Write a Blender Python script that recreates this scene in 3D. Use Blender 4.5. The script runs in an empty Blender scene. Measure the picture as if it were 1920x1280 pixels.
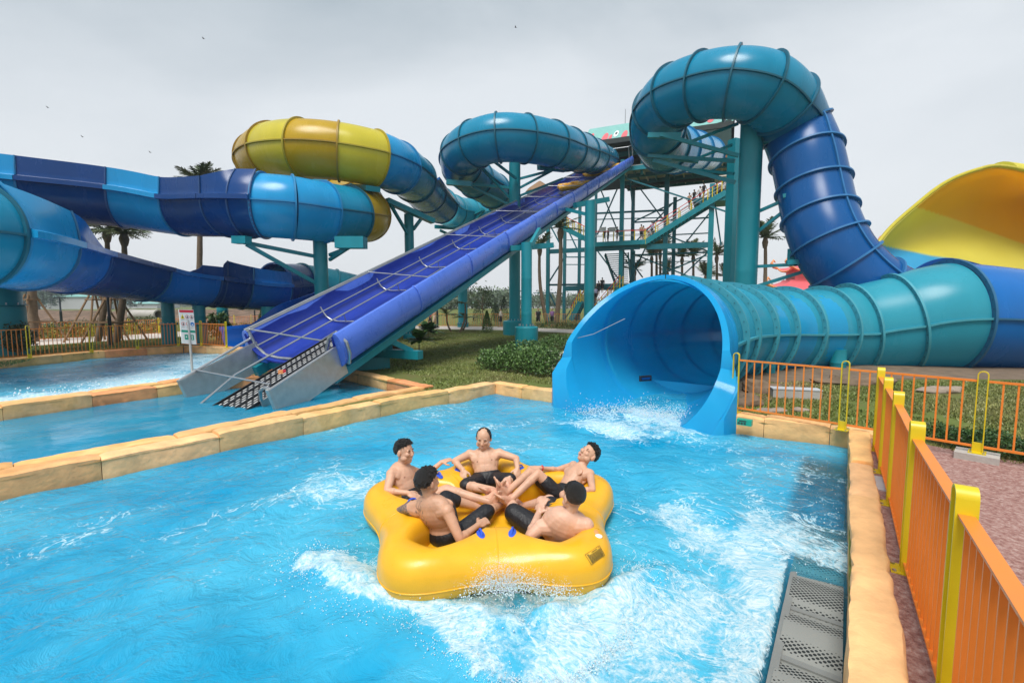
import bpy, math, random
import numpy as np
from mathutils import Vector, Matrix, noise, geometry
random.seed(7); RNG = np.random.default_rng(7)
S = bpy.context.scene; COL = S.collection
# ------------------------------------------------------------------ camera
F_PX, PITCH, CAM_H = 853.33, math.atan(70/853.33), 2.3
cam = bpy.data.cameras.new('camera'); cam.lens = 16; cam.sensor_width = 36; cam.clip_end = 3000; cam.clip_start = .05
cam_o = bpy.data.objects.new('camera', cam); COL.objects.link(cam_o)
cam_o.location = (0, 0, CAM_H); cam_o.rotation_euler = (math.pi/2-PITCH, 0, 0); S.camera = cam_o
# ------------------------------------------------------------------ sky, sun, exposure
SUN_EL, SUN_AZ = math.radians(62), math.radians(200)
w = bpy.data.worlds.new('World'); S.world = w; w.use_nodes = True
nt = w.node_tree; nt.nodes.clear()
def N(t, typ, **kw):
    n = t.nodes.new(typ)
    for k, v in kw.items():
        if k.startswith('i_'):
            key = k[2:]; key = int(key) if key.isdigit() else key.replace('_', ' ')
            n.inputs[key].default_value = v
        else: setattr(n, k, v)
    return n
sky = N(nt, 'ShaderNodeTexSky', sky_type='NISHITA', sun_disc=False, sun_elevation=SUN_EL, sun_rotation=SUN_AZ, air_density=1.5, dust_density=4)
tc = N(nt, 'ShaderNodeTexCoord'); mp = N(nt, 'ShaderNodeMapping'); mp.inputs['Scale'].default_value = (1, 1, 2.2)
cn = N(nt, 'ShaderNodeTexNoise', i_Scale=.9, i_Detail=6, i_Roughness=.55, i_Distortion=.4)
cr = N(nt, 'ShaderNodeValToRGB'); cr.color_ramp.elements[0].position = .36; cr.color_ramp.elements[1].position = .64
cr.color_ramp.elements[0].color = (2.7, 3.35, 3.8, 1); cr.color_ramp.elements[1].color = (5.9, 6.3, 6.6, 1)
sx = N(nt, 'ShaderNodeSeparateXYZ')
mr = N(nt, 'ShaderNodeMapRange', i_1=0.0, i_2=.62, i_3=0.0, i_4=1.0)
low = N(nt, 'ShaderNodeRGB'); low.outputs[0].default_value = (6.9, 7.1, 7.4, 1)
m1 = N(nt, 'ShaderNodeMix', data_type='RGBA'); m2 = N(nt, 'ShaderNodeMix', data_type='RGBA'); m2.inputs[0].default_value = .9
bg = N(nt, 'ShaderNodeBackground', i_Strength=.1); wo = N(nt, 'ShaderNodeOutputWorld')
L = nt.links.new
L(tc.outputs['Generated'], mp.inputs[0]); L(mp.outputs[0], cn.inputs['Vector']); L(cn.outputs['Fac'], cr.inputs[0])
L(tc.outputs['Generated'], sx.inputs[0]); L(sx.outputs['Z'], mr.inputs[0])
L(mr.outputs[0], m1.inputs[0]); L(low.outputs[0], m1.inputs[6]); L(cr.outputs[0], m1.inputs[7])
L(sky.outputs[0], m2.inputs[6]); L(m1.outputs[2], m2.inputs[7]); L(m2.outputs[2], bg.inputs[0]); L(bg.outputs[0], wo.inputs[0])
sun = bpy.data.lights.new('sun', 'SUN'); sun.energy = 2.7; sun.angle = math.radians(28); sun.color = (1, .97, .92)
sun_o = bpy.data.objects.new('sun', sun); COL.objects.link(sun_o)
# direction towards the sun: azimuth measured from +Y clockwise
sd = Vector((math.sin(SUN_AZ)*math.cos(SUN_EL), math.cos(SUN_AZ)*math.cos(SUN_EL), math.sin(SUN_EL)))
sun_o.rotation_euler = sd.to_track_quat('Z', 'Y').to_euler()
vs = S.view_settings; vs.view_transform = 'Standard'; vs.look = 'None'; vs.gamma = 1; vs.use_curve_mapping = False; vs.exposure = .42
S.render.engine = 'CYCLES'; S.cycles.use_denoising = True
S.cycles.max_bounces = 6; S.cycles.transparent_max_bounces = 12; S.cycles.volume_bounces = 0; S.cycles.caustics_reflective = False; S.cycles.caustics_refractive = False
# ------------------------------------------------------------------ pixel helpers (photo pixels -> places in the world)
_c, _s = math.cos(PITCH), math.sin(PITCH)
def ray(px, py):
    y = -(py-640)/F_PX
    return Vector(((px-960)/F_PX, _c+y*_s, y*_c-_s))
def G(px, py, z=.24):
    r = ray(px, py); return Vector((0, 0, CAM_H))+r*((z-CAM_H)/r.z)
def at(px, py, Y):
    r = ray(px, py); return Vector((0, 0, CAM_H))+r*(Y/r.y)
# ------------------------------------------------------------------ materials
def mat(name, col, rough=.5, metal=0, var=.12, scale=3, bump=0, bscale=40, spec=.5, attr=None, coat=0, sss=0, streak=False):
    m = bpy.data.materials.new(name); m.use_nodes = True; t = m.node_tree; b = t.nodes['Principled BSDF']
    b.inputs['Roughness'].default_value = rough; b.inputs['Metallic'].default_value = metal
    b.inputs['Specular IOR Level'].default_value = spec; b.inputs['Coat Weight'].default_value = coat
    if sss:
        b.inputs['Subsurface Weight'].default_value = sss; b.inputs['Subsurface Scale'].default_value = .03
    co = N(t, 'ShaderNodeTexCoord'); l = t.links.new
    n = N(t, 'ShaderNodeTexNoise', i_Scale=scale, i_Detail=5, i_Roughness=.6)
    if streak:
        mp_ = N(t, 'ShaderNodeMapping'); mp_.inputs['Scale'].default_value = (1, 1, .25)
        l(co.outputs['Object'], mp_.inputs[0]); l(mp_.outputs[0], n.inputs['Vector'])
    else: l(co.outputs['Object'], n.inputs['Vector'])
    r = N(t, 'ShaderNodeMapRange', i_1=.25, i_2=.75, i_3=1-var, i_4=1+var); l(n.outputs['Fac'], r.inputs[0])
    mx = N(t, 'ShaderNodeVectorMath', operation='SCALE')
    if attr:
        a = N(t, 'ShaderNodeAttribute', attribute_name=attr); l(a.outputs['Color'], mx.inputs[0])
    else: mx.inputs[0].default_value = col[:3]
    l(r.outputs[0], mx.inputs['Scale']); l(mx.outputs[0], b.inputs['Base Color'])
    rr = N(t, 'ShaderNodeMapRange', i_1=.3, i_2=.7, i_3=max(.02, rough-.08), i_4=min(1, rough+.08)); l(n.outputs['Fac'], rr.inputs[0]); l(rr.outputs[0], b.inputs['Roughness'])
    if bump:
        n2 = N(t, 'ShaderNodeTexNoise', i_Scale=bscale, i_Detail=4); l(co.outputs['Object'], n2.inputs['Vector'])
        bp = N(t, 'ShaderNodeBump', i_Strength=bump, i_Distance=.02); l(n2.outputs['Fac'], bp.inputs['Height']); l(bp.outputs[0], b.inputs['Normal'])
    return m
def fg(name, col, rough=.26, thin=0):
    m = mat(name, col, rough, var=.1, scale=.9, spec=.36, bump=.015, bscale=2.5, streak=True)
    if thin:                                                     # thin gelcoat shell that lets some daylight through
        t = m.node_tree; b = t.nodes['Principled BSDF']; o = t.nodes['Material Output']; tl = N(t, 'ShaderNodeBsdfTranslucent'); tl.inputs['Color'].default_value = (*[min(1, c*1.6+.02) for c in col], 1); mx = N(t, 'ShaderNodeMixShader'); mx.inputs[0].default_value = thin
        t.links.new(b.outputs[0], mx.inputs[1]); t.links.new(tl.outputs[0], mx.inputs[2]); t.links.new(mx.outputs[0], o.inputs['Surface'])
    return m
M = dict(
 teal=fg('teal_fibreglass', (.003, .215, .37)), teal2=fg('pale_teal_fibreglass', (.04, .38, .50), thin=.3), tealg=fg('green_teal_fibreglass', (.02, .30, .42), thin=.3),
 blue=fg('blue_fibreglass', (.003, .13, .44)), deep=fg('deep_blue_fibreglass', (.002, .046, .19)), light=fg('light_blue_fibreglass', (.008, .27, .56)),
 sky=fg('sky_blue_fibreglass', (.02, .44, .78), .2, thin=.4), drop=fg('drop_blue_fibreglass', (.002, .08, .27)), dropt=fg('drop_teal_fibreglass', (.004, .15, .30)),
 yel=fg('yellow_fibreglass', (.62, .53, .045), thin=.15), och=fg('ochre_fibreglass', (.52, .33, .015), thin=.15), flz=fg('outlet_blue_fibreglass', (.003, .11, .52)),
 wyel=fg('wall_yellow_fibreglass', (.80, .70, .12), .5, .4),
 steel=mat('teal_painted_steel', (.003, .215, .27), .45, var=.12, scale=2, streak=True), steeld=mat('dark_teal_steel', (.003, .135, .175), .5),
 pad=mat('periwinkle_vinyl', (.085, .185, .70), .3, var=.08, scale=2, bump=.25, bscale=3), padin=mat('royal_blue_vinyl', (.010, .034, .30), .35, var=.15, scale=1.5, bump=.3, bscale=3),
 alu=mat('brushed_aluminium', (.52, .52, .50), .38, .55, var=.12, scale=6), rail=mat('galvanised_tube', (.46, .47, .48), .35, .8), dark=mat('black_rubber', (.012, .012, .014), .5),
 yfl=mat('yellow_fence_paint', (.66, .50, .008), .4, var=.08), ofl=mat('orange_fence_paint', (.80, .23, .03), .42, var=.08), ofd=mat('rust_orange_fence_paint', (.50, .13, .03), .5, var=.08),
 raft=mat('yellow_raft_vinyl', (.82, .42, .014), .34, var=.09, scale=4, coat=.1, bump=.12, bscale=9), handle=mat('blue_handle_rubber', (.03, .10, .62), .4),
 cloth=mat('black_polyester', (.008, .008, .011), .55, var=.3, scale=20, bump=.5, bscale=30), white=mat('white_cloth', (.75, .75, .75), .6), red=mat('red_band', (.65, .03, .03), .5),
 skin=mat('skin', (.5, .3, .2), .46, var=.13, scale=9, attr='Col', sss=.06, bump=.12, bscale=45, spec=.4), hair=mat('black_hair', (.012, .010, .009), .38, bump=1, bscale=160, var=.4),
 stone=mat('tan_rockwork', (.6, .4, .2), .7, attr='Col', var=.18, scale=4, bump=.55, bscale=12), conc=mat('concrete', (.42, .40, .37), .85, var=.12, bump=.3),
 path=mat('pale_path', (.60, .53, .47), .85, var=.06), trunk=mat('palm_trunk', (.17, .12, .08), .9, var=.3, scale=8, bump=.8, bscale=12),
 leaf=mat('leaf_green', (.05, .11, .02), .5, attr='Col', var=.25, scale=1.5), wood=mat('bamboo_strut', (.25, .15, .08), .8), lamp=mat('dark_lamp_post', (.01, .02, .03), .4),
 roof=mat('pale_teal_roof', (.2, .45, .42), .5), pink=mat('pink_paint', (.72, .13, .15), .5), gable=mat('dark_green_panel', (.015, .05, .045), .4),
 cream=mat('cream_wall', (.70, .64, .55), .7), orange=mat('orange_trim', (.85, .33, .12), .5), signw=mat('white_sign', (.80, .84, .83), .4, var=.02), signr=mat('red_sign', (.62, .03, .05), .4),
 signy=mat('yellow_sign', (.8, .65, .02), .4), signg=mat('green_sign', (.01, .33, .22), .4), signb=mat('blue_sign', (.02, .2, .6), .4), signk=mat('black_sign', (.03, .03, .03), .5),
 soil=mat('brown_soil', (.17, .12, .08), .95, var=.35, scale=3, bump=1, bscale=8), rock=mat('pale_rock', (.30, .24, .19), .9, var=.25, scale=6, bump=.8, bscale=10),
 far=mat('far_building', (.45, .46, .48), .8), black=mat('under_roof_shade', (.02, .03, .03), .6), patch=mat('raft_print', (.40, .26, .03), .5, var=.5, scale=60),
)
def attr_noise_mat(name, stops, scale, rough=.9, bump=.6, bscale=30, det=8):
    m = bpy.data.materials.new(name); m.use_nodes = True; t = m.node_tree; b = t.nodes['Principled BSDF']; l = t.links.new
    co = N(t, 'ShaderNodeTexCoord'); n = N(t, 'ShaderNodeTexNoise', i_Scale=scale, i_Detail=det, i_Roughness=.68)
    n3 = N(t, 'ShaderNodeTexNoise', i_Scale=scale*14, i_Detail=3, i_Roughness=.7); ad = N(t, 'ShaderNodeMath', operation='MULTIPLY_ADD'); ad.inputs[1].default_value = .5
    l(n3.outputs['Fac'], ad.inputs[0]); sb = N(t, 'ShaderNodeMath', operation='SUBTRACT'); sb.inputs[1].default_value = .25; l(n.outputs['Fac'], sb.inputs[0]); l(sb.outputs[0], ad.inputs[2])
    r = N(t, 'ShaderNodeValToRGB'); el = r.color_ramp.elements
    for i, (p, c) in enumerate(stops):
        e = el[i] if i < 2 else el.new(p)
        e.position = p; e.color = (*c, 1)
    l(co.outputs['Object'], n.inputs['Vector']); l(co.outputs['Object'], n3.inputs['Vector']); l(ad.outputs[0], r.inputs[0]); l(r.outputs[0], b.inputs['Base Color'])
    b.inputs['Roughness'].default_value = rough; b.inputs['Specular IOR Level'].default_value = .2
    bp = N(t, 'ShaderNodeBump', i_Strength=bump, i_Distance=.03); n2 = N(t, 'ShaderNodeTexNoise', i_Scale=bscale, i_Detail=3); l(co.outputs['Object'], n2.inputs['Vector']); l(n2.outputs['Fac'], bp.inputs['Height']); l(bp.outputs[0], b.inputs['Normal'])
    return m
M['lawn'] = attr_noise_mat('lawn_ground', [(.25, (.13, .095, .05)), (.42, (.14, .14, .045)), (.6, (.115, .155, .035)), (.8, (.20, .20, .07))], .7)
M['berm'] = attr_noise_mat('earth_bank', [(.25, (.06, .08, .03)), (.4, (.10, .07, .05)), (.55, (.20, .13, .09)), (.8, (.30, .22, .17))], .9)
M['paver'] = attr_noise_mat('red_aggregate_paving', [(.3, (.22, .105, .09)), (.45, (.33, .18, .155)), (.58, (.40, .25, .22)), (.75, (.52, .39, .35))], 26, .8, .5, 120, 2)
M['poolfl'] = mat('painted_pool_floor', (.01, .40, .68), .5, var=.06, scale=.6)
# ------------------------------------------------------------------ mesh builder
class MB:
    def __init__(s): s.v = []; s.f = []; s.m = []; s.ms = []; s.c = None
    def mi(s, m):
        if isinstance(m, str): m = M[m]
        if m not in s.ms: s.ms.append(m)
        return s.ms.index(m)
    def add(s, vs, fs, m):
        k = len(s.v); i = s.mi(m); s.v += [tuple(v) for v in vs]; s.f += [tuple(a+k for a in f) for f in fs]; s.m += [i]*len(fs); return s
    def beam(s, p, q, wd, ht, m='steel', up=(0, 0, 1)):
        p, q = Vector(p), Vector(q); d = (q-p).normalized(); up = Vector(up)
        if abs(d.dot(up)) > .98: up = Vector((0.91, -.41, 0))
        a = d.cross(up).normalized()*wd/2; b = a.cross(d).normalized()*ht/2
        vs = [p-a-b, p+a-b, p+a+b, p-a+b, q-a-b, q+a-b, q+a+b, q-a+b]
        return s.add(vs, [(3, 2, 1, 0), (4, 5, 6, 7), (0, 1, 5, 4), (1, 2, 6, 5), (2, 3, 7, 6), (3, 0, 4, 7)], m)
    def box(s, c, sz, m, rz=0):
        c = Vector(c); R = Matrix.Rotation(rz, 3, 'Z'); x, y, z = [a/2 for a in sz]
        vs = [c+R@Vector(p) for p in [(-x, -y, -z), (x, -y, -z), (x, y, -z), (-x, y, -z), (-x, -y, z), (x, -y, z), (x, y, z), (-x, y, z)]]
        return s.add(vs, [(3, 2, 1, 0), (4, 5, 6, 7), (0, 1, 5, 4), (1, 2, 6, 5), (2, 3, 7, 6), (3, 0, 4, 7)], m)
    def rings(s, rs, m, closed=True, caps=True, loop=False):
        n = len(rs[0]); vs = [p for r in rs for p in r]; fs = []; K = len(rs)
        for i in range(K if loop else K-1):
            for j in range(n if closed else n-1):
                a, b = i*n+j, i*n+(j+1) % n; c2, d = ((i+1) % K)*n+(j+1) % n, ((i+1) % K)*n+j
                fs.append((a, b, c2, d))
        if caps and closed and not loop: fs += [tuple(range(n))[::-1], tuple((K-1)*n+j for j in range(n))]
        return s.add(vs, fs, m)
    def tube(s, pts, r, m, n=8, caps=True, loop=False):
        pts = [Vector(p) for p in pts]; rs = []; up = None; K = len(pts)
        for i, p in enumerate(pts):
            d = ((pts[(i+1) % K]-pts[i-1]) if loop else (pts[min(i+1, K-1)]-pts[max(i-1, 0)])).normalized()
            if up is None: up = Vector((0, 0, 1)) if abs(d.z) < .9 else Vector((1, 0, 0))
            a = d.cross(up).normalized(); up = a.cross(d).normalized()
            rr = r[i] if hasattr(r, '__len__') else r
            rs.append([p+(a*math.cos(t)+up*math.sin(t))*rr for t in [2*math.pi*j/n for j in range(n)]])
        return s.rings(rs, m, True, caps, loop)
    def cap(s, p, q, r1, r2, m='skin', n=12):
        p, q = Vector(p), Vector(q); d = q-p; L_ = d.length; d = d/L_ if L_ > 1e-6 else Vector((0, 0, 1))
        pts = []; rr = []
        for a in (-85, -60, -30): pts.append(p+d*math.sin(math.radians(a))*r1); rr.append(math.cos(math.radians(a))*r1)
        pts.append(p); rr.append(r1); pts.append(q); rr.append(r2)
        for a in (30, 60, 85): pts.append(q+d*math.sin(math.radians(a))*r2); rr.append(math.cos(math.radians(a))*r2)
        a0 = d.cross(Vector((0, 0, 1)) if abs(d.z) < .9 else Vector((1, 0, 0))).normalized(); b0 = a0.cross(d)
        return s.rings([[P+(a0*math.cos(2*math.pi*j/n)+b0*math.sin(2*math.pi*j/n))*R for j in range(n)] for P, R in zip(pts, rr)], m)
    def ell(s, c, ax, m='skin', n=16):          # ax: three axis vectors scaled by half sizes
        c = Vector(c); X, Y, Z = [Vector(a) for a in ax]; rs = []
        for i in range(1, n//2+4):
            t = math.pi*i/(n//2+4); rs.append([c+(X*math.cos(2*math.pi*j/n)+Y*math.sin(2*math.pi*j/n))*math.sin(t)+Z*math.cos(t) for j in range(n)])
        return s.rings(rs, m)
    def lathe(s, c, prof, m, n=24):
        c = Vector(c); return s.rings([[c+Vector((r*math.cos(2*math.pi*j/n), r*math.sin(2*math.pi*j/n), z)) for j in range(n)] for r, z in prof], m)
    def mesh(s, name, smooth=35, origin=(0, 0, 0)):
        me = bpy.data.meshes.new(name); o = Vector(origin)
        me.from_pydata([(v[0]-o.x, v[1]-o.y, v[2]-o.z) for v in s.v], [], s.f)
        for m in s.ms: me.materials.append(m)
        me.polygons.foreach_set('material_index', s.m)
        if smooth:
            me.polygons.foreach_set('use_smooth', [True]*len(s.f)); me.set_sharp_from_angle(angle=math.radians(smooth))
        if s.c is not None:
            a = me.color_attributes.new('Col', 'FLOAT_COLOR', 'POINT'); a.data.foreach_set('color', np.c_[np.array(s.c, float).reshape(-1, 3), np.ones(len(s.v))].ravel())
        me.update(); return me
    def build(s, name, parent=None, smooth=35, origin=None):
        org = Vector(parent.location) if parent is not None else Vector(origin or (0, 0, 0))
        o = bpy.data.objects.new(name, s.mesh(name, smooth, org)); COL.objects.link(o)
        if parent is not None: o.parent = parent; ORG[o.name] = org
        else: o.location = org
        return o
ORG = {}
def sub(mb, name, parent, smooth=35):           # a sub-part: same origin as its parent's mesh
    org = ORG.get(parent.name, Vector(parent.location)); o = bpy.data.objects.new(name, mb.mesh(name, smooth, org)); COL.objects.link(o); o.parent = parent; ORG[o.name] = org; return o
def thing(name, label, cat, loc=(0, 0, 0), group=None):
    o = bpy.data.objects.new(name, None); COL.objects.link(o); o.location = Vector(loc); o.empty_display_size = .2; return tag(o, label, cat, group)
def tag(o, label=None, cat=None, group=None, kind=None):
    if label: o['label'] = label
    if cat: o['category'] = cat
    if group: o['group'] = group
    if kind: o['kind'] = kind
    return o
def copy_tree(o, parent=None):
    c = o.copy(); COL.objects.link(c); c.parent = parent
    for ch in list(o.children): copy_tree(ch, c)
    return c
def crom(P, i, t):
    n = len(P); p0, p1, p2, p3 = P[max(i-1, 0)], P[i], P[min(i+1, n-1)], P[min(i+2, n-1)]
    return .5*((2*p1)+(-p0+p2)*t+(2*p0-5*p1+4*p2-p3)*t*t+(-p0+3*p1-3*p2+p3)*t**3)
def leaves(mb, pts, size, cols, m='leaf', aspect=.45, rng=RNG, up=.3):
    pts = np.asarray(pts, float); n = len(pts); d = rng.normal(size=(n, 3)); d[:, 2] += up; d /= np.linalg.norm(d, axis=1)[:, None]
    e = np.cross(d, rng.normal(size=(n, 3))); e /= np.linalg.norm(e, axis=1)[:, None]; sz = size*rng.uniform(.6, 1.3, n)[:, None]
    V = np.stack([pts, pts+d*sz*.5+e*sz*aspect*.5, pts+d*sz, pts+d*sz*.5-e*sz*aspect*.5], 1).reshape(-1, 3)
    F = (np.arange(n)*4)[:, None]+np.arange(4)[None]; k = len(mb.v); i = mb.mi(m)
    mb.v += [tuple(x) for x in V]; mb.f += [tuple(x) for x in (F+k)]; mb.m += [i]*n
    cols = np.asarray(cols, float); cc = cols[rng.integers(0, len(cols), n)]*rng.uniform(.7, 1.3, n)[:, None]
    if mb.c is None: mb.c = [(.2, .14, .08)]*k
    mb.c = list(mb.c)+[tuple(x) for x in np.repeat(cc, 4, 0)]
GREEN = [(.03, .075, .012), (.05, .11, .02), (.08, .15, .03), (.02, .05, .012)]
def inside(poly, X, Y):
    r = np.zeros(X.shape, bool); n = len(poly)
    for i in range(n):
        a, b = poly[i], poly[(i+1) % n]
        with np.errstate(divide='ignore', invalid='ignore'):
            c = ((a.y > Y) != (b.y > Y)) & (X < (b.x-a.x)*(Y-a.y)/(b.y-a.y)+a.x)
        r ^= c
    return r
def grow(poly, e):
    c = sum(poly, Vector())/len(poly); out = []; n = len(poly)
    for i in range(n):
        p0, p, p1 = poly[i-1], poly[i], poly[(i+1) % n]; a = (p-p0).normalized(); b = (p1-p).normalized()
        nn = Vector((a.y+b.y, -a.x-b.x, 0)).normalized()
        if inside([Vector(q) for q in poly], np.array([p.x+nn.x*.05]), np.array([p.y+nn.y*.05]))[0]: nn = -nn
        out.append(p+nn*e)
    return out
# ------------------------------------------------------------------ ground, pools, kerbs
Z0 = .24
dR = Vector((.593, .805, 0)).normalized(); nR = Vector((dR.y, -dR.x, 0))      # along the right wall; across it, outwards
R0 = Vector((5.32, 7.05, 0)); Rb = R0-dR*15                                    # inner line of the right wall
LW = [Vector(p) for p in [(-9.6, .6, 0), (-5.99, 5.15, 0), (-4.74, 6.58, 0), (-2.53, 9.30, 0), (-.40, 11.45, 0)]]
FC = LW[-1]; main_pool = [R0, FC]+LW[::-1][1:]+[Vector((-9.6, -6, 0)), Rb]
far_dir = (R0-FC).normalized()
# middle pool: near wall shares the double kerb, then splits off to its own corner
MN = [Vector(p) for p in [(-10.15, 1.0, 0), (-6.53, 5.59, 0), (-5.27, 7.05, 0), (-3.5, 9.75, 0), (-2.35, 11.05, 0)]]
MF = [Vector(p) for p in [(-14.9, 3.0, 0), (-10.1, 8.85, 0), (-9.4, 10.1, 0), (-8.4, 11.55, 0), (-6.6, 13.3, 0), (-5.4, 14.0, 0)]]
mid_pool = MN[::-1]+[Vector((-14.9, 1.0, 0))]+MF
LN = [Vector(p) for p in [(-16.6, 3.2, 0), (-10.75, 9.4, 0), (-9.9, 10.8, 0), (-9.0, 12.4, 0), (-7.6, 14.2, 0), (-6.6, 15.6, 0)]]
LF = [Vector(p) for p in [(-19.6, 9.0, 0), (-18.15, 15.8, 0), (-17.6, 19.0, 0), (-15.6, 21.5, 0), (-13.1, 20.7, 0), (-10.4, 19.3, 0)]]
left_pool = LN[::-1]+LF
def sheet(name, polys, z, m, kind='structure', sub_=0):
    v = [[Vector((p[0], p[1], z)) for p in q] for q in polys]; tri = geometry.tessellate_polygon(v); flat = [p for q in v for p in q]
    me = bpy.data.meshes.new(name); me.from_pydata(flat, [], [tuple(t) for t in tri]); me.materials.append(M[m] if isinstance(m, str) else m); me.update()
    o = bpy.data.objects.new(name, me); COL.objects.link(o); o['kind'] = kind
    for p in me.polygons:
        if p.normal.z < 0: p.flip()
    return o
def fl_(k, s): return R0-far_dir*k+Vector((far_dir.y, -far_dir.x, 0))*-s if False else R0-far_dir*k+dBK*s
dBK = Vector((-far_dir.y, far_dir.x, 0)); dBK = dBK if dBK.y > 0 else -dBK
main_pool = [R0, R0-far_dir*2.0, R0-far_dir*2.0+dBK*3.2, R0-far_dir*4.9+dBK*3.2, R0-far_dir*5.4]+main_pool[1:]
PITB = [G(1378, 764), G(1430, 752), G(1490, 730), G(1600, 709), G(1760, 705), G(1920, 706), Vector((24, 12.5, 0)), Vector((24, 26, 0)), Vector((11, 22, 0)), Vector((5.0, 16.5, 0)), Vector((2.2, 13.3, 0))]
hole = [R0, R0-far_dir*1.95]+PITB+[R0-far_dir*5.4+dBK*.3, R0-far_dir*5.4]+main_pool[5:]
sheet('ground', [[(-900, -900), (900, -900), (900, 900), (-900, 900)], hole, mid_pool, left_pool], Z0, 'lawn')
mb = MB(); pc_ = sum(PITB, Vector())/len(PITB); mb.rings([[Vector((p.x, p.y, Z0+.002)) for p in PITB], [p.lerp(pc_, .06)+Vector((0, 0, -.3-p.lerp(pc_, .06).z+.06*math.sin(7*i))) for i, p in enumerate(PITB)], [Vector((p.lerp(pc_, .10).x, p.lerp(pc_, .10).y, -.45)) for p in PITB]], 'soil', False); o = mb.build('pit_bank', smooth=60); o['kind'] = 'structure'
def basin(name, poly, z):
    mb = MB(); poly = grow(poly, .12); n = len(poly); t = [Vector((p.x, p.y, Z0)) for p in poly]; b = [Vector((p.x, p.y, z)) for p in poly]
    mb.rings([t, b], 'poolfl', True, False); o = mb.build(name, smooth=0); o['kind'] = 'structure'
    sheet('pool_floor', [poly], z, 'poolfl')

basin('pool_wall_lining', main_pool, -.75); basin('pool_wall_lining', mid_pool, -.6); basin('pool_wall_lining', left_pool, -.6)
# paving right of the pool
pv = [R0+nR*.2+dR*.62, G(1750, 836), G(1925, 868), G(1925, 868)+Vector((6, -4.1, 0)), Vector((14, -6, 0)), Rb+nR*.3]
sheet('paving', [pv], Z0+.004, 'paver')
sheet('concrete_path', [[G(1010, 668), G(1105, 648), G(1135, 650), G(1135, 700), G(1040, 695)]], Z0+.004, 'path')
# kerbs of artificial rock blocks
TAN = [(.84, .48, .19), (.86, .51, .22), (.80, .455, .18), (.84, .50, .23), (.86, .47, .19)]
def kerb(line, w, top, off, label, L0=1.45, seed=1, bottom=-.5):
    rng = random.Random(seed); mb = MB(); mb.c = []
    line = [Vector(p) for p in line]; seg = [(line[i+1]-line[i]).length for i in range(len(line)-1)]; tot = sum(seg)
    def P(s):
        s = max(0, min(tot-1e-4, s)); i = 0
        while s > seg[i]: s -= seg[i]; i += 1
        d = (line[i+1]-line[i]).normalized()
        # soften the direction near polyline joints
        return line[i]+d*s, d
    s = 0
    while s < tot-.05:
        Lb = min(rng.uniform(.8, 1.25)*L0, tot-s)
        if tot-s-Lb < .5: Lb = tot-s
        base = Vector(rng.choice(TAN))
        if rng.random() < .10: base = Vector((.78, .33, .13))
        base *= rng.uniform(.88, 1.1); base = Vector((base.x, base.y*rng.uniform(.96, 1.04), base.z))
        ns = max(8, int(Lb/.07)); rs = []; cols = []; dz = rng.uniform(-.025, .02)
        for k in range(ns+1):
            t = k/ns; c, d = P(s+.004+(Lb-.008)*t); n = Vector((d.y, -d.x, 0)); e = min(1, min(t, 1-t)*ns/1.2); pin = .016*(1-e)
            prof = []; H = top+dz-bottom
            for q in range(7): prof.append((-w/2, bottom+H*q/7))
            for q in range(6): prof.append((-w/2+w*(q+.0)/6+.0, top+dz))
            for q in range(8): prof.append((w/2, top+dz-H*q/7))
            prof[7] = (-w/2+.02, top+dz-.006); prof[6] = (-w/2+.004, top+dz-.035)
            prof[13] = (w/2-.004, top+dz-.02)
            r = []
            for (a, z) in prof:
                p = c+n*(a+off); p.z = z
                nz = noise.noise(p*2.1+Vector((seed*7, 0, 0)))*.028+noise.noise(p*6.3)*.016+noise.noise(p*17)*.009
                sg = -1 if a < 0 else 1
                if abs(a) > w*.4: p += n*sg*(nz*.7-pin)
                if z > top-.1: p.z += nz*.6-pin
                r.append(p)
                f = 1+.10*noise.noise(p*3.7)+.1*noise.noise(p*11)
                if p.z < .05+.02*noise.noise(p*3): f *= .62                                  # damp algae line above the water
                cc = base*f
                if noise.noise(p*1.1+Vector((9, 3, 1))) > .28: cc = Vector((cc.x*.95, cc.y*.92, cc.z*.8))
                cols.append(cc)
            rs.append(r)
        mb.rings(rs, 'stone'); mb.c += cols
        s += Lb
    o = mb.build('rock_kerb', smooth=50); tag(o, label, 'kerb'); return o
kerb(LW, .34, .31, -.17, 'tan rock kerb curving from the lower left edge along the raft pool', seed=2)
kerb([FC-far_dir*.2, R0-far_dir*5.42], .34, .30, -.17, 'short tan rock kerb between the lawn and the big blue slide mouth', 1.1, 3)
kerb([R0-far_dir*2.0, R0+far_dir*.34], .34, .34, -.17, 'tan rock kerb with a small green notice right of the slide mouth', .9, 4)
kerb([R0, Rb], .26, .34, -.13, 'long tan rock kerb beside the orange fence on the right', 1.6, 5)
kerb(MN[::-1], .32, .30, -.16, 'tan rock kerb ending in an orange corner block behind the raft pool kerb', 1.5, 6)
kerb([MF[-1], MN[-1]+Vector((.2, -.15, 0))], .34, .31, -.17, 'tan rock kerb across the end of the conveyor channel under the lift', 1.3, 8)
kerb(MF[:-1], .36, .30, -.18, 'tan rock kerb passing behind the aluminium end of the conveyor', 1.5, 9)
kerb(LN[::-1], .36, .30, -.18, 'low tan rock kerb on the foaming channel side of the double kerb', 1.5, 10)
kerb(LF[:4], .4, .34, -.2, 'tan rock kerb under the orange fence at the far left', 1.6, 11)
kerb(LF[3:], .4, .34, -.2, 'short tan rock kerb running behind the sign to the blue chute outlet', 1.4, 12)
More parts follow.
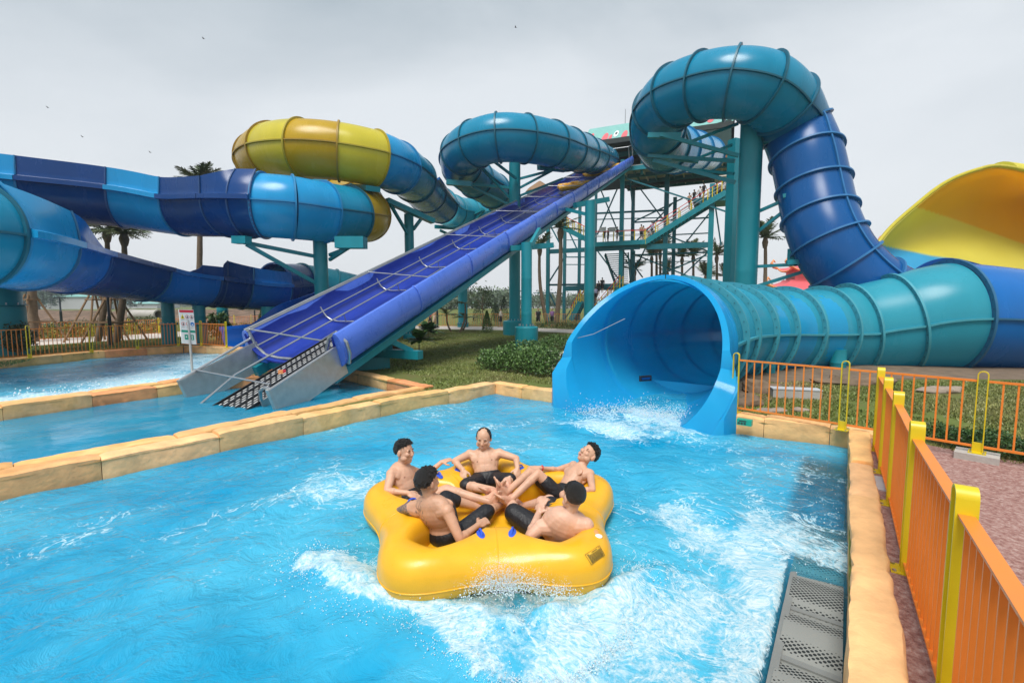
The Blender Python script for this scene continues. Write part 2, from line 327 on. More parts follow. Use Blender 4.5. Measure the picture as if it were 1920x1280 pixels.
# ------------------------------------------------------------------ water
def water_mat(name, deep, trans, foam_scale, bump=.35, seed=0, cover=.5, bscale=2.6):
    m = bpy.data.materials.new(name); m.use_nodes = True; t = m.node_tree; t.nodes.clear(); l = t.links.new
    co = N(t, 'ShaderNodeTexCoord'); mp_ = N(t, 'ShaderNodeMapping'); mp_.inputs['Location'].default_value = (seed, seed*2, 0); l(co.outputs['Object'], mp_.inputs[0])
    at_ = N(t, 'ShaderNodeAttribute', attribute_name='foam'); fl = N(t, 'ShaderNodeAttribute', attribute_name='tone')
    # warped lacy foam pattern
    wn = N(t, 'ShaderNodeTexNoise', i_Scale=foam_scale*.35, i_Detail=3); l(mp_.outputs[0], wn.inputs['Vector'])
    sc = N(t, 'ShaderNodeVectorMath', operation='SCALE'); sc.inputs['Scale'].default_value = .9; l(wn.outputs['Color'], sc.inputs[0])
    ad = N(t, 'ShaderNodeVectorMath', operation='ADD'); l(mp_.outputs[0], ad.inputs[0]); l(sc.outputs[0], ad.inputs[1])
    n1 = N(t, 'ShaderNodeTexNoise', i_Scale=foam_scale*1.9, i_Detail=15, i_Roughness=.8); l(ad.outputs[0], n1.inputs['Vector'])
    vo = N(t, 'ShaderNodeTexVoronoi', feature='DISTANCE_TO_EDGE', i_Scale=foam_scale*6.5); l(ad.outputs[0], vo.inputs['Vector'])
    ve = N(t, 'ShaderNodeMapRange', i_1=0.0, i_2=.3, i_3=.05, i_4=-.01); l(vo.outputs['Distance'], ve.inputs[0])
    s1 = N(t, 'ShaderNodeMath', operation='ADD'); l(n1.outputs['Fac'], s1.inputs[0]); l(ve.outputs[0], s1.inputs[1])
    s2 = N(t, 'ShaderNodeMath', operation='ADD'); l(s1.outputs[0], s2.inputs[0]); l(at_.outputs['Fac'], s2.inputs[1])
    rn = N(t, 'ShaderNodeTexNoise', i_Scale=foam_scale*.75, i_Detail=6, i_Roughness=.6, i_Distortion=1.6); l(mp_.outputs[0], rn.inputs['Vector'])
    r1 = N(t, 'ShaderNodeMath', operation='SUBTRACT'); r1.inputs[1].default_value = .5; l(rn.outputs['Fac'], r1.inputs[0]); r2 = N(t, 'ShaderNodeMath', operation='ABSOLUTE'); l(r1.outputs[0], r2.inputs[0]); r3 = N(t, 'ShaderNodeMapRange', i_1=0.0, i_2=.03, i_3=.24, i_4=0.0); l(r2.outputs[0], r3.inputs[0])
    s3 = N(t, 'ShaderNodeMath', operation='ADD'); l(s2.outputs[0], s3.inputs[0]); l(r3.outputs[0], s3.inputs[1]); s2 = s3
    fm = N(t, 'ShaderNodeMapRange', i_1=.93, i_2=1.2, i_3=0.0, i_4=1.0, interpolation_type='SMOOTHSTEP'); l(s2.outputs[0], fm.inputs[0])
    # blue body with paler aerated patches
    n2 = N(t, 'ShaderNodeTexNoise', i_Scale=.8, i_Detail=4, i_Roughness=.6, i_Distortion=.6); l(mp_.outputs[0], n2.inputs['Vector'])
    r = N(t, 'ShaderNodeMapRange', i_1=.3, i_2=.72, i_3=0.0, i_4=1.0); l(n2.outputs['Fac'], r.inputs[0])
    rt = N(t, 'ShaderNodeMath', operation='MULTIPLY_ADD'); rt.inputs[1].default_value = .7; l(r.outputs[0], rt.inputs[0]); l(fl.outputs['Fac'], rt.inputs[2])
    mx = N(t, 'ShaderNodeMix', data_type='RGBA', clamp_factor=True); mx.inputs[6].default_value = (*deep, 1); mx.inputs[7].default_value = (.085, .53, .78, 1); l(rt.outputs[0], mx.inputs[0])
    df = N(t, 'ShaderNodeBsdfDiffuse'); l(mx.outputs[2], df.inputs['Color'])
    tr = N(t, 'ShaderNodeBsdfTransparent'); tr.inputs['Color'].default_value = (.55, .88, .95, 1)
    gr = N(t, 'ShaderNodeAttribute', attribute_name='clear'); tq = N(t, 'ShaderNodeMath', operation='ADD', use_clamp=True); tq.inputs[1].default_value = trans; l(gr.outputs['Fac'], tq.inputs[0])
    b1 = N(t, 'ShaderNodeMixShader'); l(tq.outputs[0], b1.inputs[0]); l(df.outputs[0], b1.inputs[1]); l(tr.outputs[0], b1.inputs[2])
    # ripples
    nb = N(t, 'ShaderNodeTexNoise', i_Scale=bscale, i_Detail=7, i_Roughness=.62, i_Distortion=.7); l(mp_.outputs[0], nb.inputs['Vector'])
    bp = N(t, 'ShaderNodeBump', i_Strength=bump, i_Distance=.16); l(nb.outputs['Fac'], bp.inputs['Height'])
    gl = N(t, 'ShaderNodeBsdfGlossy', i_Roughness=.07); l(bp.outputs[0], gl.inputs['Normal']); fr = N(t, 'ShaderNodeFresnel', i_IOR=1.33); l(bp.outputs[0], fr.inputs['Normal']); l(bp.outputs[0], df.inputs['Normal'])
    b2 = N(t, 'ShaderNodeMixShader'); l(fr.outputs[0], b2.inputs[0]); l(b1.outputs[0], b2.inputs[1]); l(gl.outputs[0], b2.inputs[2])
    fb = N(t, 'ShaderNodeBump', i_Strength=.9, i_Distance=.03); l(s1.outputs[0], fb.inputs['Height'])
    fn = N(t, 'ShaderNodeTexNoise', i_Scale=foam_scale*8, i_Detail=8, i_Roughness=.75, i_Distortion=.8); l(ad.outputs[0], fn.inputs['Vector']); fm2 = N(t, 'ShaderNodeMapRange', i_1=.38, i_2=.6, i_3=0.0, i_4=1.0); l(fn.outputs['Fac'], fm2.inputs[0])
    fc = N(t, 'ShaderNodeMix', data_type='RGBA'); fc.inputs[6].default_value = (.16, .54, .74, 1); fc.inputs[7].default_value = (.74, .86, .90, 1); l(fm2.outputs[0], fc.inputs[0])
    fo = N(t, 'ShaderNodeBsdfPrincipled', i_Roughness=.35); l(fc.outputs[2], fo.inputs['Base Color']); l(fb.outputs[0], fo.inputs['Normal'])
    b3 = N(t, 'ShaderNodeMixShader'); l(fm.outputs[0], b3.inputs[0]); l(b2.outputs[0], b3.inputs[1]); l(fo.outputs[0], b3.inputs[2])
    o = N(t, 'ShaderNodeOutputMaterial'); l(b3.outputs[0], o.inputs[0]); return m
M['water'] = water_mat('pool_water', (.002, .335, .61), .16, 2.6, .5, bscale=3.4)
M['water2'] = water_mat('channel_water', (.004, .31, .54), .35, 1.6, .12, 5, bscale=1.2)
M['water3'] = water_mat('rapid_water', (.004, .30, .58), .1, 2.0, .4, 9)
def vnoise(X, Y, sc, seed):
    g = np.random.default_rng(seed).uniform(-1, 1, (256, 256)); x, y = X*sc+97, Y*sc+41; xi, yi = np.floor(x).astype(int), np.floor(y).astype(int); fx, fy = x-xi, y-yi
    fx, fy = fx*fx*(3-2*fx), fy*fy*(3-2*fy); q = lambda a, b: g[a % 256, b % 256]
    return (q(xi, yi)*(1-fx)+q(xi+1, yi)*fx)*(1-fy)+(q(xi, yi+1)*(1-fx)+q(xi+1, yi+1)*fx)*fy
def fbm(X, Y, sc, seed, o=4): return sum(vnoise(X, Y, sc*2**k, seed+k)*.5**k for k in range(o))
def water(name, poly, step, zf, foamf, m):
    poly = grow(poly, .1); xs = [p.x for p in poly]; ys = [p.y for p in poly]
    gx = np.arange(min(xs), max(xs)+step, step); gy = np.arange(min(ys), max(ys)+step, step); X, Y = np.meshgrid(gx, gy); ins = inside(poly, X, Y)
    idx = -np.ones(X.shape, int); q = ins[:-1, :-1] & ins[1:, :-1] & ins[:-1, 1:] & ins[1:, 1:]; use = np.zeros(X.shape, bool)
    use[:-1, :-1] |= q; use[1:, :-1] |= q; use[:-1, 1:] |= q; use[1:, 1:] |= q; idx[use] = np.arange(use.sum())
    Zs = zf(X, Y); V = np.c_[X[use], Y[use], Zs[use]]; j, i = np.nonzero(q); Fc = np.c_[idx[j, i], idx[j, i+1], idx[j+1, i+1], idx[j+1, i]]
    me = bpy.data.meshes.new(name); me.from_pydata(V.tolist(), [], Fc.tolist()); me.materials.append(M[m]); me.polygons.foreach_set('use_smooth', [True]*len(Fc))
    fo, tone, clear = foamf(X, Y)
    for nm, arr in (('foam', fo), ('tone', tone), ('clear', clear)):
        a = me.attributes.new(nm, 'FLOAT', 'POINT'); a.data.foreach_set('value', np.broadcast_to(arr, X.shape)[use].astype(np.float32))
    me.update(); o = bpy.data.objects.new(name, me); COL.objects.link(o); o['kind'] = 'structure'; return o
RC = Vector((-.20, 4.50, 0))                                            # middle of the raft
def gp(pts): return [G(x, y, 0) for x, y in pts]
def dline(X, Y, pts):
    d = np.full(X.shape, 1e9)
    for a, b in zip(pts[:-1], pts[1:]):
        vx, vy = b.x-a.x, b.y-a.y; t = np.clip(((X-a.x)*vx+(Y-a.y)*vy)/(vx*vx+vy*vy+1e-9), 0, 1); d = np.minimum(d, np.hypot(X-a.x-t*vx, Y-a.y-t*vy))
    return d
SPL = gp([(570, 1050), (660, 1085), (720, 1130), (800, 1130), (900, 1160), (960, 1180), (1100, 1150), (1160, 1120), (1230, 1080)])
SPL2 = gp([(860, 1180), (960, 1230), (1000, 1290)]); SPLR = gp([(1180, 1080), (1150, 1180), (1060, 1260)])
SPIN = inside
spl_poly = gp([(560, 1045), (640, 1030), (700, 1060), (760, 1100), (900, 1060), (1010, 1050), (1100, 1110), (1160, 1080), (1215, 1060), (1195, 1130), (1155, 1210), (1100, 1300), (960, 1320), (900, 1260), (780, 1195), (700, 1155), (600, 1115)])
GRT0, GRT1 = G(1590, 1090, 0), G(1588, 1290, 0)
def spl_mask(X, Y):
    wx = X+.10*fbm(X, Y, 2.3, 3); wy = Y+.10*fbm(X, Y, 2.3, 8); m = inside(spl_poly, wx, wy).astype(float)
    d = dline(wx, wy, spl_poly+[spl_poly[0]]); return m*np.clip(d/.16, 0, 1)
def rr_(X, Y): return np.hypot(X-RC.x, Y-RC.y)
def sstep(a, b, x): t = np.clip((x-a)/(b-a), 0, 1); return t*t*(3-2*t)
def wall_u(X, Y): return -((X-R0.x)*nR.x+(Y-R0.y)*nR.y), (X-R0.x)*dR.x+(Y-R0.y)*dR.y   # distance in from the right wall, distance along it
def z_main(X, Y):
    z = .018*fbm(X, Y, 1.4, 11, 5)+.02*np.sin(2.1*X+1.3*Y+2*vnoise(X, Y, .5, 4))*np.clip((Y-5)/4, 0, 1)
    r = rr_(X, Y); z += .03*np.sin(r*5.2)*np.exp(-((r-2.1)/1.0)**2); z += spl_mask(X, Y)*(.02+.022*fbm(X, Y, 4, 21, 4)+.016*fbm(X, Y, 11, 61, 2))
    z += .05*np.exp(-(dline(X, Y, SPL)/.10)**2)*(1+fbm(X, Y, 6, 65, 2))
    mo = np.hypot(X-2.6, Y-8.6); z += .03*np.exp(-(mo/1.3)**2)*(1+2*fbm(X, Y, 2.5, 31, 3)); u, v = wall_u(X, Y); dry = sstep(.46, .38, u)*sstep(-4.1, -4.7, v); return z*(1-dry)-.055*dry
def f_main(X, Y):
    r = rr_(X, Y); n = fbm(X, Y, .55, 51, 3); fo = .19+.27*n
    fo = np.maximum(fo, 0)+.17*np.exp(-((r-1.95)/.6)**2)*(.55+.8*fbm(X, Y, 1.0, 71, 3))
    fo = fo+spl_mask(X, Y)*(.43+.30*fbm(X, Y, 2.4, 91, 4))
    fo += .5*np.exp(-(dline(X, Y, gp([(560, 1060), (620, 1060), (700, 1110)]))/.12)**2)
    mo = np.hypot((X-2.35), (Y-8.75)); fo += .50*np.exp(-(mo/1.25)**4)
    u, v = wall_u(X, Y); fo += .10*np.exp(-((u-.55-.12*vnoise(X, Y, .8, 6))/.45)**2)*sstep(-6.6, -5.0, v)*sstep(-.2, -1.0, v)
    fo += .17*np.exp(-(dline(X, Y, gp([(1385, 870), (1420, 940), (1390, 1040), (1460, 1120), (1430, 1200), (1380, 1280)]))/.13)**2)
    for ln, a, s_ in (([(900, 800), (1010, 790), (1120, 800), (1200, 830)], .30, .3), ([(300, 1010), (420, 960), (560, 930), (640, 860)], .25, .25), ([(0, 1060), (150, 1000), (420, 900), (600, 850)], .22, .25), ([(1160, 960), (1260, 960), (1320, 1010)], .25, .3), ([(1180, 880), (1260, 860), (1330, 880)], .2, .25)):
        fo += a*np.exp(-(dline(X, Y, gp(ln))/s_)**2)
    # calm smooth water in the lower left
    calm = sstep(-.6, -1.6, X+.25*Y-1.2)*sstep(4.1, 3.1, Y-.35*(X+1)*0); left = sstep(3.9, 2.9, Y)*sstep(.2, -.5, X)*(1-np.clip(spl_mask(X, Y)*4, 0, 1))
    fo = fo*(1-.75*left)
    tone = .15+.5*n+.25*np.exp(-((r-2.2)/1.2)**2)-.25*left+.25*np.exp(-(mo/2.5)**2)
    tone -= .5*np.exp(-(dline(X, Y, gp([(1200, 830), (1300, 840), (1450, 850)]))/.3)**2)
    dry = sstep(.44, .38, u)*sstep(-4.0, -4.4, v); fo += .13*sstep(.75, .5, u)*sstep(-.3, -1.0, v); fo = fo*(1-dry)-.3*dry
    clear = .62*sstep(.62, .46, u)*sstep(-.4, -1.2, v)
    return fo, tone, clear
water('raft_pool_water', main_pool, .045, z_main, f_main, 'water')
water('channel_water', mid_pool, .1, lambda X, Y: .006*fbm(X, Y, 1.2, 5, 4), lambda X, Y: (.02+.18*fbm(X, Y, .8, 77, 3)*sstep(10, 8, Y), .0+.2*fbm(X, Y, .4, 7, 2), np.zeros(X.shape)), 'water2')
def f_left(X, Y):
    d = dline(X, Y, LN); return .34+.42*np.exp(-((d-1.0)/2.4)**2)+.25*fbm(X, Y, .5, 17, 3), .3+.5*fbm(X, Y, .4, 27, 3), np.zeros(X.shape)
water('rapid_channel_water', left_pool, .1, lambda X, Y: .03*fbm(X, Y, 1.0, 15, 4)+.14*np.exp(-((dline(X, Y, LN)-1.1)/.8)**2)*(1+.8*fbm(X, Y, 1.6, 25, 3)), f_left, 'water3')
# splash: lumpy crest, thrown drops and small jets
def splash(name, label, line, n, hgt, spread, seed, size=.014, jets=()):
    rng = np.random.default_rng(seed); mb = MB(); pts = []
    seg = list(zip(line[:-1], line[1:])); ln = np.array([(b-a).length for a, b in seg]); pr = ln/ln.sum()
    for _ in range(n):
        a, b = seg[rng.choice(len(seg), p=pr)]; t = rng.random(); p = a.lerp(b, t)+Vector((rng.normal()*spread, rng.normal()*spread, 0)); h = abs(rng.normal())**1.3*hgt*(.25+noise.noise(p*3)+.4); pts.append((p.x, p.y, max(.01, h), size*rng.uniform(.3, 1.0)**1.5))
    for (x, y, Y, hh, k) in jets:
        b = at(x, y, Y)
        for q in range(k):
            t = rng.random(); pts.append((b.x+rng.normal()*.035*(1+t)+.05*math.sin(q), b.y+rng.normal()*.04, b.z+t**1.4*hh, size*rng.uniform(.35, .9)*(1.25-t)))
    base = [(1, 0, 0), (-1, 0, 0), (0, 1, 0), (0, -1, 0), (0, 0, 1), (0, 0, -1)]; fc = [(0, 2, 4), (2, 1, 4), (1, 3, 4), (3, 0, 4), (2, 0, 5), (1, 2, 5), (3, 1, 5), (0, 3, 5)]
    for x, y, z, r in pts:
        st = rng.uniform(.7, 1.8, 3); ang = rng.uniform(0, 6.28); ca, sa = math.cos(ang), math.sin(ang)
        mb.add([(x+(a*ca*st[0]-b*sa*st[1])*r, y+(a*sa*st[0]+b*ca*st[1])*r, z+c*r*st[2]) for a, b, c in base], fc, 'drops')
    return tag(mb.build(name, smooth=180), label, 'splash', kind='stuff')
dm = bpy.data.materials.new('water_drops'); dm.use_nodes = True; b = dm.node_tree.nodes['Principled BSDF']; b.inputs['Base Color'].default_value = (.82, .90, .94, 1); b.inputs['Roughness'].default_value = .3; b.inputs['Alpha'].default_value = .8; b.inputs['Subsurface Weight'].default_value = .3; b.inputs['Subsurface Scale'].default_value = .05; M['drops'] = dm
splash('raft_splash', 'white splash thrown up in front of the yellow raft', SPL, 8000, .055, .15, 5, .0055, jets=[(915, 1100, 3.30, .22, 620), (938, 1100, 3.28, .28, 700), (965, 1103, 3.28, .26, 700), (950, 1110, 3.22, .12, 500), (1000, 1108, 3.28, .20, 560), (1035, 1112, 3.22, .12, 300), (890, 1110, 3.25, .09, 300), (1060, 1112, 3.2, .07, 200)])
splash('bow_spray', 'fine spray along the ragged front edge of the raft foam', gp([(600, 1115), (700, 1155), (780, 1190), (900, 1250), (960, 1290), (1060, 1290), (1155, 1215), (1195, 1130)]), 5000, .025, .05, 15, .0048)
splash('mouth_splash', 'white water churning where the blue slide mouth meets the pool', gp([(1090, 775), (1180, 775), (1290, 780)]), 4500, .10, .26, 6, .010)
splash('channel_splash', 'white foam surging along the left channel behind the double kerb', [LN[1]+Vector((-1, .9, 0)), LN[3]+Vector((-1, .6, 0)), LN[4]+Vector((-1.2, 1, 0))], 1800, .12, .35, 8, .02)
splash('kerb_splash', 'line of broken white water over the grating by the right kerb', gp([(1440, 870), (1530, 870), (1550, 980), (1530, 1060), (1490, 1120)]), 160, .02, .15, 9, .006)
# grating in the pool floor beside the right kerb
gm = bpy.data.materials.new('perforated_steel'); gm.use_nodes = True; t = gm.node_tree; l = t.links.new; b = t.nodes['Principled BSDF']
co = N(t, 'ShaderNodeTexCoord'); vo = N(t, 'ShaderNodeTexVoronoi', i_Scale=36.0, i_Randomness=0.0); l(co.outputs['Object'], vo.inputs['Vector'])
mr_ = N(t, 'ShaderNodeMapRange', i_1=.37, i_2=.44, i_3=0.0, i_4=1.0); l(vo.outputs['Distance'], mr_.inputs[0]); mx = N(t, 'ShaderNodeMix', data_type='RGBA'); mx.inputs[6].default_value = (.008, .012, .012, 1); mx.inputs[7].default_value = (.25, .26, .245, 1)
l(mr_.outputs[0], mx.inputs[0]); l(mx.outputs[2], b.inputs['Base Color']); b.inputs['Roughness'].default_value = .5; M['perf'] = gm
M['perf_rim'] = mat('grating_frame', (.24, .25, .24), .5, .2)
gv0, gv1 = -5.4, -1.0
for k in range(7):
    v = -3.7-.62*k if k else -3.7
    v = -3.35-.62*k; zc = (-.09, -.06, -.035, -.025, -.02, -.02, -.02)[k]; mb = MB(); rs = []
    for q in range(13):
        t_ = q/12; z = zc+.04*math.sin(math.pi*t_)*1; c = R0+dR*(v-.31+.62*t_); rs.append([c-nR*.37+Vector((0, 0, z)), c-nR*.02+Vector((0, 0, z)), c-nR*.02+Vector((0, 0, z-.02)), c-nR*.37+Vector((0, 0, z-.02))])
    mb.rings(rs, 'perf'); o = tag(mb.build('grating_panel', origin=R0+dR*v-nR*.5), ['submerged perforated steel grating panel farthest under the foam by the right kerb', 'submerged perforated steel grating panel just short of the dry ones', 'perforated steel grating panel with foam washing its far edge', 'perforated steel grating panel second of the dry arched ones', 'perforated steel grating panel nearest the bottom edge of the photo', 'perforated steel grating panel just below the photo edge', 'perforated steel grating panel closest to the camera'][k], 'grating', 'grating panels along the right kerb')
    fr_ = MB()
    for t_ in (0,): fr_.beam(Vector(rs[t_][0])+Vector((0, 0, .012)), Vector(rs[t_][1])+Vector((0, 0, .012)), .05, .024, 'perf_rim')
    fr_.beam(Vector(rs[0][0])+Vector((0, 0, .012)), Vector(rs[12][0])+Vector((0, 0, .012)), .05, .03, 'perf_rim'); ff = bpy.data.objects.new('panel_frame', fr_.mesh('panel_frame', 35, o.location)); COL.objects.link(ff); ff.parent = o
# small green notice on the kerb
mb = MB(); a_, b_ = at(1384, 789, 7.86), at(1409, 793, 7.66); nn = Vector((-far_dir.y, far_dir.x, 0)); nn = nn if nn.y < 0 else -nn
c = (a_+b_)/2+nn*.06; u_ = far_dir*.115; h_ = Vector((0, 0, .05)); mb.add([c-u_-h_, c+u_-h_, c+u_+h_, c-u_+h_, c-u_-h_-nn*.12, c+u_-h_-nn*.12, c+u_+h_-nn*.12, c-u_+h_-nn*.12], [(0, 1, 2, 3), (7, 6, 5, 4), (0, 4, 5, 1), (1, 5, 6, 2), (2, 6, 7, 3), (3, 7, 4, 0)], 'signg'); k = c+nn*.004
for x0, x1, z0, z1 in ((-.7, .3, .15, .35), (-.85, -.55, -.3, 0), (-.45, -.15, -.3, 0), (-.05, .25, -.3, 0)): mb.add([k+u_*x0+h_*z0*2, k+u_*x1+h_*z0*2, k+u_*x1+h_*z1*2, k+u_*x0+h_*z1*2], [(0, 1, 2, 3)], 'signk')
tag(mb.build('depth_notice', smooth=0), 'small green notice plate fixed to the kerb right of the slide mouth', 'notice')
# ------------------------------------------------------------------ tube slides
R_T = 1.32
def path_px(rows):
    out = []
    for r in rows: out.append((at(r[0], r[1], R_T*F_PX/r[2]),)+tuple(r[3:]))
    return out
SIDES = {}
def frame(P, i, t):
    a, b = crom(P, i, max(0, t-.05)), crom(P, i, min(1, t+.05)); T = (b-a).normalized(); Sd = T.cross(Vector((0, 0, 1)))
    if id(P) in SIDES: q = SIDES[id(P)]; Sd = q[i].lerp(q[min(i+1, len(q)-1)], t); Sd = Sd-T*Sd.dot(T)
    if Sd.length < .15: Sd = Vector((.9, -.4, 0))
    Sd.normalize(); U = Sd.cross(T).normalized(); return T, Sd, U
def arc(a0, a1, n, R): return [(R*math.sin(math.radians(a0+(a1-a0)*k/n)), -R*math.cos(math.radians(a0+(a1-a0)*k/n))) for k in range(n+1)]   # 0 = bottom, +90 = +side
def prof_closed(R): return arc(-180, 180, 48, R)[:-1], True
def prof_open(R, hl, hr, led=.2):
    # hl / hr: height of the wall above the ledge on the -side / +side
    cv_ = lambda h: max(0, min(1, (h-.9)/.45))
    wx = lambda y, h: -cv_(h)*y*y/(2*R)+.02*y                       # tall walls lean in to follow the tube they grow out of
    p = []
    if hl > 0: p += [(-R-wx(hl*k/5, hl), .04+(hl-.04)*k/5) for k in range(5, -1, -1)]
    p += arc(-90, 90, 22, R)
    if hr > 0: p += [(R+wx(hr*k/5, hr), .04+(hr-.04)*k/5) for k in range(6)]
    q = []
    o = R+.035
    if hr > 0: q += [(o+wx(hr*k/5, hr), .04+(hr-.04)*k/5) for k in range(5, 0, -1)]+[(o+.02, min(.19, hr*.19))]
    q += [(o+led, .13), (o+led, -.05), (o+.03, -.06)]
    q += arc(84, -84, 22, o)
    q += [(-o-.03, -.06), (-o-led, -.05), (-o-led, .13)]
    if hl > 0: q += [(-o-.02, min(.19, hl*.19))]+[(-o-wx(hl*k/5, hl), .04+(hl-.04)*k/5) for k in range(1, 6)]
    return p+q, True
FL = dict()
def flange_mat(m):
    k = m+'_flange'
    if k not in M:
        c = {'teal': (.005, .11, .17), 'teal2': (.05, .30, .38), 'tealg': (.02, .22, .30), 'blue': (.02, .12, .24), 'deep': (.02, .07, .2), 'light': (.01, .20, .42), 'sky': (.02, .3, .6), 'drop': (.02, .15, .36), 'dropt': (.01, .12, .2), 'yel': (.38, .30, .02), 'och': (.33, .20, .015), 'flz': (.01, .1, .4)}[m]
        M[k] = mat(k, c, .45)
    return k
def section(P, i, kind, m, parent, Rs, wl=0, wr=0, wl1=None, wr1=None, fl0=True, fl1=False, seam=True, bolts=0, tw=.09):
    n = 10; mb = MB(); rs = []; R0_, R1_ = Rs[i], Rs[i+1]
    for k in range(n+1):
        t = k/n; C = crom(P, i, t); T, Sd, U = frame(P, i, t); R = R0_+(R1_-R0_)*t
        if kind == 'c': pr, cl = prof_closed(R)
        else:
            a = wl+((wl1 if wl1 is not None else wl)-wl)*t; b_ = wr+((wr1 if wr1 is not None else wr)-wr)*t; pr, cl = prof_open(R, max(a, .001 if wl or wl1 else 0), max(b_, .001 if wr or wr1 else 0))
        rs.append([C+Sd*x+U*y for x, y in pr])
    mb.rings(rs, m, True, kind != 'c'); o = mb.build('tube_section' if kind == 'c' else 'open_section', parent, 40)
    fm = flange_mat(m); fb = MB()
    for t, on in ((0, fl0), (1, fl1)):
        if not on: continue
        C = crom(P, i, t); T, Sd, U = frame(P, i, t); R = (R0_, R1_)[t]
        if kind == 'c': pr = arc(-180, 180, 48, 1)[:-1]; cl = True
        else: pr = arc(-88, 88, 26, 1); cl = False
        def rg(rad, off): return [C+T*off+(Sd*x+U*y)*rad for x, y in pr]
        f4 = [rg(R+.004, -.035), rg(R+tw, -.035), rg(R+tw, .035), rg(R+.004, .035)]
        fb.rings(f4, fm, cl, False)
        if kind != 'c':                                              # upright flange along the raised walls
            for sg, h0 in ((-1, (wl, wl1 if wl1 is not None else wl)[t]), (1, (wr, wr1 if wr1 is not None else wr)[t])):
                if h0 > .1: cc_ = max(0, min(1, (h0-.9)/.45)); fb.tube([C+Sd*sg*(R+.06-cc_*y*y/(2*R)+.02*y)+U*y for y in [.18+(h0-.18)*k/5 for k in range(6)]], .035, fm, 5)
        if bolts:
            for q in range(bolts):
                a = 2*math.pi*q/bolts; p = C+(Sd*math.sin(a)-U*math.cos(a))*(R+tw*.55); fb.beam(p-T*.05, p+T*.05, .018, .018, 'dark', up=U)
    if kind == 'c' and seam:
        for sg in (-1, 1):
            rr = []
            for k in range(n+1):
                t = k/n; C = crom(P, i, t); T, Sd, U = frame(P, i, t); R = R0_+(R1_-R0_)*t
                rr.append([C+Sd*sg*(R-.01)+U*.03, C+Sd*sg*(R+.08)+U*.03, C+Sd*sg*(R+.08)-U*.03, C+Sd*sg*(R-.01)-U*.03])
            fb.rings(rr, fm)
    if fb.v: sub(fb, 'flange', o, 30)
    return o
rows = [  # px, py, half width px, kind, colour, wall on -side, wall on +side
 (1136, 300, 22, 'c', 'teal'), (1112, 293, 29, 'c', 'teal'), (1090, 287, 33, 'c', 'teal'), (1064, 280, 36.5, 'c', 'teal'), (1033, 270, 39, 'c', 'teal'), (985, 261, 41, 'c', 'teal'), (935, 259, 41.5, 'c', 'teal'), (893, 270, 40.5, 'c', 'teal'),
 (867, 288, 38.5, 'c', 'teal'), (866, 312, 36, 'c', 'teal'), (892, 336, 33.5, 'c', 'teal'), (925, 358, 31, 'c', 'teal'), (948, 380, 28.5, 'c', 'teal'), (942, 397, 27, 'c', 'teal2'), (912, 402, 26.5, 'c', 'teal2'), (880, 401, 27, 'c', 'teal2'),
 (848, 396, 28.5, 'c', 'teal2'), (826, 385, 31, 'o', 'blue'), (800, 361, 35, 'o', 'blue'), (776, 336, 40, 'c', 'teal'), (744, 314, 45, 'c', 'light'), (702, 298, 48.5, 'c', 'yel'), (636, 285, 50, 'c', 'och'), (568, 280, 50.5, 'c', 'yel'),
 (516, 284, 48.5, 'c', 'och'), (493, 298, 45.5, 'c', 'och'), (495, 317, 42, 'c', 'yel'), (520, 335, 40, 'c', 'och'), (560, 348, 38.5, 'c', 'yel'), (600, 360, 38, 'c', 'teal'), (645, 372, 39.5, 'c', 'och'), (676, 388, 43, 'c', 'och'), (682, 403, 46.5, 'c', 'och'), (655, 403, 50, 'c', 'teal'),
 (606, 398, 53, 'c', 'light'), (548, 390, 56, 'c', 'light'), (496, 386, 56.5, 'o', 'deep'), (468, 385, 56.5, 'o', 'deep'), (430, 384, 56, 'o', 'deep'), (345, 384, 54, 'o', 'light'), (231, 368, 55, 'o', 'deep'), (67, 352, 58, 'o', 'light'), (-70, 338, 61, 'o', 'light'), (-200, 335, 71, 'c', 'light'), (-290, 360, 78, 'c', 'teal'),
 (-310, 395, 87, 'c', 'teal'), (-240, 425, 94, 'c', 'teal'), (-130, 433, 96, 'c', 'teal'), (-45, 441, 92, 'o', 'light'), (40, 458, 81, 'o', 'blue'), (122, 477, 69, 'o', 'deep'), (267, 508, 54, 'o', 'blue'), (382, 525, 48, 'o', 'deep'), (402, 527, 47, 'o', 'deep'), (453, 533, 45, 'o', 'blue'), (515, 538, 42.5, 'c', 'deep'),
 (565, 535, 39, 'c', 'teal2'), (625, 543, 37, 'c', 'teal2'), (690, 560, 36, 'c', 'teal2'), (722, 585, 37.5, 'c', 'flz'), (662, 594, 40.5, 'o', 'flz'), (606, 602, 44.5, 'o', 'flz'), (545, 609, 49, 'o', 'flz'), (490, 615, 52, 'o', 'flz'), (436, 620, 54.5, 'e', 'flz')]
pp = path_px(rows); P = [p[0] for p in pp]; RS = [R_T]*len(P)
ts = thing('tube_slide', 'long winding tube slide of teal, yellow and blue sections ending in the left channel', 'water slide', (P[38].x, P[38].y, 0))
walls = {17: (.1, .1, 1.0, .9), 18: (.1, .1, .9, 1.1), 36: (1.3, 1.28, 1.3, 1.28), 37: (1.28, .86, 1.28, .86), 38: (.86, .86, .86, .9), 39: (.86, .88, .9, .95), 40: (.88, .92, .95, .98), 41: (.92, .95, .98, .98), 42: (.9, .9, .9, .9),
         48: (1.3, 1.2, 1.40, 1.08), 49: (1.2, .5, 1.08, .03), 50: (.5, .1, 0, 0), 52: (.1, .9, .02, 1.0), 53: (.9, .95, 1.0, .86), 54: (1.0, 1.1, .86, .8), 60: (.3, .2, 2.1, 1.6), 61: (0, 0, 1.6, .7), 62: (0, 0, .7, .03)}
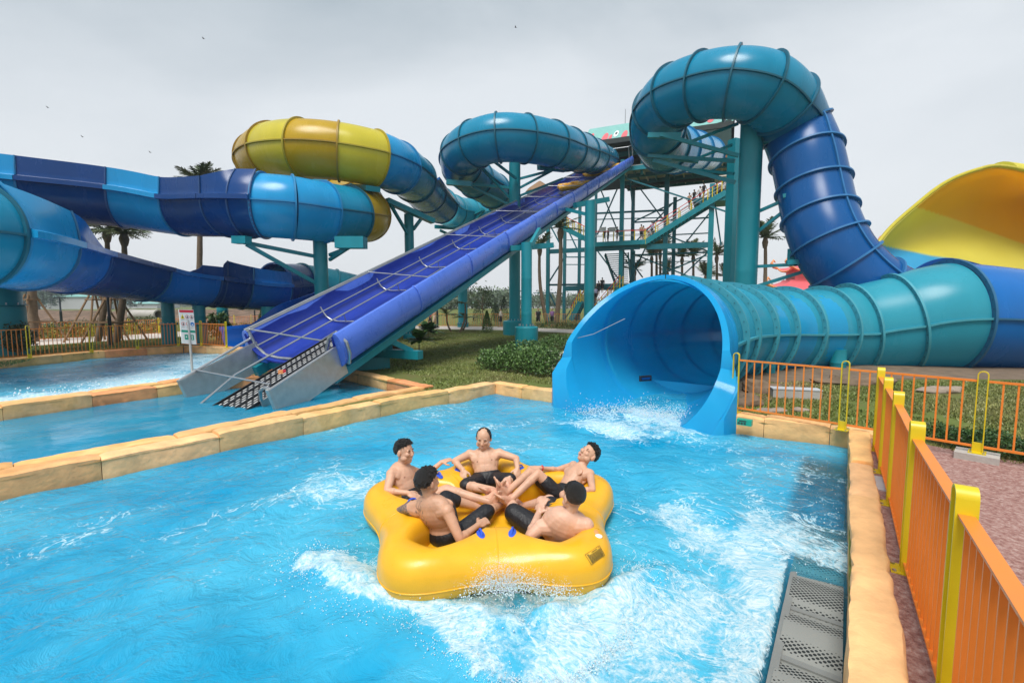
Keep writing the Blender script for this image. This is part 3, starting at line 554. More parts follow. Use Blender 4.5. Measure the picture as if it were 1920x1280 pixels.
for i in range(len(P)-1):
    kd, mt = pp[i][1], pp[i][2]
    if kd == 'c': section(P, i, 'c', mt, ts, RS, fl1=pp[i+1][1] == 'o')
    else:
        a, b, c, d = walls.get(i, (0, 0, 0, 0)); section(P, i, 'o', mt, ts, RS, a, c, b, d)
# hood where the open trough meets the closed tube
mb = MB()
def hood(i, t0, t1, h0, h1, m, parent):
    mb = MB(); rs = []
    for k in range(9):
        t = t0+(t1-t0)*k/8; C = crom(P, i, t); T, Sd, U = frame(P, i, t); h = h0+(h1-h0)*(k/8)**1.0
        a0 = math.degrees(math.asin(min(1, max(0, h)))); rs.append([C+(Sd*math.cos(math.radians(a))+U*math.sin(math.radians(a)))*(R_T+.02) for a in [a0*q/10 for q in range(11)]])
    mb.rings(rs, m, False); rs2 = [[C2+(p-C2)*1.02 for p in r] for r, C2 in zip(rs, [crom(P, i, t0+(t1-t0)*k/8) for k in range(9)])]; mb.rings(rs2, m, False); return mb.build('hood', parent, 50)
hood(17, 0, .6, 1.0, .6, 'blue', ts)
# black end patch and small bracket lights stay off; second slide ------------------------------------------------
rowsA = [(1326, 290, 29, 'c', 'light'), (1300, 285, 34, 'c', 'light'), (1270, 281, 39.5, 'c', 'light'), (1243, 268, 44, 'c', 'teal'), (1229, 238, 48, 'c', 'teal'), (1236, 200, 51, 'c', 'teal'), (1266, 171, 54.5, 'c', 'teal'), (1315, 155, 57.5, 'c', 'teal'), (1373, 149, 60, 'c', 'teal'), (1428, 157, 60.5, 'c', 'teal'),
 (1470, 188, 59, 'c', 'dropt'), (1496, 236, 57, 'c', 'drop'), (1511, 293, 57, 'c', 'drop'), (1524, 350, 58, 'c', 'drop'), (1536, 405, 59.5, 'c', 'drop'), (1554, 452, 61, 'c', 'drop'), (1583, 497, 62, 'c', 'drop'), (1630, 540, 63, 'c', 'drop'), (1690, 572, 63, 'e', 'drop')]
rowsA = [(x+(1370-x)*.03, y+8, h*.965, a, b) if 2 < i < 12 else (x, y, h, a, b) for i, (x, y, h, a, b) in enumerate(rowsA)]; pa = path_px(rowsA); PA = [p[0] for p in pa]
fs = thing('funnel_slide', 'big slide dropping from a teal loop past a yellow wall to a wide blue mouth', 'water slide', (PA[14].x, PA[14].y, 0))
sd_ = []
for i in range(len(PA)):
    T = (PA[min(i+1, len(PA)-1)]-PA[max(i-1, 0)]).normalized(); s0 = T.cross(Vector((0, 0, 1))).normalized() if i < 9 else sd_[-1]-T*sd_[-1].dot(T); sd_.append(s0.normalized())
SIDES[id(PA)] = sd_
for i in range(len(PA)-1): section(PA, i, 'c', pa[i][2], fs, [R_T]*len(PA), tw=.11)
# exit tube: centres on the ground plan, radius and centre height
EX = [(3.58, 10.7, 1.38, 1.50), (4.35, 11.65, 1.42, 1.46), (5.3, 12.75, 1.44, 1.42), (6.5, 13.9, 1.42, 1.41), (7.8, 14.9, 1.38, 1.42), (9.3, 15.7, 1.33, 1.45), (10.9, 16.2, 1.32, 1.49), (12.15, 16.4, 1.36, 1.56), (13.6, 16.1, 1.60, 1.66), (14.95, 15.75, 1.85, 1.84), (17.2, 15.6, 1.7, 1.75)]
PE = [Vector(e[:3]) for e in EX]; RE = [e[3] for e in EX]; ce = ['tealg', 'teal2', 'teal2', 'teal2', 'teal2', 'teal2', 'teal2', 'teal2', 'teal2', 'blue']
for i in range(len(PE)-1): section(PE, i, 'c', ce[i], fs, RE, tw=.14 if i else .12, bolts=40 if i < 10 else 0, fl0=i > 0)
E0 = Vector((2.2, 8.78, 0)); ed = (Vector((3.58, 10.7, 0))-E0).normalized(); lr = Vector((ed.y, -ed.x, 0)); Lm = (Vector((3.58, 10.7, 0))-E0).length
# blue inner lining of the exit tube, seen through the mouth
mb = MB(); rs = []
for i in [-1]+list(range(0, 7)):
    C = PE[max(i, 0)]; T, Sd, U = frame(PE, max(i, 0), 0)
    if i < 0: C = C-ed*.22; C.z = 1.35; Sd = lr; U = Vector((0, 0, 1))
    i = max(i, 0); rs.append([C+(Sd*x+U*y) for x, y in arc(-180, 180, 48, RE[i]-.02)[:-1]])
mb.rings(rs, 'sky', True, False); mb.build('lining', fs, 60)
# mouth: flares out over the pool edge, sides stepping down
def mouth_prof(s):                                                   # s 0 front .. 1 back: reach of the wall on each side (deg) and thickness
    k = [(0, 28, .36), (.09, 58, .36), (.20, 74, .34), (.32, 82, .26), (.325, 94, .13), (.45, 105, .12), (.60, 119, .11), (.75, 135, .10), (.88, 152, .10), (.96, 168, .10), (1, 180, .10)]
    for a, b in zip(k[:-1], k[1:]):
        if s <= b[0]: t = (s-a[0])/(b[0]-a[0]); return a[1]+(b[1]-a[1])*t, a[2]+(b[2]-a[2])*t
    return 180, .1
mb = MB(); rs = []; ss = sorted(set([q/40 for q in range(41)]+[.32, .326]))
for s in ss:
    ang, th = mouth_prof(s); ang = min(ang, 179.6); C = E0+ed*Lm*s; C.z = 1.30+.08*s; R = 1.50+.16*(1-s)**1.5; inn = arc(-ang, ang, 40, R); out = arc(ang, -ang, 40, R+th)
    if s < .32: out = [(x, y) for x, y in out]
    rs.append([C+lr*x+Vector((0, 0, y)) for x, y in inn+out])
mb.rings(rs, 'sky', True, True); mouth = mb.build('mouth', fs, 42)
for sg in (-1, 1):
    mb = MB(); rs = []
    for s in [0, .1, .2, .3]:
        ang, th = mouth_prof(s); C = E0+ed*Lm*s; R = 1.50+.16*(1-s)**1.5+th; a = math.radians(ang); x = R*math.sin(a); z = 1.30-R*math.cos(a)
        p = C+lr*sg*(x-.01); p.z = z-.02; q = C+lr*sg*max(x, 1.45); q.z = -.3; p2, q2 = p+lr*sg*.05, q+lr*sg*.05; rs.append([p, p2, q2, q])
    mb.rings(rs, 'sky'); mb.build('mouth_skirt', fs, 40)
mb = MB(); pm = at(1210, 709, 10.1); mb.box(pm, (.30, .05, .12), 'dark', .35); mb.box(pm+Vector((0, -.03, 0)), (.22, .03, .05), 'deep', .35); mb.build('sensor_box', fs)
mb = MB(); c0 = E0+ed*Lm*.42; mb.tube([c0-lr*1.62+Vector((0, 0, 1.5)), c0-lr*1.2+ed*.1+Vector((0, 0, 1.62)), c0-lr*.5+ed*.2+Vector((0, 0, 1.98))], .008, 'rail', 5); mb.build('cable', fs)
# big wall of the funnel: rows of points rim -> far wall -> floor -> near wall top
FW = [
 [(1637, 470, 21.5), (1668, 430, 21.8), (1712, 390, 22), (1770, 345, 22.3), (1830, 320, 22.6), (1880, 313, 23), (1960, 335, 23.5), (2060, 400, 24)],
 [(1641, 476, 22.2), (1678, 437, 22.7), (1724, 398, 23.2), (1783, 357, 23.8), (1838, 335, 24.4), (1895, 329, 24.9), (1965, 352, 25.3), (2050, 410, 25.5)],
 [(1648, 490, 22.4), (1690, 455, 23.2), (1742, 420, 24.2), (1802, 392, 25.2), (1855, 380, 26), (1915, 385, 26.5), (1975, 405, 26.8), (2050, 450, 26.8)],
 [(1652, 505, 22.0), (1695, 475, 22.9), (1750, 452, 24.0), (1808, 440, 25), (1865, 440, 25.8), (1925, 452, 26.2), (1985, 470, 26.3), (2050, 505, 26.3)],
 [(1655, 530, 21.0), (1700, 505, 21.6), (1755, 492, 22.4), (1812, 490, 23.2), (1870, 500, 23.8), (1930, 515, 24), (1990, 530, 24), (2050, 550, 24)],
 [(1658, 570, 19.6), (1705, 565, 19.7), (1760, 570, 20), (1815, 580, 20.2), (1872, 590, 20.4), (1935, 600, 20.4), (1995, 610, 20.2), (2050, 620, 20)],
 [(1662, 600, 18.6), (1710, 610, 18.4), (1765, 625, 18.3), (1820, 640, 18.2), (1876, 650, 18.1), (1940, 660, 18), (2000, 670, 17.8), (2060, 680, 17.6)],
 [(1668, 590, 18.0), (1715, 560, 17.8), (1768, 530, 17.6), (1822, 520, 17.4), (1880, 530, 17.2), (1945, 560, 17), (2010, 590, 16.8), (2080, 620, 16.6)],
 [(1672, 560, 17.9), (1718, 505, 17.7), (1770, 484, 17.5), (1826, 492, 17.3), (1886, 513, 17.1), (1950, 545, 16.9), (2020, 580, 16.7), (2090, 620, 16.5)]]
def grid3(rows, nu, nv):
    Pg = [[at(*p) for p in r] for r in rows]; mid = [[crom(r, min(int(u*(len(r)-1)), len(r)-2), u*(len(r)-1)-min(int(u*(len(r)-1)), len(r)-2)) for u in [k/nu for k in range(nu+1)]] for r in Pg]
    out = []
    for k in range(nv+1):
        v = k/nv*(len(rows)-1); i = min(int(v), len(rows)-2); out.append([crom([m[j] for m in mid], i, v-i) for j in range(nu+1)])
    return out
gd = grid3(FW, 110, 200)
def thick(rows, th, mfun, name, parent):
    mb = MB(); nu = len(rows[0]); nv = len(rows); Nn = []
    for i in range(nv):
        for j in range(nu):
            a = rows[i][min(j+1, nu-1)]-rows[i][max(j-1, 0)]; b = rows[min(i+1, nv-1)][j]-rows[max(i-1, 0)][j]; Nn.append(a.cross(b).normalized())
    V1 = [p for r in rows for p in r]; V2 = [p+n*th for p, n in zip(V1, Nn)]; idx = lambda i, j: i*nu+j
    for (i, j) in ((i, j) for i in range(nv-1) for j in range(nu-1)):
        pass
    k = len(mb.v); mb.v += [tuple(v) for v in V1]+[tuple(v) for v in V2]; o = len(V1)
    for i in range(nv-1):
        for j in range(nu-1):
            mi = mb.mi(mfun(i/(nv-1), j/(nu-1))); mb.f += [(idx(i, j), idx(i, j+1), idx(i+1, j+1), idx(i+1, j)), (o+idx(i+1, j), o+idx(i+1, j+1), o+idx(i, j+1), o+idx(i, j))]; mb.m += [mi, mi]
    for i in range(nv-1):
        for j in (0, nu-1): mb.f.append((idx(i, j), idx(i+1, j), o+idx(i+1, j), o+idx(i, j)) if j == 0 else (idx(i+1, j), idx(i, j), o+idx(i, j), o+idx(i+1, j))); mb.m.append(mb.mi(mfun(i/(nv-1), j/(nu-1))))
    for j in range(nu-1):
        for i in (0, nv-1): mb.f.append((idx(i, j+1), idx(i, j), o+idx(i, j), o+idx(i, j+1)) if i == 0 else (idx(i, j), idx(i, j+1), o+idx(i, j+1), o+idx(i, j))); mb.m.append(mb.mi(mfun(i/(nv-1), j/(nu-1))))
    return mb.build(name, parent, 50)
def pix(p):
    z = p[2]-CAM_H; d = p[1]*_c-z*_s; return 960+F_PX*p[0]/d, 640-F_PX*(p[1]*_s+z*_c)/d
CW = dict(och=Vector((.88, .56, .03)), yel=Vector((.86, .77, .13)), sky=Vector((.07, .50, .80)), blue=Vector((.004, .12, .42)))
def edge_y(x, pts):
    for a, b in zip(pts[:-1], pts[1:]):
        if x <= b[0]: return a[1]+(b[1]-a[1])*(x-a[0])/(b[0]-a[0])
    return pts[-1][1]
def fcolour(v, p):                                               # moulded colour bands of the shell
    x, y = pix(p)
    if v > .74: return CW['blue']
    t = max(0, min(1, (y-(385+(x-1715)*.366))/2.5)); c = CW['och'].lerp(CW['yel'], t)
    s_ = max(0, min(1, (y-edge_y(x, [(1600, 440), (1640, 449), (1656, 460), (1690, 470), (1740, 481), (1800, 489), (1870, 512), (1920, 545), (2100, 600)]))/2.5)); return c.lerp(CW['sky'], s_)
M['wshell'] = mat('funnel_wall_fibreglass', (.8, .7, .1), .5, attr='Col', var=.06, scale=.5)
_t = M['wshell'].node_tree; _b = _t.nodes['Principled BSDF']; _tl = N(_t, 'ShaderNodeBsdfTranslucent'); _a = [n for n in _t.nodes if n.type == 'ATTRIBUTE'][0]; _t.links.new(_a.outputs['Color'], _tl.inputs['Color']); _m = N(_t, 'ShaderNodeMixShader'); _m.inputs[0].default_value = .5; _t.links.new(_b.outputs[0], _m.inputs[1]); _t.links.new(_tl.outputs[0], _m.inputs[2]); _t.links.new(_m.outputs[0], _t.nodes['Material Output'].inputs[0])
FCC = [fcolour(i/(len(gd)-1), p) for i, r in enumerate(gd) for p in r]
fw_ = thick(gd, -.10, lambda v, u: 'wshell', 'funnel_wall', fs); _at = fw_.data.color_attributes.new('Col', 'FLOAT_COLOR', 'POINT'); _at.data.foreach_set('color', np.c_[np.array([tuple(c) for c in FCC+FCC]), np.ones(2*len(FCC))].astype(np.float32).ravel())
mb = MB(); rim = gd[0]; mb.tube([p+Vector((0, 0, .03)) for p in rim], .09, 'yel', 8); mb.build('funnel_rim', fs, 60)
mb = MB()
for k in range(34, 104, 6): p = gd[12][k]; mb.box(p+Vector((0, -.05, 0)), (.07, .07, .07), 'dark')
mb.build('bolt_row', fs)
mb = MB(); rs = []
for q in range(7): C = at(1868+14*q, 338+2*q, 27); rs.append([C+Vector((math.cos(a)*.6*0, math.sin(a)*1.2, math.cos(a)*1.0)) for a in [2*math.pi*k/24 for k in range(24)]])
mb.rings(rs, 'wyel'); mb.build('feeder_tube', fs, 40)
# ------------------------------------------------------------------ columns, saddles and arms
def column(name_label, px, Y, rad, top_py, ped=None, group='teal slide support columns', arms=(), cat='column', base=Z0, box=False):
    b = at(px, 600, Y); b.z = base; top = at(px, top_py, Y).z
    o = thing('support_column', name_label, cat, b, group); mb = MB()
    if box: mb.box(b+Vector((0, 0, (top-base)/2)), (rad*2, rad*2, top-base), 'steel', .42)
    else: mb.lathe(b, [(rad, 0), (rad, (top-base)*.33), (rad*1.012, (top-base)*.335), (rad, (top-base)*.34), (rad, (top-base)*.66), (rad*1.012, (top-base)*.665), (rad, (top-base)*.67), (rad, top-base)], 'steel', 32)
    mb.build('post', o)
    if ped:
        pr, ph = ped; m2 = MB(); m2.lathe(b, [(pr, -.3), (pr, ph-.04), (pr-.04, ph), (.01, ph)], 'steel', 28); pd = m2.build('pedestal', o); m3 = MB()
        for k in range(12): a = 2*math.pi*k/12; m3.beam(b+Vector((math.cos(a)*(rad+.08), math.sin(a)*(rad+.08), ph)), b+Vector((math.cos(a)*(rad+.08), math.sin(a)*(rad+.08), ph+.12)), .04, .04, 'rail')
        m3.lathe(b+Vector((0, 0, ph)), [(rad+.14, 0), (rad+.14, .03)], 'steel', 24); sub(m3, 'base_bolts', pd)
    for (p, q, wd, ht) in arms: m4 = MB(); m4.beam(at(*p), at(*q), wd, ht, 'steel'); m4.build('arm', o)
    return o
A = column('thick teal column holding up the big teal loop, with braced arms on both sides', 1395, 20.6, .46, 205, (.75, .5), arms=[
 ((1238, 252, 21.4), (1385, 292, 20.6), .12, .16), ((1290, 268, 21.2), (1384, 232, 20.8), .10, .13), ((1215, 292, 24), (1378, 302, 21.4), .11, .16), ((1225, 300, 24), (1378, 342, 21.2), .11, .18), ((1300, 300, 24), (1372, 272, 21.4), .08, .12), ((1300, 318, 24), (1376, 326, 21.4), .08, .13),
 ((1422, 250, 20.6), (1490, 262, 19.4), .10, .14), ((1422, 272, 20.6), (1515, 240, 19.2), .09, .13), ((1405, 208, 20.4), (1420, 198, 19.6), .3, .08), ((1215, 254, 21.8), (1278, 254, 21.2), .2, .22),
 ((1414, 400, 20.6), (1478, 372, 19.5), .1, .13), ((1414, 440, 20.6), (1515, 360, 18.9), .1, .13), ((1468, 368, 19.2), (1543, 352, 18.5), .14, .16), ((1410, 500, 20.6), (1545, 493, 18.6), .11, .13), ((1408, 540, 20.6), (1600, 480, 18.3), .11, .14), ((1475, 492, 18.7), (1598, 484, 18.2), .16, .18), ((1260, 296, 23.4), (1310, 302, 23), .25, .2)])
column('slim square teal column touching the left side of the thick loop column', 1365, 24.5, .24, 262, (.6, .5), box=True)
mb = MB(); a, b = at(1480, 470, 19.4), at(1500, 495, 19.0); mb.box((a+b)/2, (.5, .3, .7), 'steel', .4); mb.build('bracket_plate', A)
mb = MB(); a = at(1572, 473, 18.3); mb.add([a, a+Vector((.5, 0, .45)), a+Vector((.2, 0, -.25)), a+Vector((0, .06, 0)), a+Vector((.5, .06, .45)), a+Vector((.2, .06, -.25))], [(0, 1, 2), (5, 4, 3), (0, 3, 4, 1), (1, 4, 5, 2), (2, 5, 3, 0)], 'steel'); mb.build('gusset', A)
column('teal column under the middle loop, with crossing arms at its head', 965, 30.5, .37, 306, (.78, .95), arms=[((890, 300, 29), (958, 375, 30.5), .14, .16), ((925, 302, 28.6), (968, 335, 30), .12, .14), ((838, 342, 29.5), (957, 352, 30.5), .13, .18), ((860, 338, 30), (957, 385, 30.5), .12, .15), ((975, 335, 30.5), (1040, 318, 30.3), .12, .14), ((975, 352, 30.5), (1035, 320, 30.4), .12, .14), ((975, 367, 30.5), (1055, 335, 31), .12, .14), ((838, 342, 29.2), (885, 346, 29), .35, .3), ((1010, 313, 30), (1060, 318, 31), .4, .3)])
column('short teal column with a wide drum footing standing nearest in the lawn', 987, 20.8, .245, 455, (.53, 1.04), arms=[((955, 466, 20.8), (1035, 460, 22), .3, .24), ((995, 460, 20.8), (1012, 430, 21.5), .16, .2)])
column('teal column with drum footing carrying the upper half of the conveyor', 1104, 27.5, .31, 378, (.62, .95), arms=[((1078, 385, 28), (1140, 374, 29.5), .3, .3), ((1060, 392, 28.5), (1100, 402, 27.5), .16, .2)])
column('teal column rising behind the conveyor below the narrow teal tube', 868, 41, .42, 392, (.5, .3), arms=[((862, 415, 41), (905, 392, 40), .2, .25), ((875, 432, 41), (908, 392, 40), .2, .22), ((815, 425, 40), (862, 428, 41), .2, .3), ((825, 432, 40), (855, 446, 41), .15, .2)])
column('teal column under the blue bend right of the yellow loop', 770, 27, .27, 402, (.45, .3), arms=[((730, 380, 25), (768, 445, 27), .14, .16), ((725, 376, 25), (812, 415, 27), .4, .28), ((775, 430, 27), (790, 410, 28), .14, .16), ((770, 398, 27), (770, 402, 27), 1.0, .2), ((668, 350, 25), (700, 354, 22.5), .7, .25)])
column('teal column holding the light blue tube beside the yellow bend', 605, 21.5, .31, 448, (.5, .3), arms=[((445, 452, 19.3), (598, 482, 21.5), .12, .16), ((462, 458, 19.3), (600, 535, 21.5), .12, .16), ((618, 478, 21.5), (665, 460, 20.7), .12, .14), ((618, 487, 21.5), (655, 463, 20.6), .12, .14), ((632, 455, 20.4), (685, 455, 20.3), .5, .5), ((440, 450, 19.2), (466, 450, 19), .34, .3)])
for px, Y, lb in ((316, 23.2, 'dark teal column just left of the warning sign under the low blue trough'), (374, 23.2, 'dark teal column just right of the warning sign under the low blue trough')):
    column(lb, px, Y, .28, 566, (.34, 1.0), arms=[((px-12, 562, Y), (px+12, 562, Y), .5, .3)])
column('stout dark teal column at the left edge under the big teal bend', 4, 18.3, .62, 528, (.70, 2.0), arms=[((-20, 528, 18), (34, 526, 18), .8, .3)])
column('teal column behind the blue chute outlet', 418, 27, .3, 555)
column('short teal column under the low tube, seen through the bars near the chute', 505, 24.5, .38, 575)
column('dark teal column under the exit tube behind the orange bars', 1447, 13.6, .16, 660, base=-.45); column('wide dark teal column under the exit tube at right', 1575, 14.8, .24, 655, base=-.45); column('teal fin column under the bulging end of the exit tube', 1820, 16.0, .5, 640, base=-.45)
# ------------------------------------------------------------------ raft conveyor
KO = Vector((-6.6, 10.6, 0)); kd = Vector((.406, .914, .388)); kw = Vector((.914, -.406, 0)); ku = kd.normalized().cross(kw)*-1
if ku.z < 0: ku = -ku
def K(k, w_, h): return KO+kd*k+kw*w_+ku*h
cv = thing('raft_conveyor', 'long straight blue conveyor lifting rafts from the left pool up to the tower', 'conveyor', (KO.x, KO.y, 0))
PRO = [(-1.6, .82), (-1.585, .6), (-1.52, .38), (-1.38, .2), (-1.12, .07), (-.8, .02), (-.3, 0), (.3, 0), (.8, .02), (1.12, .07), (1.38, .2), (1.52, .38), (1.585, .6), (1.6, .82)]
OUT = [(1.64, .89), (1.72, .88), (1.79, .78), (1.83, .6), (1.83, .4), (1.79, .2), (1.70, .04), (1.55, -.06), (1.2, -.1)]
def cprof(k0, k1, n, pts, m, name, dent=0, parent=cv, seed=0):
    mb = MB(); rs = []
    for q in range(n+1):
        k = k0+(k1-k0)*q/n; r = []
        for x, h in pts:
            p = K(k, x, h); d = dent*noise.noise(Vector((k*.55, x*3+seed, h*2)))*2; r.append(p+kw*d*(1 if x > 0 else -1)+ku*d*.4)
        rs.append(r)
    mb.rings(rs, m, True, True); return mb.build(name, parent, 45)
KT = 44.4; inner = PRO+[(x, h-.05) for x, h in PRO[::-1]]
cprof(1.8, KT, 60, inner, 'padin', 'trough', .012)
seams = [1.85, 5.2, 8.6, 12, 15.4, 18.8, 22.2, 25.6, 29, 32.4, 35.8, 39.2, KT]
for a, b in zip(seams[:-1], seams[1:]):
    for sg in (1, -1):
        pts = [(x*sg, h) for x, h in [(1.602, .825)]+OUT+[(1.2, -.03), (1.5, .12), (1.6, .4)]]
        if sg < 0: pts = pts[::-1]
        cprof(a+.01, b-.01, 12, pts, 'pad', 'side_pad', .018, seed=a*sg)
    mb = MB(); rr = []
    for x, h in [(1.606, .84)]+OUT: rr.append(K(b-.01, x+.012, h+.012))
    mb.tube(rr, .028, 'pad', 6); mb.build('pad_seam', cv, 60)
cprof(2.0, KT, 2, [(-1.62, -.12), (-1.62, -.1), (1.66, -.1), (1.66, -.12)], 'steel', 'deck_plate')
mb = MB()
for x in (-1.45, 1.45): mb.beam(K(1.6, x, -.24), K(KT, x, -.24), .16, .28, 'steel', up=ku)
mb.build('side_beam', cv); mb = MB()
for q in range(20): mb.beam(K(2+q*2.2, -1.4, -.24), K(2+q*2.2, 1.4, -.24), .1, .22, 'steel', up=ku)
mb.build('cross_beam', cv)
# belt
bm_ = bpy.data.materials.new('belt_mesh'); bm_.use_nodes = True; t = bm_.node_tree; l = t.links.new; b = t.nodes['Principled BSDF']; co = N(t, 'ShaderNodeUVMap'); br = N(t, 'ShaderNodeTexBrick', i_Scale=1.0)
br.inputs['Color1'].default_value = (.62, .63, .62, 1); br.inputs['Color2'].default_value = (.5, .5, .5, 1); br.inputs['Mortar'].default_value = (.012, .012, .013, 1); br.inputs['Mortar Size'].default_value = .034; br.inputs['Brick Width'].default_value = .17; br.inputs['Row Height'].default_value = .10
l(co.outputs[0], br.inputs['Vector']); l(br.outputs['Color'], b.inputs['Base Color']); b.inputs['Roughness'].default_value = .5; M['belt'] = bm_
def belt(k0, k1, x0, x1, h, m, name):
    mb = MB(); mb.add([K(k0, x0, h), K(k0, x1, h), K(k1, x1, h), K(k1, x0, h), K(k0, x0, h-.05), K(k0, x1, h-.05), K(k1, x1, h-.05), K(k1, x0, h-.05)], [(0, 1, 2, 3), (7, 6, 5, 4), (0, 4, 5, 1), (1, 5, 6, 2), (2, 6, 7, 3), (3, 7, 4, 0)], m); me_o = mb.build(name, cv, 0)
    uv = me_o.data.uv_layers.new(name='UVMap')
    for lp in me_o.data.loops:
        i = lp.vertex_index % 4; uv.data[lp.index].uv = ((k1-k0)*1.075 if i in (2, 3) else 0, (x1-x0) if i in (1, 2) else 0)
    return me_o
belt(-.45, 3.4, -.02, 1.0, .12, 'belt', 'belt'); belt(3.4, KT, .12, 1.0, .06, 'belt', 'belt'); belt(-1.5, -.45, -.02, 1.0, .115, 'dark', 'belt_nose')
for x in (-.06, 1.04): mb = MB(); mb.beam(K(-.5, x, .13), K(KT, x, .13), .035, .05, 'dark', up=ku); mb.build('belt_edge', cv)
mb = MB(); mb.beam(K(-.5, .3, .145), K(4, .3, .145), .03, .02, 'dark', up=ku); mb.beam(K(-.5, .67, .145), K(4, .67, .145), .03, .02, 'dark', up=ku); mb.build('belt_rib', cv)
# aluminium end panels
for sg in (-1, 1):
    pts = [(1.52*sg, -.3), (1.56*sg, -.3), (1.60*sg, .50), (1.52*sg, .50)]; pts = pts if sg > 0 else pts[::-1]
    cprof(-.05 if sg > 0 else -.1, 2.0, 1, pts, 'alu', 'end_panel'); mb = MB(); mb.tube([K(-.08, 1.57*sg, .50), K(1.9, 1.57*sg, .52+(.12 if sg < 0 else 0)), K(1.95, 1.62*sg, .84)], .035, 'rail', 8); mb.beam(K(-.08, 1.56*sg, -.32), K(-.08, 1.56*sg, .52), .1, .06, 'alu', up=kd); mb.build('panel_edge', cv)
for w0, w1, nm in ((1.1, 1.5, 'inner_panel'),): cprof(-.05, 3.2, 1, [(1.08, -.05), (1.10, -.05), (1.12, .16), (1.08, .16)], 'alu', nm)
mb = MB()
for q, (a, b) in enumerate(((1.08, .14), (1.3, .4), (1.5, .5), (1.55, .55))): pass
mb.tube([K(-.02, 1.08, .16), K(-.02, 1.2, .42), K(-.02, 1.38, .52), K(-.02, 1.56, .50)], .04, 'rail', 8); mb.build('end_hoop', cv); mb = MB(); mb.tube([K(2.0, .95, .10), K(2.0, 1.1, .40), K(2.0, 1.3, .70), K(2.0, 1.62, .86), K(2.0, 1.84, .6), K(2.0, 1.83, .3), K(2.0, 1.7, .0)], .05, 'rail', 8); mb.build('end_hoop', cv); mb = MB()
mb.tube([K(1.95, -1.6, .84), K(1.95, -1.55, .4), K(1.95, -1.3, .12), K(1.95, -.8, .04), K(1.95, -.1, .03)], .045, 'rail', 8); mb.build('end_hoop', cv)
mb = MB(); sh = [K(-2.6, -1.5, .0), K(-2.6, 1.5, 0), K(-.4, 1.5, -.02), K(-.4, -1.5, -.02)]
for p in sh: p.z = max(p.z, -.10) if p is not sh[0] else -.1
sh = [Vector((p.x, p.y, -.06)) for p in sh]; mb.add(sh+[p-Vector((0, 0, .03)) for p in sh], [(0, 1, 2, 3), (7, 6, 5, 4), (0, 4, 5, 1), (1, 5, 6, 2), (2, 6, 7, 3), (3, 7, 4, 0)], 'alu'); mb.build('underwater_plate', cv)
# guide rails, hoops, cross rods
for (x, h, k0) in ((-1.42, .42, 1.9), (-.55, .34, -.7), (-1.62, .86, 1.9)):
    mb = MB(); mb.tube([K(k0, x, h if k0 > 0 else .05)]+([K(.6, x, h)] if k0 < 0 else [])+[K(KT, x, h)], .026, 'rail', 6); mb.build('guide_rail', cv)
mb = MB(); mb.tube([K(1.9, -1.66, .9), K(KT, -1.66, .9)], .04, 'rail', 6); mb.build('top_rail', cv)
k = 4.3
while k < KT-2:
    mb = MB(); mb.tube([K(k, x, h+.03) for x, h in [(-1.45, .55), (-1.42, .40), (-1.33, .22), (-1.15, .10), (-.9, .05), (-.55, .05), (-.1, .05)]], .026, 'rail', 6); mb.tube([K(k, -.55, .05), K(k, -.55, .34)], .02, 'rail', 5); mb.build('hoop', cv, 60); k += 2.75
for k in [0.35, 2.0, 6.9, 12.4, 17.9, 22.5, 27, 31.5, 36, 40]:
    mb = MB(); mb.tube([K(k, -1.62, .55 if k < 1 else .88), K(k, 1.0, .34 if k < 1 else .62), K(k, 1.62, .5 if k < 1 else .9)][:2 if k < 1 else 3], .024, 'rail', 6); mb.build('cross_rod', cv)
mb = MB(); p = at(527, 697, 10.6); mb.box(p, (.12, .1, .08), 'orange', .4); mb.box(p+Vector((.08, 0, .02)), (.06, .08, .06), 'signr', .4); mb.build('limit_switch', cv)
mb = MB()
for a, b in (((1142, 298, 50), (1142, 290, 50)),): pass
mb.tube([K(KT-2, -1.7, .9), K(KT-2, -1.7, 2.0), K(KT-2, 1.75, 2.0), K(KT-2, 1.75, .9)], .05, 'rail', 6); mb.tube([K(KT, 1.75, .9), K(KT, 1.75, 2.0), K(KT-2, 1.75, 2.0)], .05, 'rail', 6); mb.build('gate_frame', cv)
# trestle supports under the conveyor
def trestle(lb, k, w_=0):
    t0 = K(k, w_, -.5); o = thing('conveyor_trestle', lb, 'support', (t0.x, t0.y, Z0), 'trestles under the conveyor'); g = Vector((t0.x, t0.y, Z0))
    hd = Vector((.406, .914, 0)); mb = MB(); mb.box(g+Vector((0, 0, .12)), (1.0, 1.0, .5), 'steel', .4); mb.build('footing', o)
    m2 = MB(); m2.beam(g+kw*-1.3+Vector((0, 0, .5)), g+kw*1.9+Vector((0, 0, .5)), .28, .26, 'steel'); m2.build('base_beam', o)
    for p, q, r_ in ((g+kw*1.5+hd*.1, K(k-.5, 1.3, -.3), .16), (g+kw*.6, K(k, .9, -.3), .3), (g-kw*1.2, K(k, -1.3, -.3), .16)): m2 = MB(); m2.beam(p+Vector((0, 0, .6)), q, r_, r_, 'steel'); m2.build('leg', o)
trestle('squat teal trestle under the lower end of the conveyor, beside its channel', 4.4, .2)
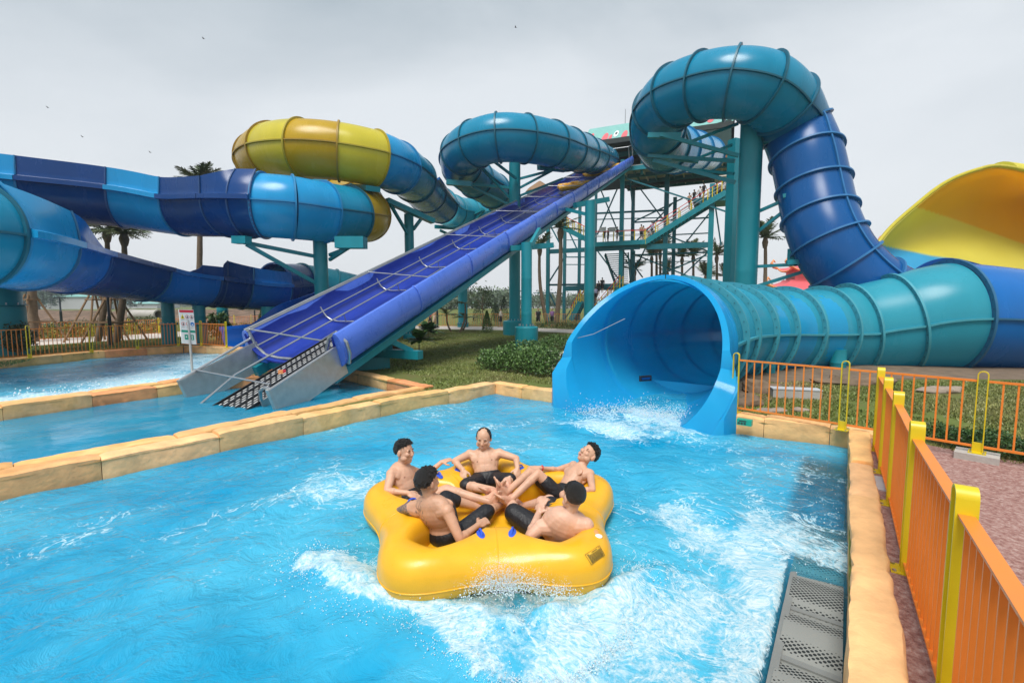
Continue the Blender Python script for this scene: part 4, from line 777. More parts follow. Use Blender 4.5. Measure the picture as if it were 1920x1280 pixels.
# ------------------------------------------------------------------ slide tower
TO = KO+kd*KT+kw*0; TO = Vector((TO.x, TO.y, 0)); tu = Vector((.914, -.406, 0)); tv = Vector((.406, .914, 0))
def tp(px, py, v=0.0):
    r = ray(px, py); o = TO+tv*v-Vector((0, 0, CAM_H)); t = o.dot(tv)/r.dot(tv); return Vector((0, 0, CAM_H))+r*t
tw_ = thing('slide_tower', 'tall teal steel tower with roofed top deck, landings and stairs behind the conveyor', 'tower', (TO.x, TO.y, Z0))
def tcol(px, py0, v, wd=.34, py1=None, m='steel'):
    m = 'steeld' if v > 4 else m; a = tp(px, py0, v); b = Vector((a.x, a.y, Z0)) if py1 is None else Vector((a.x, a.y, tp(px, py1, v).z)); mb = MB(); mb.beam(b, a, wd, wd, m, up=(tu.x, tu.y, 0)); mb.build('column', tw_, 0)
DKN, DKF = 0.2, 9.2
zd = tp(1250, 318, DKN).z
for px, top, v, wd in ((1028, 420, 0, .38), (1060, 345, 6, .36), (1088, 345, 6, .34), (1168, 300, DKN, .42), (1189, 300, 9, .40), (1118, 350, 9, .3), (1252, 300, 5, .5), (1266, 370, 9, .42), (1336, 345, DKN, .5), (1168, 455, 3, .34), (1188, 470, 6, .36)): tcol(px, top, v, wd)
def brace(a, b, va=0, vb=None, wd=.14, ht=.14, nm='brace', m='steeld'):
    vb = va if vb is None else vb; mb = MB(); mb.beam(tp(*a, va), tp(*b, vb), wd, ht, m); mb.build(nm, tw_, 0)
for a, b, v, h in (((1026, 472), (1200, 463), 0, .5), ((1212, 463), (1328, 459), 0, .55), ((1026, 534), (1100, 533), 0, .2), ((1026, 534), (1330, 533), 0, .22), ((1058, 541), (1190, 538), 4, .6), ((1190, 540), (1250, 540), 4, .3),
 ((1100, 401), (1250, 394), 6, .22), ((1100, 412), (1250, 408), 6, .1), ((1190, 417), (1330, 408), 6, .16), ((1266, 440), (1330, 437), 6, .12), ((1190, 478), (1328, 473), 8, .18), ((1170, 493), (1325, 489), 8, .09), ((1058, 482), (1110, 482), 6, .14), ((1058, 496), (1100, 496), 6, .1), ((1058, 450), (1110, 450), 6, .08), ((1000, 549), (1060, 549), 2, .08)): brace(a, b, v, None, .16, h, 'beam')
for a, b, v in (((1185, 475), (1325, 532), 3), ((1190, 535), (1325, 478), 3), ((1026, 534), (1057, 485), 1), ((1026, 540), (1050, 590), 1), ((1033, 425), (1062, 480), 3), ((1112, 385), (1100, 398), 5), ((1240, 437), (1330, 472), 5), ((1177, 300), (1189, 415), 4), ((1190, 415), (1280, 372), 6), ((1168, 470), (1205, 520), 4), ((1210, 465), (1180, 530), 4), ((1200, 535), (1340, 600), 2), ((1180, 560), (1195, 540), 3), ((1175, 335), (1365, 398), -.2), ((1036, 400), (1095, 450), 2), ((1060, 420), (1088, 480), 5), ((1120, 470), (1165, 530), 5), ((1095, 545), (1060, 596), 3), ((1190, 340), (1250, 420), 7), ((1262, 380), (1190, 455), 7), ((1270, 475), (1330, 400), 8), ((1255, 540), (1330, 470), 7), ((1120, 340), (1165, 450), 7), ((1168, 330), (1120, 440), 7), ((1336, 350), (1352, 460), 2)): brace(a, b, v, None, .15, .15)
# top deck
def tbox(px0, px1, py, th, v0, v1, m, name, parent=None, dz=0, za=None):
    a, b = tp(px0, py, v0), tp(px1, py, v0); z = a.z+dz if za is None else za; a2, b2 = a+tv*(v1-v0), b+tv*(v1-v0); ps = [Vector((p.x, p.y, z)) for p in (a, b, b2, a2)]; mb = MB(); mb.add(ps+[p-Vector((0, 0, th)) for p in ps], [(0, 1, 2, 3), (7, 6, 5, 4), (0, 4, 5, 1), (1, 5, 6, 2), (2, 6, 7, 3), (3, 7, 4, 0)], m)
    return mb.build(name, parent or tw_, 0)
tbox(1150, 1372, 314, .12, DKN, DKF, 'conc', 'deck'); 
for v in (DKN, 3.2, 6.2, DKF): a, b = tp(1150, 321, DKN), tp(1375, 306, DKN); z = tp(1150, 314, DKN).z-.34; a = Vector((a.x, a.y, z))+tv*(v-DKN); b = Vector((b.x, b.y, z))+tv*(v-DKN); mb = MB(); mb.beam(a, b, .2, .45, 'steel' if v == DKN else 'steeld'); mb.build('deck_beam', tw_, 0)
a = tp(1150, 314, DKN); b = tp(1375, 314, DKN); n_ = 12; z = a.z-.26
mb = MB()
for q in range(n_+1): p = a.lerp(b, q/n_); p.z = z; mb.beam(p, p+tv*9, .12, .26, 'alu' if q % 2 else 'steeld')
mb.build('joist', tw_, 0)
# roof: pitched, its long eave facing the conveyor, gable at right
ea, eb = tp(1092, 262, DKN-1), tp(1374, 262, DKN-1); ze = tp(1190, 254, DKN-1).z; ea.z = eb.z = ze; rg = 2.5
ri_a, ri_b = ea+tv*3.0+Vector((0, 0, rg)), eb+tv*3.0+Vector((0, 0, rg)); ba, bb = ea+tv*9+Vector((0, 0, -.1)), eb+tv*9+Vector((0, 0, -.1)); dn = Vector((0, 0, .14))
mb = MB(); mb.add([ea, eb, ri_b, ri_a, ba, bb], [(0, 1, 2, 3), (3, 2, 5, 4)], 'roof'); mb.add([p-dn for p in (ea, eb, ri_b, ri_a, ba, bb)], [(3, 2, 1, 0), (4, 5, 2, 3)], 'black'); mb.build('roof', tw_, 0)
mb = MB(); hd_ = Vector((0, 0, 1.3)); mb.beam(ea-Vector((0, 0, .25)), eb-Vector((0, 0, .25)), .14, .5, 'black'); mb.beam(ea+tv*8.8-Vector((0, 0, .9)), eb+tv*8.8-Vector((0, 0, .9)), .14, 1.9, 'gable'); mb.beam(ea+tv*4-Vector((0, 0, .5)), eb+tv*4-Vector((0, 0, .5)), .2, .5, 'steel'); mb.build('fascia', tw_, 0)
mb = MB(); e2 = eb+tu*.05; mb.add([e2, e2+tv*9-Vector((0, 0, .1)), e2+tv*3+Vector((0, 0, rg)), e2-Vector((0, 0, 2.3)), e2+tv*9-Vector((0, 0, 2.4))], [(0, 1, 2), (0, 3, 4, 1)], 'gable'); mb.add([p+tu*.06 for p in [e2, e2+tv*9-Vector((0, 0, .1)), e2+tv*3+Vector((0, 0, rg)), e2-Vector((0, 0, 2.3)), e2+tv*9-Vector((0, 0, 2.4))]], [(2, 1, 0), (1, 4, 3, 0)], 'gable'); mb.build('gable_panel', tw_, 0)
a, b = tp(1300, 245, -.8), tp(1372, 222, -.8); c, d = tp(1371, 278, -.8), tp(1330, 292, -.8); mb = MB(); mb.add([a, b, c, d]+[p+tv*.08 for p in (a, b, c, d)], [(3, 2, 1, 0), (4, 5, 6, 7), (0, 1, 5, 4), (1, 2, 6, 5), (2, 3, 7, 6), (3, 0, 4, 7)], 'gable'); mb.build('gable_panel', tw_, 0)
def on_roof(t, s): return ea.lerp(eb, t).lerp(ri_a.lerp(ri_b, t), s)+Vector((0, 0, .02))-tv*.02
mb = MB()
for t, s0, rx, rz in ((.16, .12, .022, .35), (.20, .1, .012, .2), (.30, .1, .02, .35), (.44, .12, .05, .55), (.51, .2, .02, .4), (.86, .6, .03, .5), (.05, .3, .018, .3)):
    ps = [on_roof(t+rx*math.cos(q*math.pi/10), max(.01, s0+rz*math.sin(q*math.pi/10))) for q in range(20)]; mb.add(ps, [tuple(range(20))], 'pink'); mb.build('painted_spot', tw_, 0); mb = MB()
mb = MB(); mb.add([on_roof(.235+.017*math.cos(q*math.pi/8), .3+.22*math.sin(q*math.pi/8))+Vector((0, 0, .01)) for q in range(16)], [tuple(range(16))], 'signw'); mb.add([on_roof(.235+.008*math.cos(q*math.pi/6), .32+.1*math.sin(q*math.pi/6))+Vector((0, 0, .02)) for q in range(12)], [tuple(range(12))], 'signk'); mb.build('painted_eye', tw_, 0)
for px in (1135, 1204, 1262, 1336):
    a = tp(px, 300, 1.0); mb = MB(); mb.beam(Vector((a.x, a.y, zd)), Vector((a.x, a.y, ze-.1)), .26, .26, 'steel', up=tu); mb.build('roof_post', tw_, 0)
tbox(1112, 1372, 300, 3.3, 6.6, 6.75, 'black', 'roof_shade_back', za=ze-.25); tbox(1112, 1372, 300, .1, DKN, 8.6, 'black', 'roof_shade_top', za=ze-.12)  # black sheets added to stand in for the shade under the roof
def railrun(a, b, h, m0, n, nm='railing', posts=True, rl=(1.0, .55)):
    mb = MB(); a, b = Vector(a), Vector(b)
    for k in rl: mb.beam(a+Vector((0, 0, h*k)), b+Vector((0, 0, h*k)), .06, .06, 'red' if k == 1 else 'rail')
    for q in range(n+1): p = a.lerp(b, q/n); mb.beam(p-Vector((0, 0, .3)), p+Vector((0, 0, h)), .07, .09, m0, up=tu)
    mb.build(nm, tw_, 0)
for p0, p1, v in (((1110, 313), (1152, 311), .4), ((1206, 311), (1222, 311), .3), ((1312, 302), (1345, 300), .3)): railrun(tp(*p0, v), tp(*p1, v), 2.0 if p0[0] > 1300 else 1.5, 'yfl', 2)
# landing, stairs
tbox(1100, 1210, 455, .5, -.4, 3.4, 'steel', 'landing'); tbox(1300, 1368, 372, .45, -.2, 3, 'steel', 'landing'); tbox(1140, 1200, 533, .35, 1, 4, 'steel', 'landing')
zl = tp(1150, 455, -.4).z
railrun(tp(1112, 455, -.35), tp(1210, 452, -.35), 1.15, 'yfl', 5); railrun(tp(1112, 452, 3.2), tp(1210, 449, 3.2), 1.15, 'rail', 5)
def stair(a, b, v0, v1, steps=16, nm='stair', rail=True, pm='yfl'):
    A0, B0 = tp(*a, v0), tp(*b, v0); mb = MB(); off = tv*(v1-v0)
    for o_ in (Vector(), off): mb.beam(A0+o_, B0+o_, .12, .55, 'steel')
    for q in range(steps): p = A0.lerp(B0, (q+.5)/steps); mb.beam(p, p+off, .32, .06, 'steeld')
    mb.build(nm, tw_, 0)
    if rail: railrun(A0+Vector((0, 0, .25)), B0+Vector((0, 0, .25)), 1.1, pm, 5, 'stair_railing', rl=(1.0, .7, .4)); railrun(A0+off+Vector((0, 0, .25)), B0+off+Vector((0, 0, .25)), 1.1, pm, 5, 'stair_railing')
stair((1208, 455), (1318, 386), -.3, 1.6); stair((1045, 421), (1098, 448), -.2, 1.4, 12); stair((1318, 386), (1362, 360), -.3, 1.6, 6)
# flight seen from below between the landings, and the lowest flight
A0, B0 = tp(1160, 478, 1.2), tp(1168, 532, 4.5); mb = MB()
for q in range(15): t = q/14; p = tp(1156+10*t, 476+54*t, 1.2+3.2*t); wv = (1.95-.75*t); mb.beam(p-tu*wv*.62, p+tu*wv*.62, .3, .07, 'steeld')
for sg in (-1, 1): mb.beam(tp(1156, 476, 1.2)+tu*sg*1.3, tp(1168, 532, 4.4)+tu*sg*.9, .12, .4, 'steel')
mb.build('stair', tw_, 0)
stair((1162, 540), (1106, 604), -2.4, -.6, 16, pm='yfl'); stair((1088, 566), (1070, 600), -2.4, -.9, 8, pm='yfl')
mb = MB(); a, b = tp(1110, 300, 4), tp(1110, 350, 4); a = tp(1172, 250, 3.5); mb.tube([a, Vector((a.x, a.y, tp(1172, 205, 3.5).z))], .05, 'rail', 5); mb.build('lightning_rod', tw_)
mb = MB(); a = tp(1148, 425, -.4); b = tp(1165, 425, -.4)
for px in (1130, 1148): p = tp(px, 430, -.42); mb.box(p, (.75, .05, .45), 'far', -.42)
mb.build('notice_board', tw_, 0)
tbox(1340, 1372, 330, .12, 0, 2.5, 'cream', 'parasol_board')
mb = MB(); a = tp(1352, 300, -.2)
for q in range(3): p = tp(1345, 288+7*q, 0); mb.box(p, (1.8, .08, .22), ['cream', 'orange', 'cream'][q], -.42)
mb.build('banner_board', tw_, 0)
# thatched parasol behind the middle column
b = at(1012, 345, 50); ps_ = thing('thatched_parasol', 'straw thatched parasol glimpsed behind the middle loop column', 'parasol', (b.x, b.y, b.z-3)); mb = MB(); mb.lathe(b, [(1.6, -.9), (1.3, -.55), (1.25, -.5), (.1, .3)], 'wood', 14); mb.build('thatch', ps_); mb = MB(); mb.tube([b-Vector((0, 0, 3)), b], .06, 'wood', 6); mb.build('pole', ps_)
mb = MB(); mb.box(b-Vector((0, 0, 3.05)), (6, 3, .12), 'steel', -.42); mb.build('platform', tw_, 0)
# ------------------------------------------------------------------ remeshed bodies
def solid(mb, vox, smooth_it=4, fac=.5):
    me = mb.mesh('tmp', 0); me.materials.clear(); o = bpy.data.objects.new('tmp', me); COL.objects.link(o)
    r = o.modifiers.new('r', 'REMESH'); r.mode = 'VOXEL'; r.voxel_size = vox; r.use_smooth_shade = True
    s_ = o.modifiers.new('s', 'SMOOTH'); s_.factor = fac; s_.iterations = smooth_it
    dg = bpy.context.evaluated_depsgraph_get(); ev = o.evaluated_get(dg); out = bpy.data.meshes.new_from_object(ev); bpy.data.objects.remove(o); bpy.data.meshes.remove(me); return out
def emit(me, name, m, parent=None, origin=None, colf=None):
    org = Vector(parent.location) if parent is not None else Vector(origin); n = len(me.vertices); co = np.empty(n*3, np.float32); me.vertices.foreach_get('co', co); co = co.reshape(-1, 3).astype(float)
    if colf is not None:
        c = colf(co); a = me.color_attributes.new('Col', 'FLOAT_COLOR', 'POINT'); a.data.foreach_set('color', np.c_[c, np.ones(n)].astype(np.float32).ravel())
    me.vertices.foreach_set('co', (co-np.array(org)).astype(np.float32).ravel()); me.materials.append(M[m]); me.polygons.foreach_set('use_smooth', [True]*len(me.polygons)); me.name = name; me.update()
    o = bpy.data.objects.new(name, me); COL.objects.link(o)
    if parent is not None: o.parent = parent
    else: o.location = org
    return o
def V3(*a): return Vector(a)
def headframe(face, up):
    f = Vector(face).normalized(); u = Vector(up); u = (u-f*u.dot(f)).normalized(); r = f.cross(u).normalized(); return f, u, r   # r = the person's right
def head(mb, c, f, u, r, s=1.0):
    c = Vector(c)
    def e(x, y, z, a, b, d): mb.ell(c+(r*x+f*y+u*z)*s, (r*a*s, f*b*s, u*d*s))
    e(0, -.012, .028, .077, .094, .088); e(0, .02, -.02, .068, .072, .085); e(0, .035, -.065, .052, .052, .045); e(0, .062, -.088, .026, .026, .024)
    for q in (-1, 1):
        e(q*.036, .066, -.012, .026, .022, .024); e(q*.030, .076, .026, .024, .012, .009); e(q*.079, -.008, -.004, .010, .020, .032); e(q*.05, .03, -.05, .028, .04, .03)
    mb.cap(c+(f*.083+u*.018)*s, c+(f*.102-u*.018)*s, .008*s, .012*s); e(0, .098, -.024, .017, .013, .010); e(0, .083, -.056, .026, .012, .007); e(0, .080, -.068, .022, .012, .008)
def hand(mb, wr, d, n, curl=.5, s=1.0, spread=.12, thumb=1, point=False):
    d = Vector(d).normalized(); n = Vector(n); n = (n-d*n.dot(d)).normalized(); sd = d.cross(n).normalized()*thumb; wr = Vector(wr)  # n: back of hand, sd: towards the thumb
    pc = wr+d*.045*s; mb.ell(pc, (sd*.042*s, d*.055*s, n*.017*s)); mb.cap(wr-d*.01, wr+d*.03*s, .026*s, .024*s)
    for k, (off, ln) in enumerate(((.030, .070), (.010, .078), (-.010, .073), (-.029, .058))):
        a = wr+d*.085*s+sd*off*s; ang = 0; p = a; cu = 0 if (point and k == 0) else (1.3 if point else curl)
        for q, fr in enumerate((.45, .32, .23)):
            ang += cu*(.35 if q == 0 else .75); v = (d*math.cos(ang)-n*math.sin(ang)+sd*spread*(off*12)*.3).normalized(); p2 = p+v*ln*fr*s; mb.cap(p, p2, (.0098-.001*q)*s, (.009-.001*q)*s, n=8); p = p2
    a = wr+d*.025*s+sd*.034*s; v = (d*.65+sd*.75-n*.35).normalized(); b = a+v*.038*s; mb.cap(a-v*.01, b, .013*s, .0115*s, n=8); v2 = (d*.9+sd*.2-n*.45).normalized(); mb.cap(b, b+v2*.030*s, .0112*s, .009*s, n=8)
def foot(mb, an, d, up, s=1.0):
    d = Vector(d).normalized(); up = Vector(up); up = (up-d*up.dot(d)).normalized(); sd = d.cross(up); an = Vector(an)
    mb.ell(an-up*.045*s-d*.025*s, (sd*.032*s, d*.042*s, up*.034*s)); mb.cap(an-up*.02*s, an+d*.12*s-up*.062*s, .036*s, .024*s); mb.ell(an+d*.125*s-up*.066*s, (sd*.046*s, d*.05*s, up*.018*s)); mb.cap(an-d*.02*s-up*.06*s, an+d*.1*s-up*.068*s, .030*s, .026*s)
    for k in range(5): mb.cap(an+d*.15*s-up*.068*s+sd*(.032-.016*k)*s, an+d*(.185-.008*abs(k-.6)-(.004*k))*s-up*.07*s+sd*(.036-.017*k)*s, (.013 if k == 0 else .0095)*s, (.012 if k == 0 else .0085)*s, n=8)
def limb(mb, a, b, c, r): mb.cap(a, b, r[0], r[1]); mb.cap(b, c, r[1]*.97, r[2]); m_ = Vector(b).lerp(Vector(c), .28); mb.ell(m_, [(Vector((1, 0, 0)))*r[3], Vector((0, 1, 0))*r[3], Vector((0, 0, 1))*r[3]])
def skin_cols(base, marks):
    def f(co):
        n = len(co); c = np.tile(np.array(base, float), (n, 1))
        nz = np.sin(co[:, 0]*31)*np.sin(co[:, 1]*37+1)*np.sin(co[:, 2]*29+2); c *= (1+.06*nz)[:, None]
        for kind, p, r_, col, k in marks:
            d = np.linalg.norm((co-np.array(p[:3]))/np.array(r_), axis=1) if kind == 'e' else None
            w_ = np.clip((1-d)*k, 0, 1)[:, None]; c = c*(1-w_)+np.array(col)*w_
        return c
    return f
def person(label, J, face, up=(0, 0, 1), base=(.62, .37, .25), bulk=1.07, hs=1.0, hair='full', curls=(.8, .8), hn=((0, 0, 1), (0, 0, 1)), points=(False, False), feet=((0, 1, .3), (0, 1, .3)), shorts=(.9, .9), tattoo=False, stripes=False, smile=False):
    J = {k: (at(*v) if len(v) == 3 and not isinstance(v, Vector) else v) for k, v in J.items()}
    pel = J['pel']; nk = J['neck']; hd_ = J['head']; sL, sR = J['sL'], J['sR']; hL, hR = J['hL'], J['hR']
    sx_ = (sR-sL).normalized(); spine = (nk-pel); sp = spine.normalized(); fr = sp.cross(sx_).normalized()*-1
    f, u, r = headframe(face, up); hs = hs*1.1
    if fr.dot((J['kL']+J['kR'])/2-pel) < 0: fr = -fr
    mb = MB(); B = bulk; ch = pel.lerp(nk, .66); sw = (sR-sL).length/2
    sxo = (sx_-sp*sx_.dot(sp)).normalized()
    mb.ell(ch+fr*.0, (sxo*sw*.86*B, fr*.108*B, sp*.19)); mb.ell(ch+sp*.07-fr*.012, (sxo*sw*.92, fr*.085*B, sp*.12)); mb.ell(pel.lerp(nk, .36)+fr*.012*B, (sxo*sw*.75*B, fr*.10*B, sp*.17)); mb.ell(pel.lerp(nk, .1), (sxo*.155*B, fr*.115*B, sp*.14))
    for q in (-1, 1): mb.ell(ch+sxo*q*sw*.42+fr*.060*B+sp*.045, (sxo*.085*B, fr*.022*B, sp*.055)); mb.ell(ch+sxo*q*sw*.5-fr*.055+sp*.05, (sxo*.07, fr*.034, sp*.09))
    mb.cap(nk-sp*.05, hd_-u*.04-f*.012, .058, .050); mb.ell(nk-sp*.03, (sxo*sw*.55, fr*.055, sp*.05))
    for s_ in (sL, sR): mb.cap(nk-sp*.015, s_+sp*.005, .048, .050); mb.cap(s_, s_.lerp(ch, .35), .056*B, .07*B)
    for s_, e_, w_ in ((sL, J['eL'], J['wL']), (sR, J['eR'], J['wR'])):
        limb(mb, s_, e_, w_, (.050*B, .037*B, .024*B, .038*B)); mb.ell(s_.lerp(e_, .42), [Vector((1, 0, 0))*.045*B, Vector((0, 1, 0))*.045*B, Vector((0, 0, 1))*.045*B])
    for h_, k_, a_ in ((hL, J['kL'], J['aL']), (hR, J['kR'], J['aR'])): limb(mb, h_, k_, a_, (.083*B, .056*B, .035, .054*B)); mb.ell(h_.lerp(k_, .3), [Vector((1, 0, 0))*.08*B, Vector((0, 1, 0))*.08*B, Vector((0, 0, 1))*.08*B])
    for i, (e_, w_, t_) in enumerate(((J['eL'], J['wL'], -1), (J['eR'], J['wR'], 1))):
        dd = J.get('dL' if i == 0 else 'dR', (w_-e_)); hand(mb, w_, dd, hn[i], curls[i], .98*hs, thumb=-t_, point=points[i])
    foot(mb, J['aL'], feet[0], (0, 0, 1) if len(feet[0]) == 3 else feet[0][3:], .98*hs); foot(mb, J['aR'], feet[1], (0, 0, 1) if len(feet[1]) == 3 else feet[1][3:], .98*hs)
    head(mb, hd_, f, u, r, hs)
    me = solid(mb, .0052, 7, .5)
    dk = np.array(base)*.16; lip = (.50, .16, .13); mk = []
    for q in (-1, 1):
        mk.append(('e', hd_+(r*q*.031+f*.088+u*.032)*hs, (.024, .022, .0085), (.02, .014, .012), 2.2)); mk.append(('e', hd_+(r*q*.030+f*.090+u*.010)*hs, (.018, .02, .0075), (.015, .01, .008), 2.6))
        mk.append(('e', hd_+(r*q*.014+f*.103-u*.030)*hs, (.006, .01, .004), dk, 1.5)); mk.append(('e', ch+sxo*q*sw*.50+fr*.105*B+sp*.005, (.016, .03, .016), (.22, .09, .06), 3)); mk.append(('e', hd_+r*q*.08*hs, (.012, .03, .035), (.66, .29, .20), .7))
    mk.append(('e', hd_+(f*.092-u*.062)*hs, (.030, .02, .014), lip, 1.6)); mk.append(('e', hd_+(f*.095-u*.062)*hs, (.024, .02, .0065), (.85, .8, .75) if smile else (.12, .03, .03), 2.2)); mk.append(('e', hd_+(f*.09-u*.045)*hs, (.03, .02, .004), np.array(base)*.55, .8))
    mk.append(('e', pel.lerp(nk, .30)+fr*.13*B, (.012, .03, .014), (.2, .09, .06), 2.5)); mk.append(('e', ch+fr*.12*B-sp*.02, (.012, .05, .12), np.array(base)*.8, .5))
    for k_ in ('kL', 'kR', 'eL', 'eR'): mk.append(('e', J[k_], (.075, .075, .075), np.array(base)*np.array([1.04, .78, .72]), .5))
    mk.append(('e', J['aL']+Vector(feet[0][:3]).normalized()*.1, (.12, .12, .12), np.array(base)*np.array([1.1, .85, .82]), .6)); mk.append(('e', J['aR']+Vector(feet[1][:3]).normalized()*.1, (.12, .12, .12), np.array(base)*np.array([1.1, .85, .82]), .6))
    if hair != 'thin':                                            # cropped sides
        mk.append(('e', hd_+(-f*.045+u*.005)*hs, (.098, .098, .10), (.05, .035, .03), 1.1))
    cf0 = skin_cols(base, mk)
    def cf(co):
        c = cf0(co)
        if tattoo:
            a, b = np.array(sL), np.array(J['eL']); ab = b-a; t = ((co-a)@ab)/(ab@ab); d = np.linalg.norm(co-a-np.clip(t, 0, 1)[:, None]*ab, axis=1); pz = np.sin(co[:, 0]*95+3*np.sin(co[:, 2]*70))*np.sin(co[:, 2]*90+2*np.sin(co[:, 1]*80))
            w_ = ((t > -.1)*(d < .07)*np.clip(.7+.5*pz, .5, .95))[:, None]; c = c*(1-w_)+np.array([.075, .08, .09])*w_
            q0 = np.array(ch-fr*.1-sxo*.085+sp*.02); e = np.abs((co-q0)@np.array(sxo))/.045; g = (co-q0)@np.array(sp); w2 = ((e < 1)*(np.abs(g) < .15)*(((co-q0)@np.array(fr)) < .06)*np.clip(1.4*np.sin(g*95+4*np.sin(e*5))*np.sin(e*7+g*30), 0, .75))[:, None]; c = c*(1-w2)+np.array([.08, .07, .07])*w2
        return c
    root = emit(me, 'person', 'skin', None, pel, cf); tag(root, label, 'person')
    # shorts
    mb = MB(); mb.ell(pel.lerp(nk, .06), (sxo*.175*B, fr*.133*B, sp*.125)); 
    for i, (h_, k_) in enumerate(((hL, J['kL']), (hR, J['kR']))):
        t = shorts[i]; e_ = h_.lerp(k_, min(t, 1)); mb.cap(h_, e_, .102*B, (.102+(.076-.102)*min(1, t))*B)
        if t > 1: a_ = (J['aL'], J['aR'])[i]; mb.cap(k_, k_.lerp(a_, t-1), .077*B, .066*B)
    for q in range(14):
        i = q % 2; h_, k_ = ((hL, J['kL']), (hR, J['kR']))[i]; t = random.uniform(.1, .9)*min(1, shorts[i]); p = h_.lerp(k_, t); ax = Vector((random.gauss(0, 1), random.gauss(0, 1), random.gauss(0, 1))).normalized()*.088*B*(1-.2*t); mb.cap(p+ax, p+ax*.95+(k_-h_)*.12, .012, .010, n=6)
    o = emit(solid(mb, .009, 3, .5), 'shorts', 'cloth', root)
    if stripes:
        h_, k_ = hR, J['kR']; dd = (k_-h_).normalized(); vw = (Vector((0, 0, CAM_H))-k_).normalized(); sd = dd.cross(vw).normalized(); mb = MB()
        for q in range(3): c0 = vw*.079*B+sd*(.018-.018*q)*-1; mb.tube([h_.lerp(k_, .55)+c0*1.08, h_.lerp(k_, .8)+c0*1.02, h_.lerp(k_, 1.0)+c0*.98], .0042, 'white', 5)
        mb.build('stripe', root, 60)
    # hair
    mb = MB(); rng = random.Random(hash(label) % 999 if False else len(label)); c = hd_+(-f*.012+u*.028)*hs
    if hair == 'thin':
        for q in range(260):
            a = rng.uniform(0, 6.28); el = rng.uniform(-.15, 1.35); d = r*math.cos(a)*math.cos(el)+f*math.sin(a)*math.cos(el)+u*math.sin(el)
            if d.dot(f) > .25-.0*d.dot(u) or (d.dot(f) > -.1 and abs(d.dot(r)) < .5): continue
            p = c+Vector((0, 0, 0))+(r*d.dot(r)*.079+f*d.dot(f)*.096+u*d.dot(u)*.090)*hs; mb.cap(p-d*.006, p+d*.003+f*.012, .012, .008, n=6)
    else:
        tl = .021 if hair == 'full' else .010
        for q in range(1700):
            a = rng.uniform(0, 6.28); el = math.asin(rng.uniform(-.45, 1)); d = r*math.cos(a)*math.cos(el)+f*math.sin(a)*math.cos(el)+u*math.sin(el)
            df, du, dr = d.dot(f), d.dot(u), d.dot(r)
            if du < .52*df+(.22 if df > 0 else .10+.25*df*0) and df > -.05: continue
            if df <= -.05 and du < -.42: continue
            if du < -.05 and df > -.35 and not (abs(dr) > .82 and du > -.28 and df < .3): continue
            p = c+(r*dr*.072+f*df*.090+u*du*.084)*hs; thin = .75 if du < .1 else 1; jit = Vector((rng.gauss(0, 1), rng.gauss(0, 1), rng.gauss(0, 1)))*.2
            dd = (d*.55+jit+((f*.7 if df < .15 else f*.1-u*.1) if du > .3 else -u*.8)).normalized(); mb.cap(p-d*.006, p+dd*tl*1.3*thin*rng.uniform(.4, 1.4), .0075, .0035, n=6)
        mb.ell(c-f*.022+u*.010*hs, (r*.081*hs, f*.084*hs, u*.086*hs))
    emit(solid(mb, .0048, 1, .4), 'hair', 'hair', root); return root, J
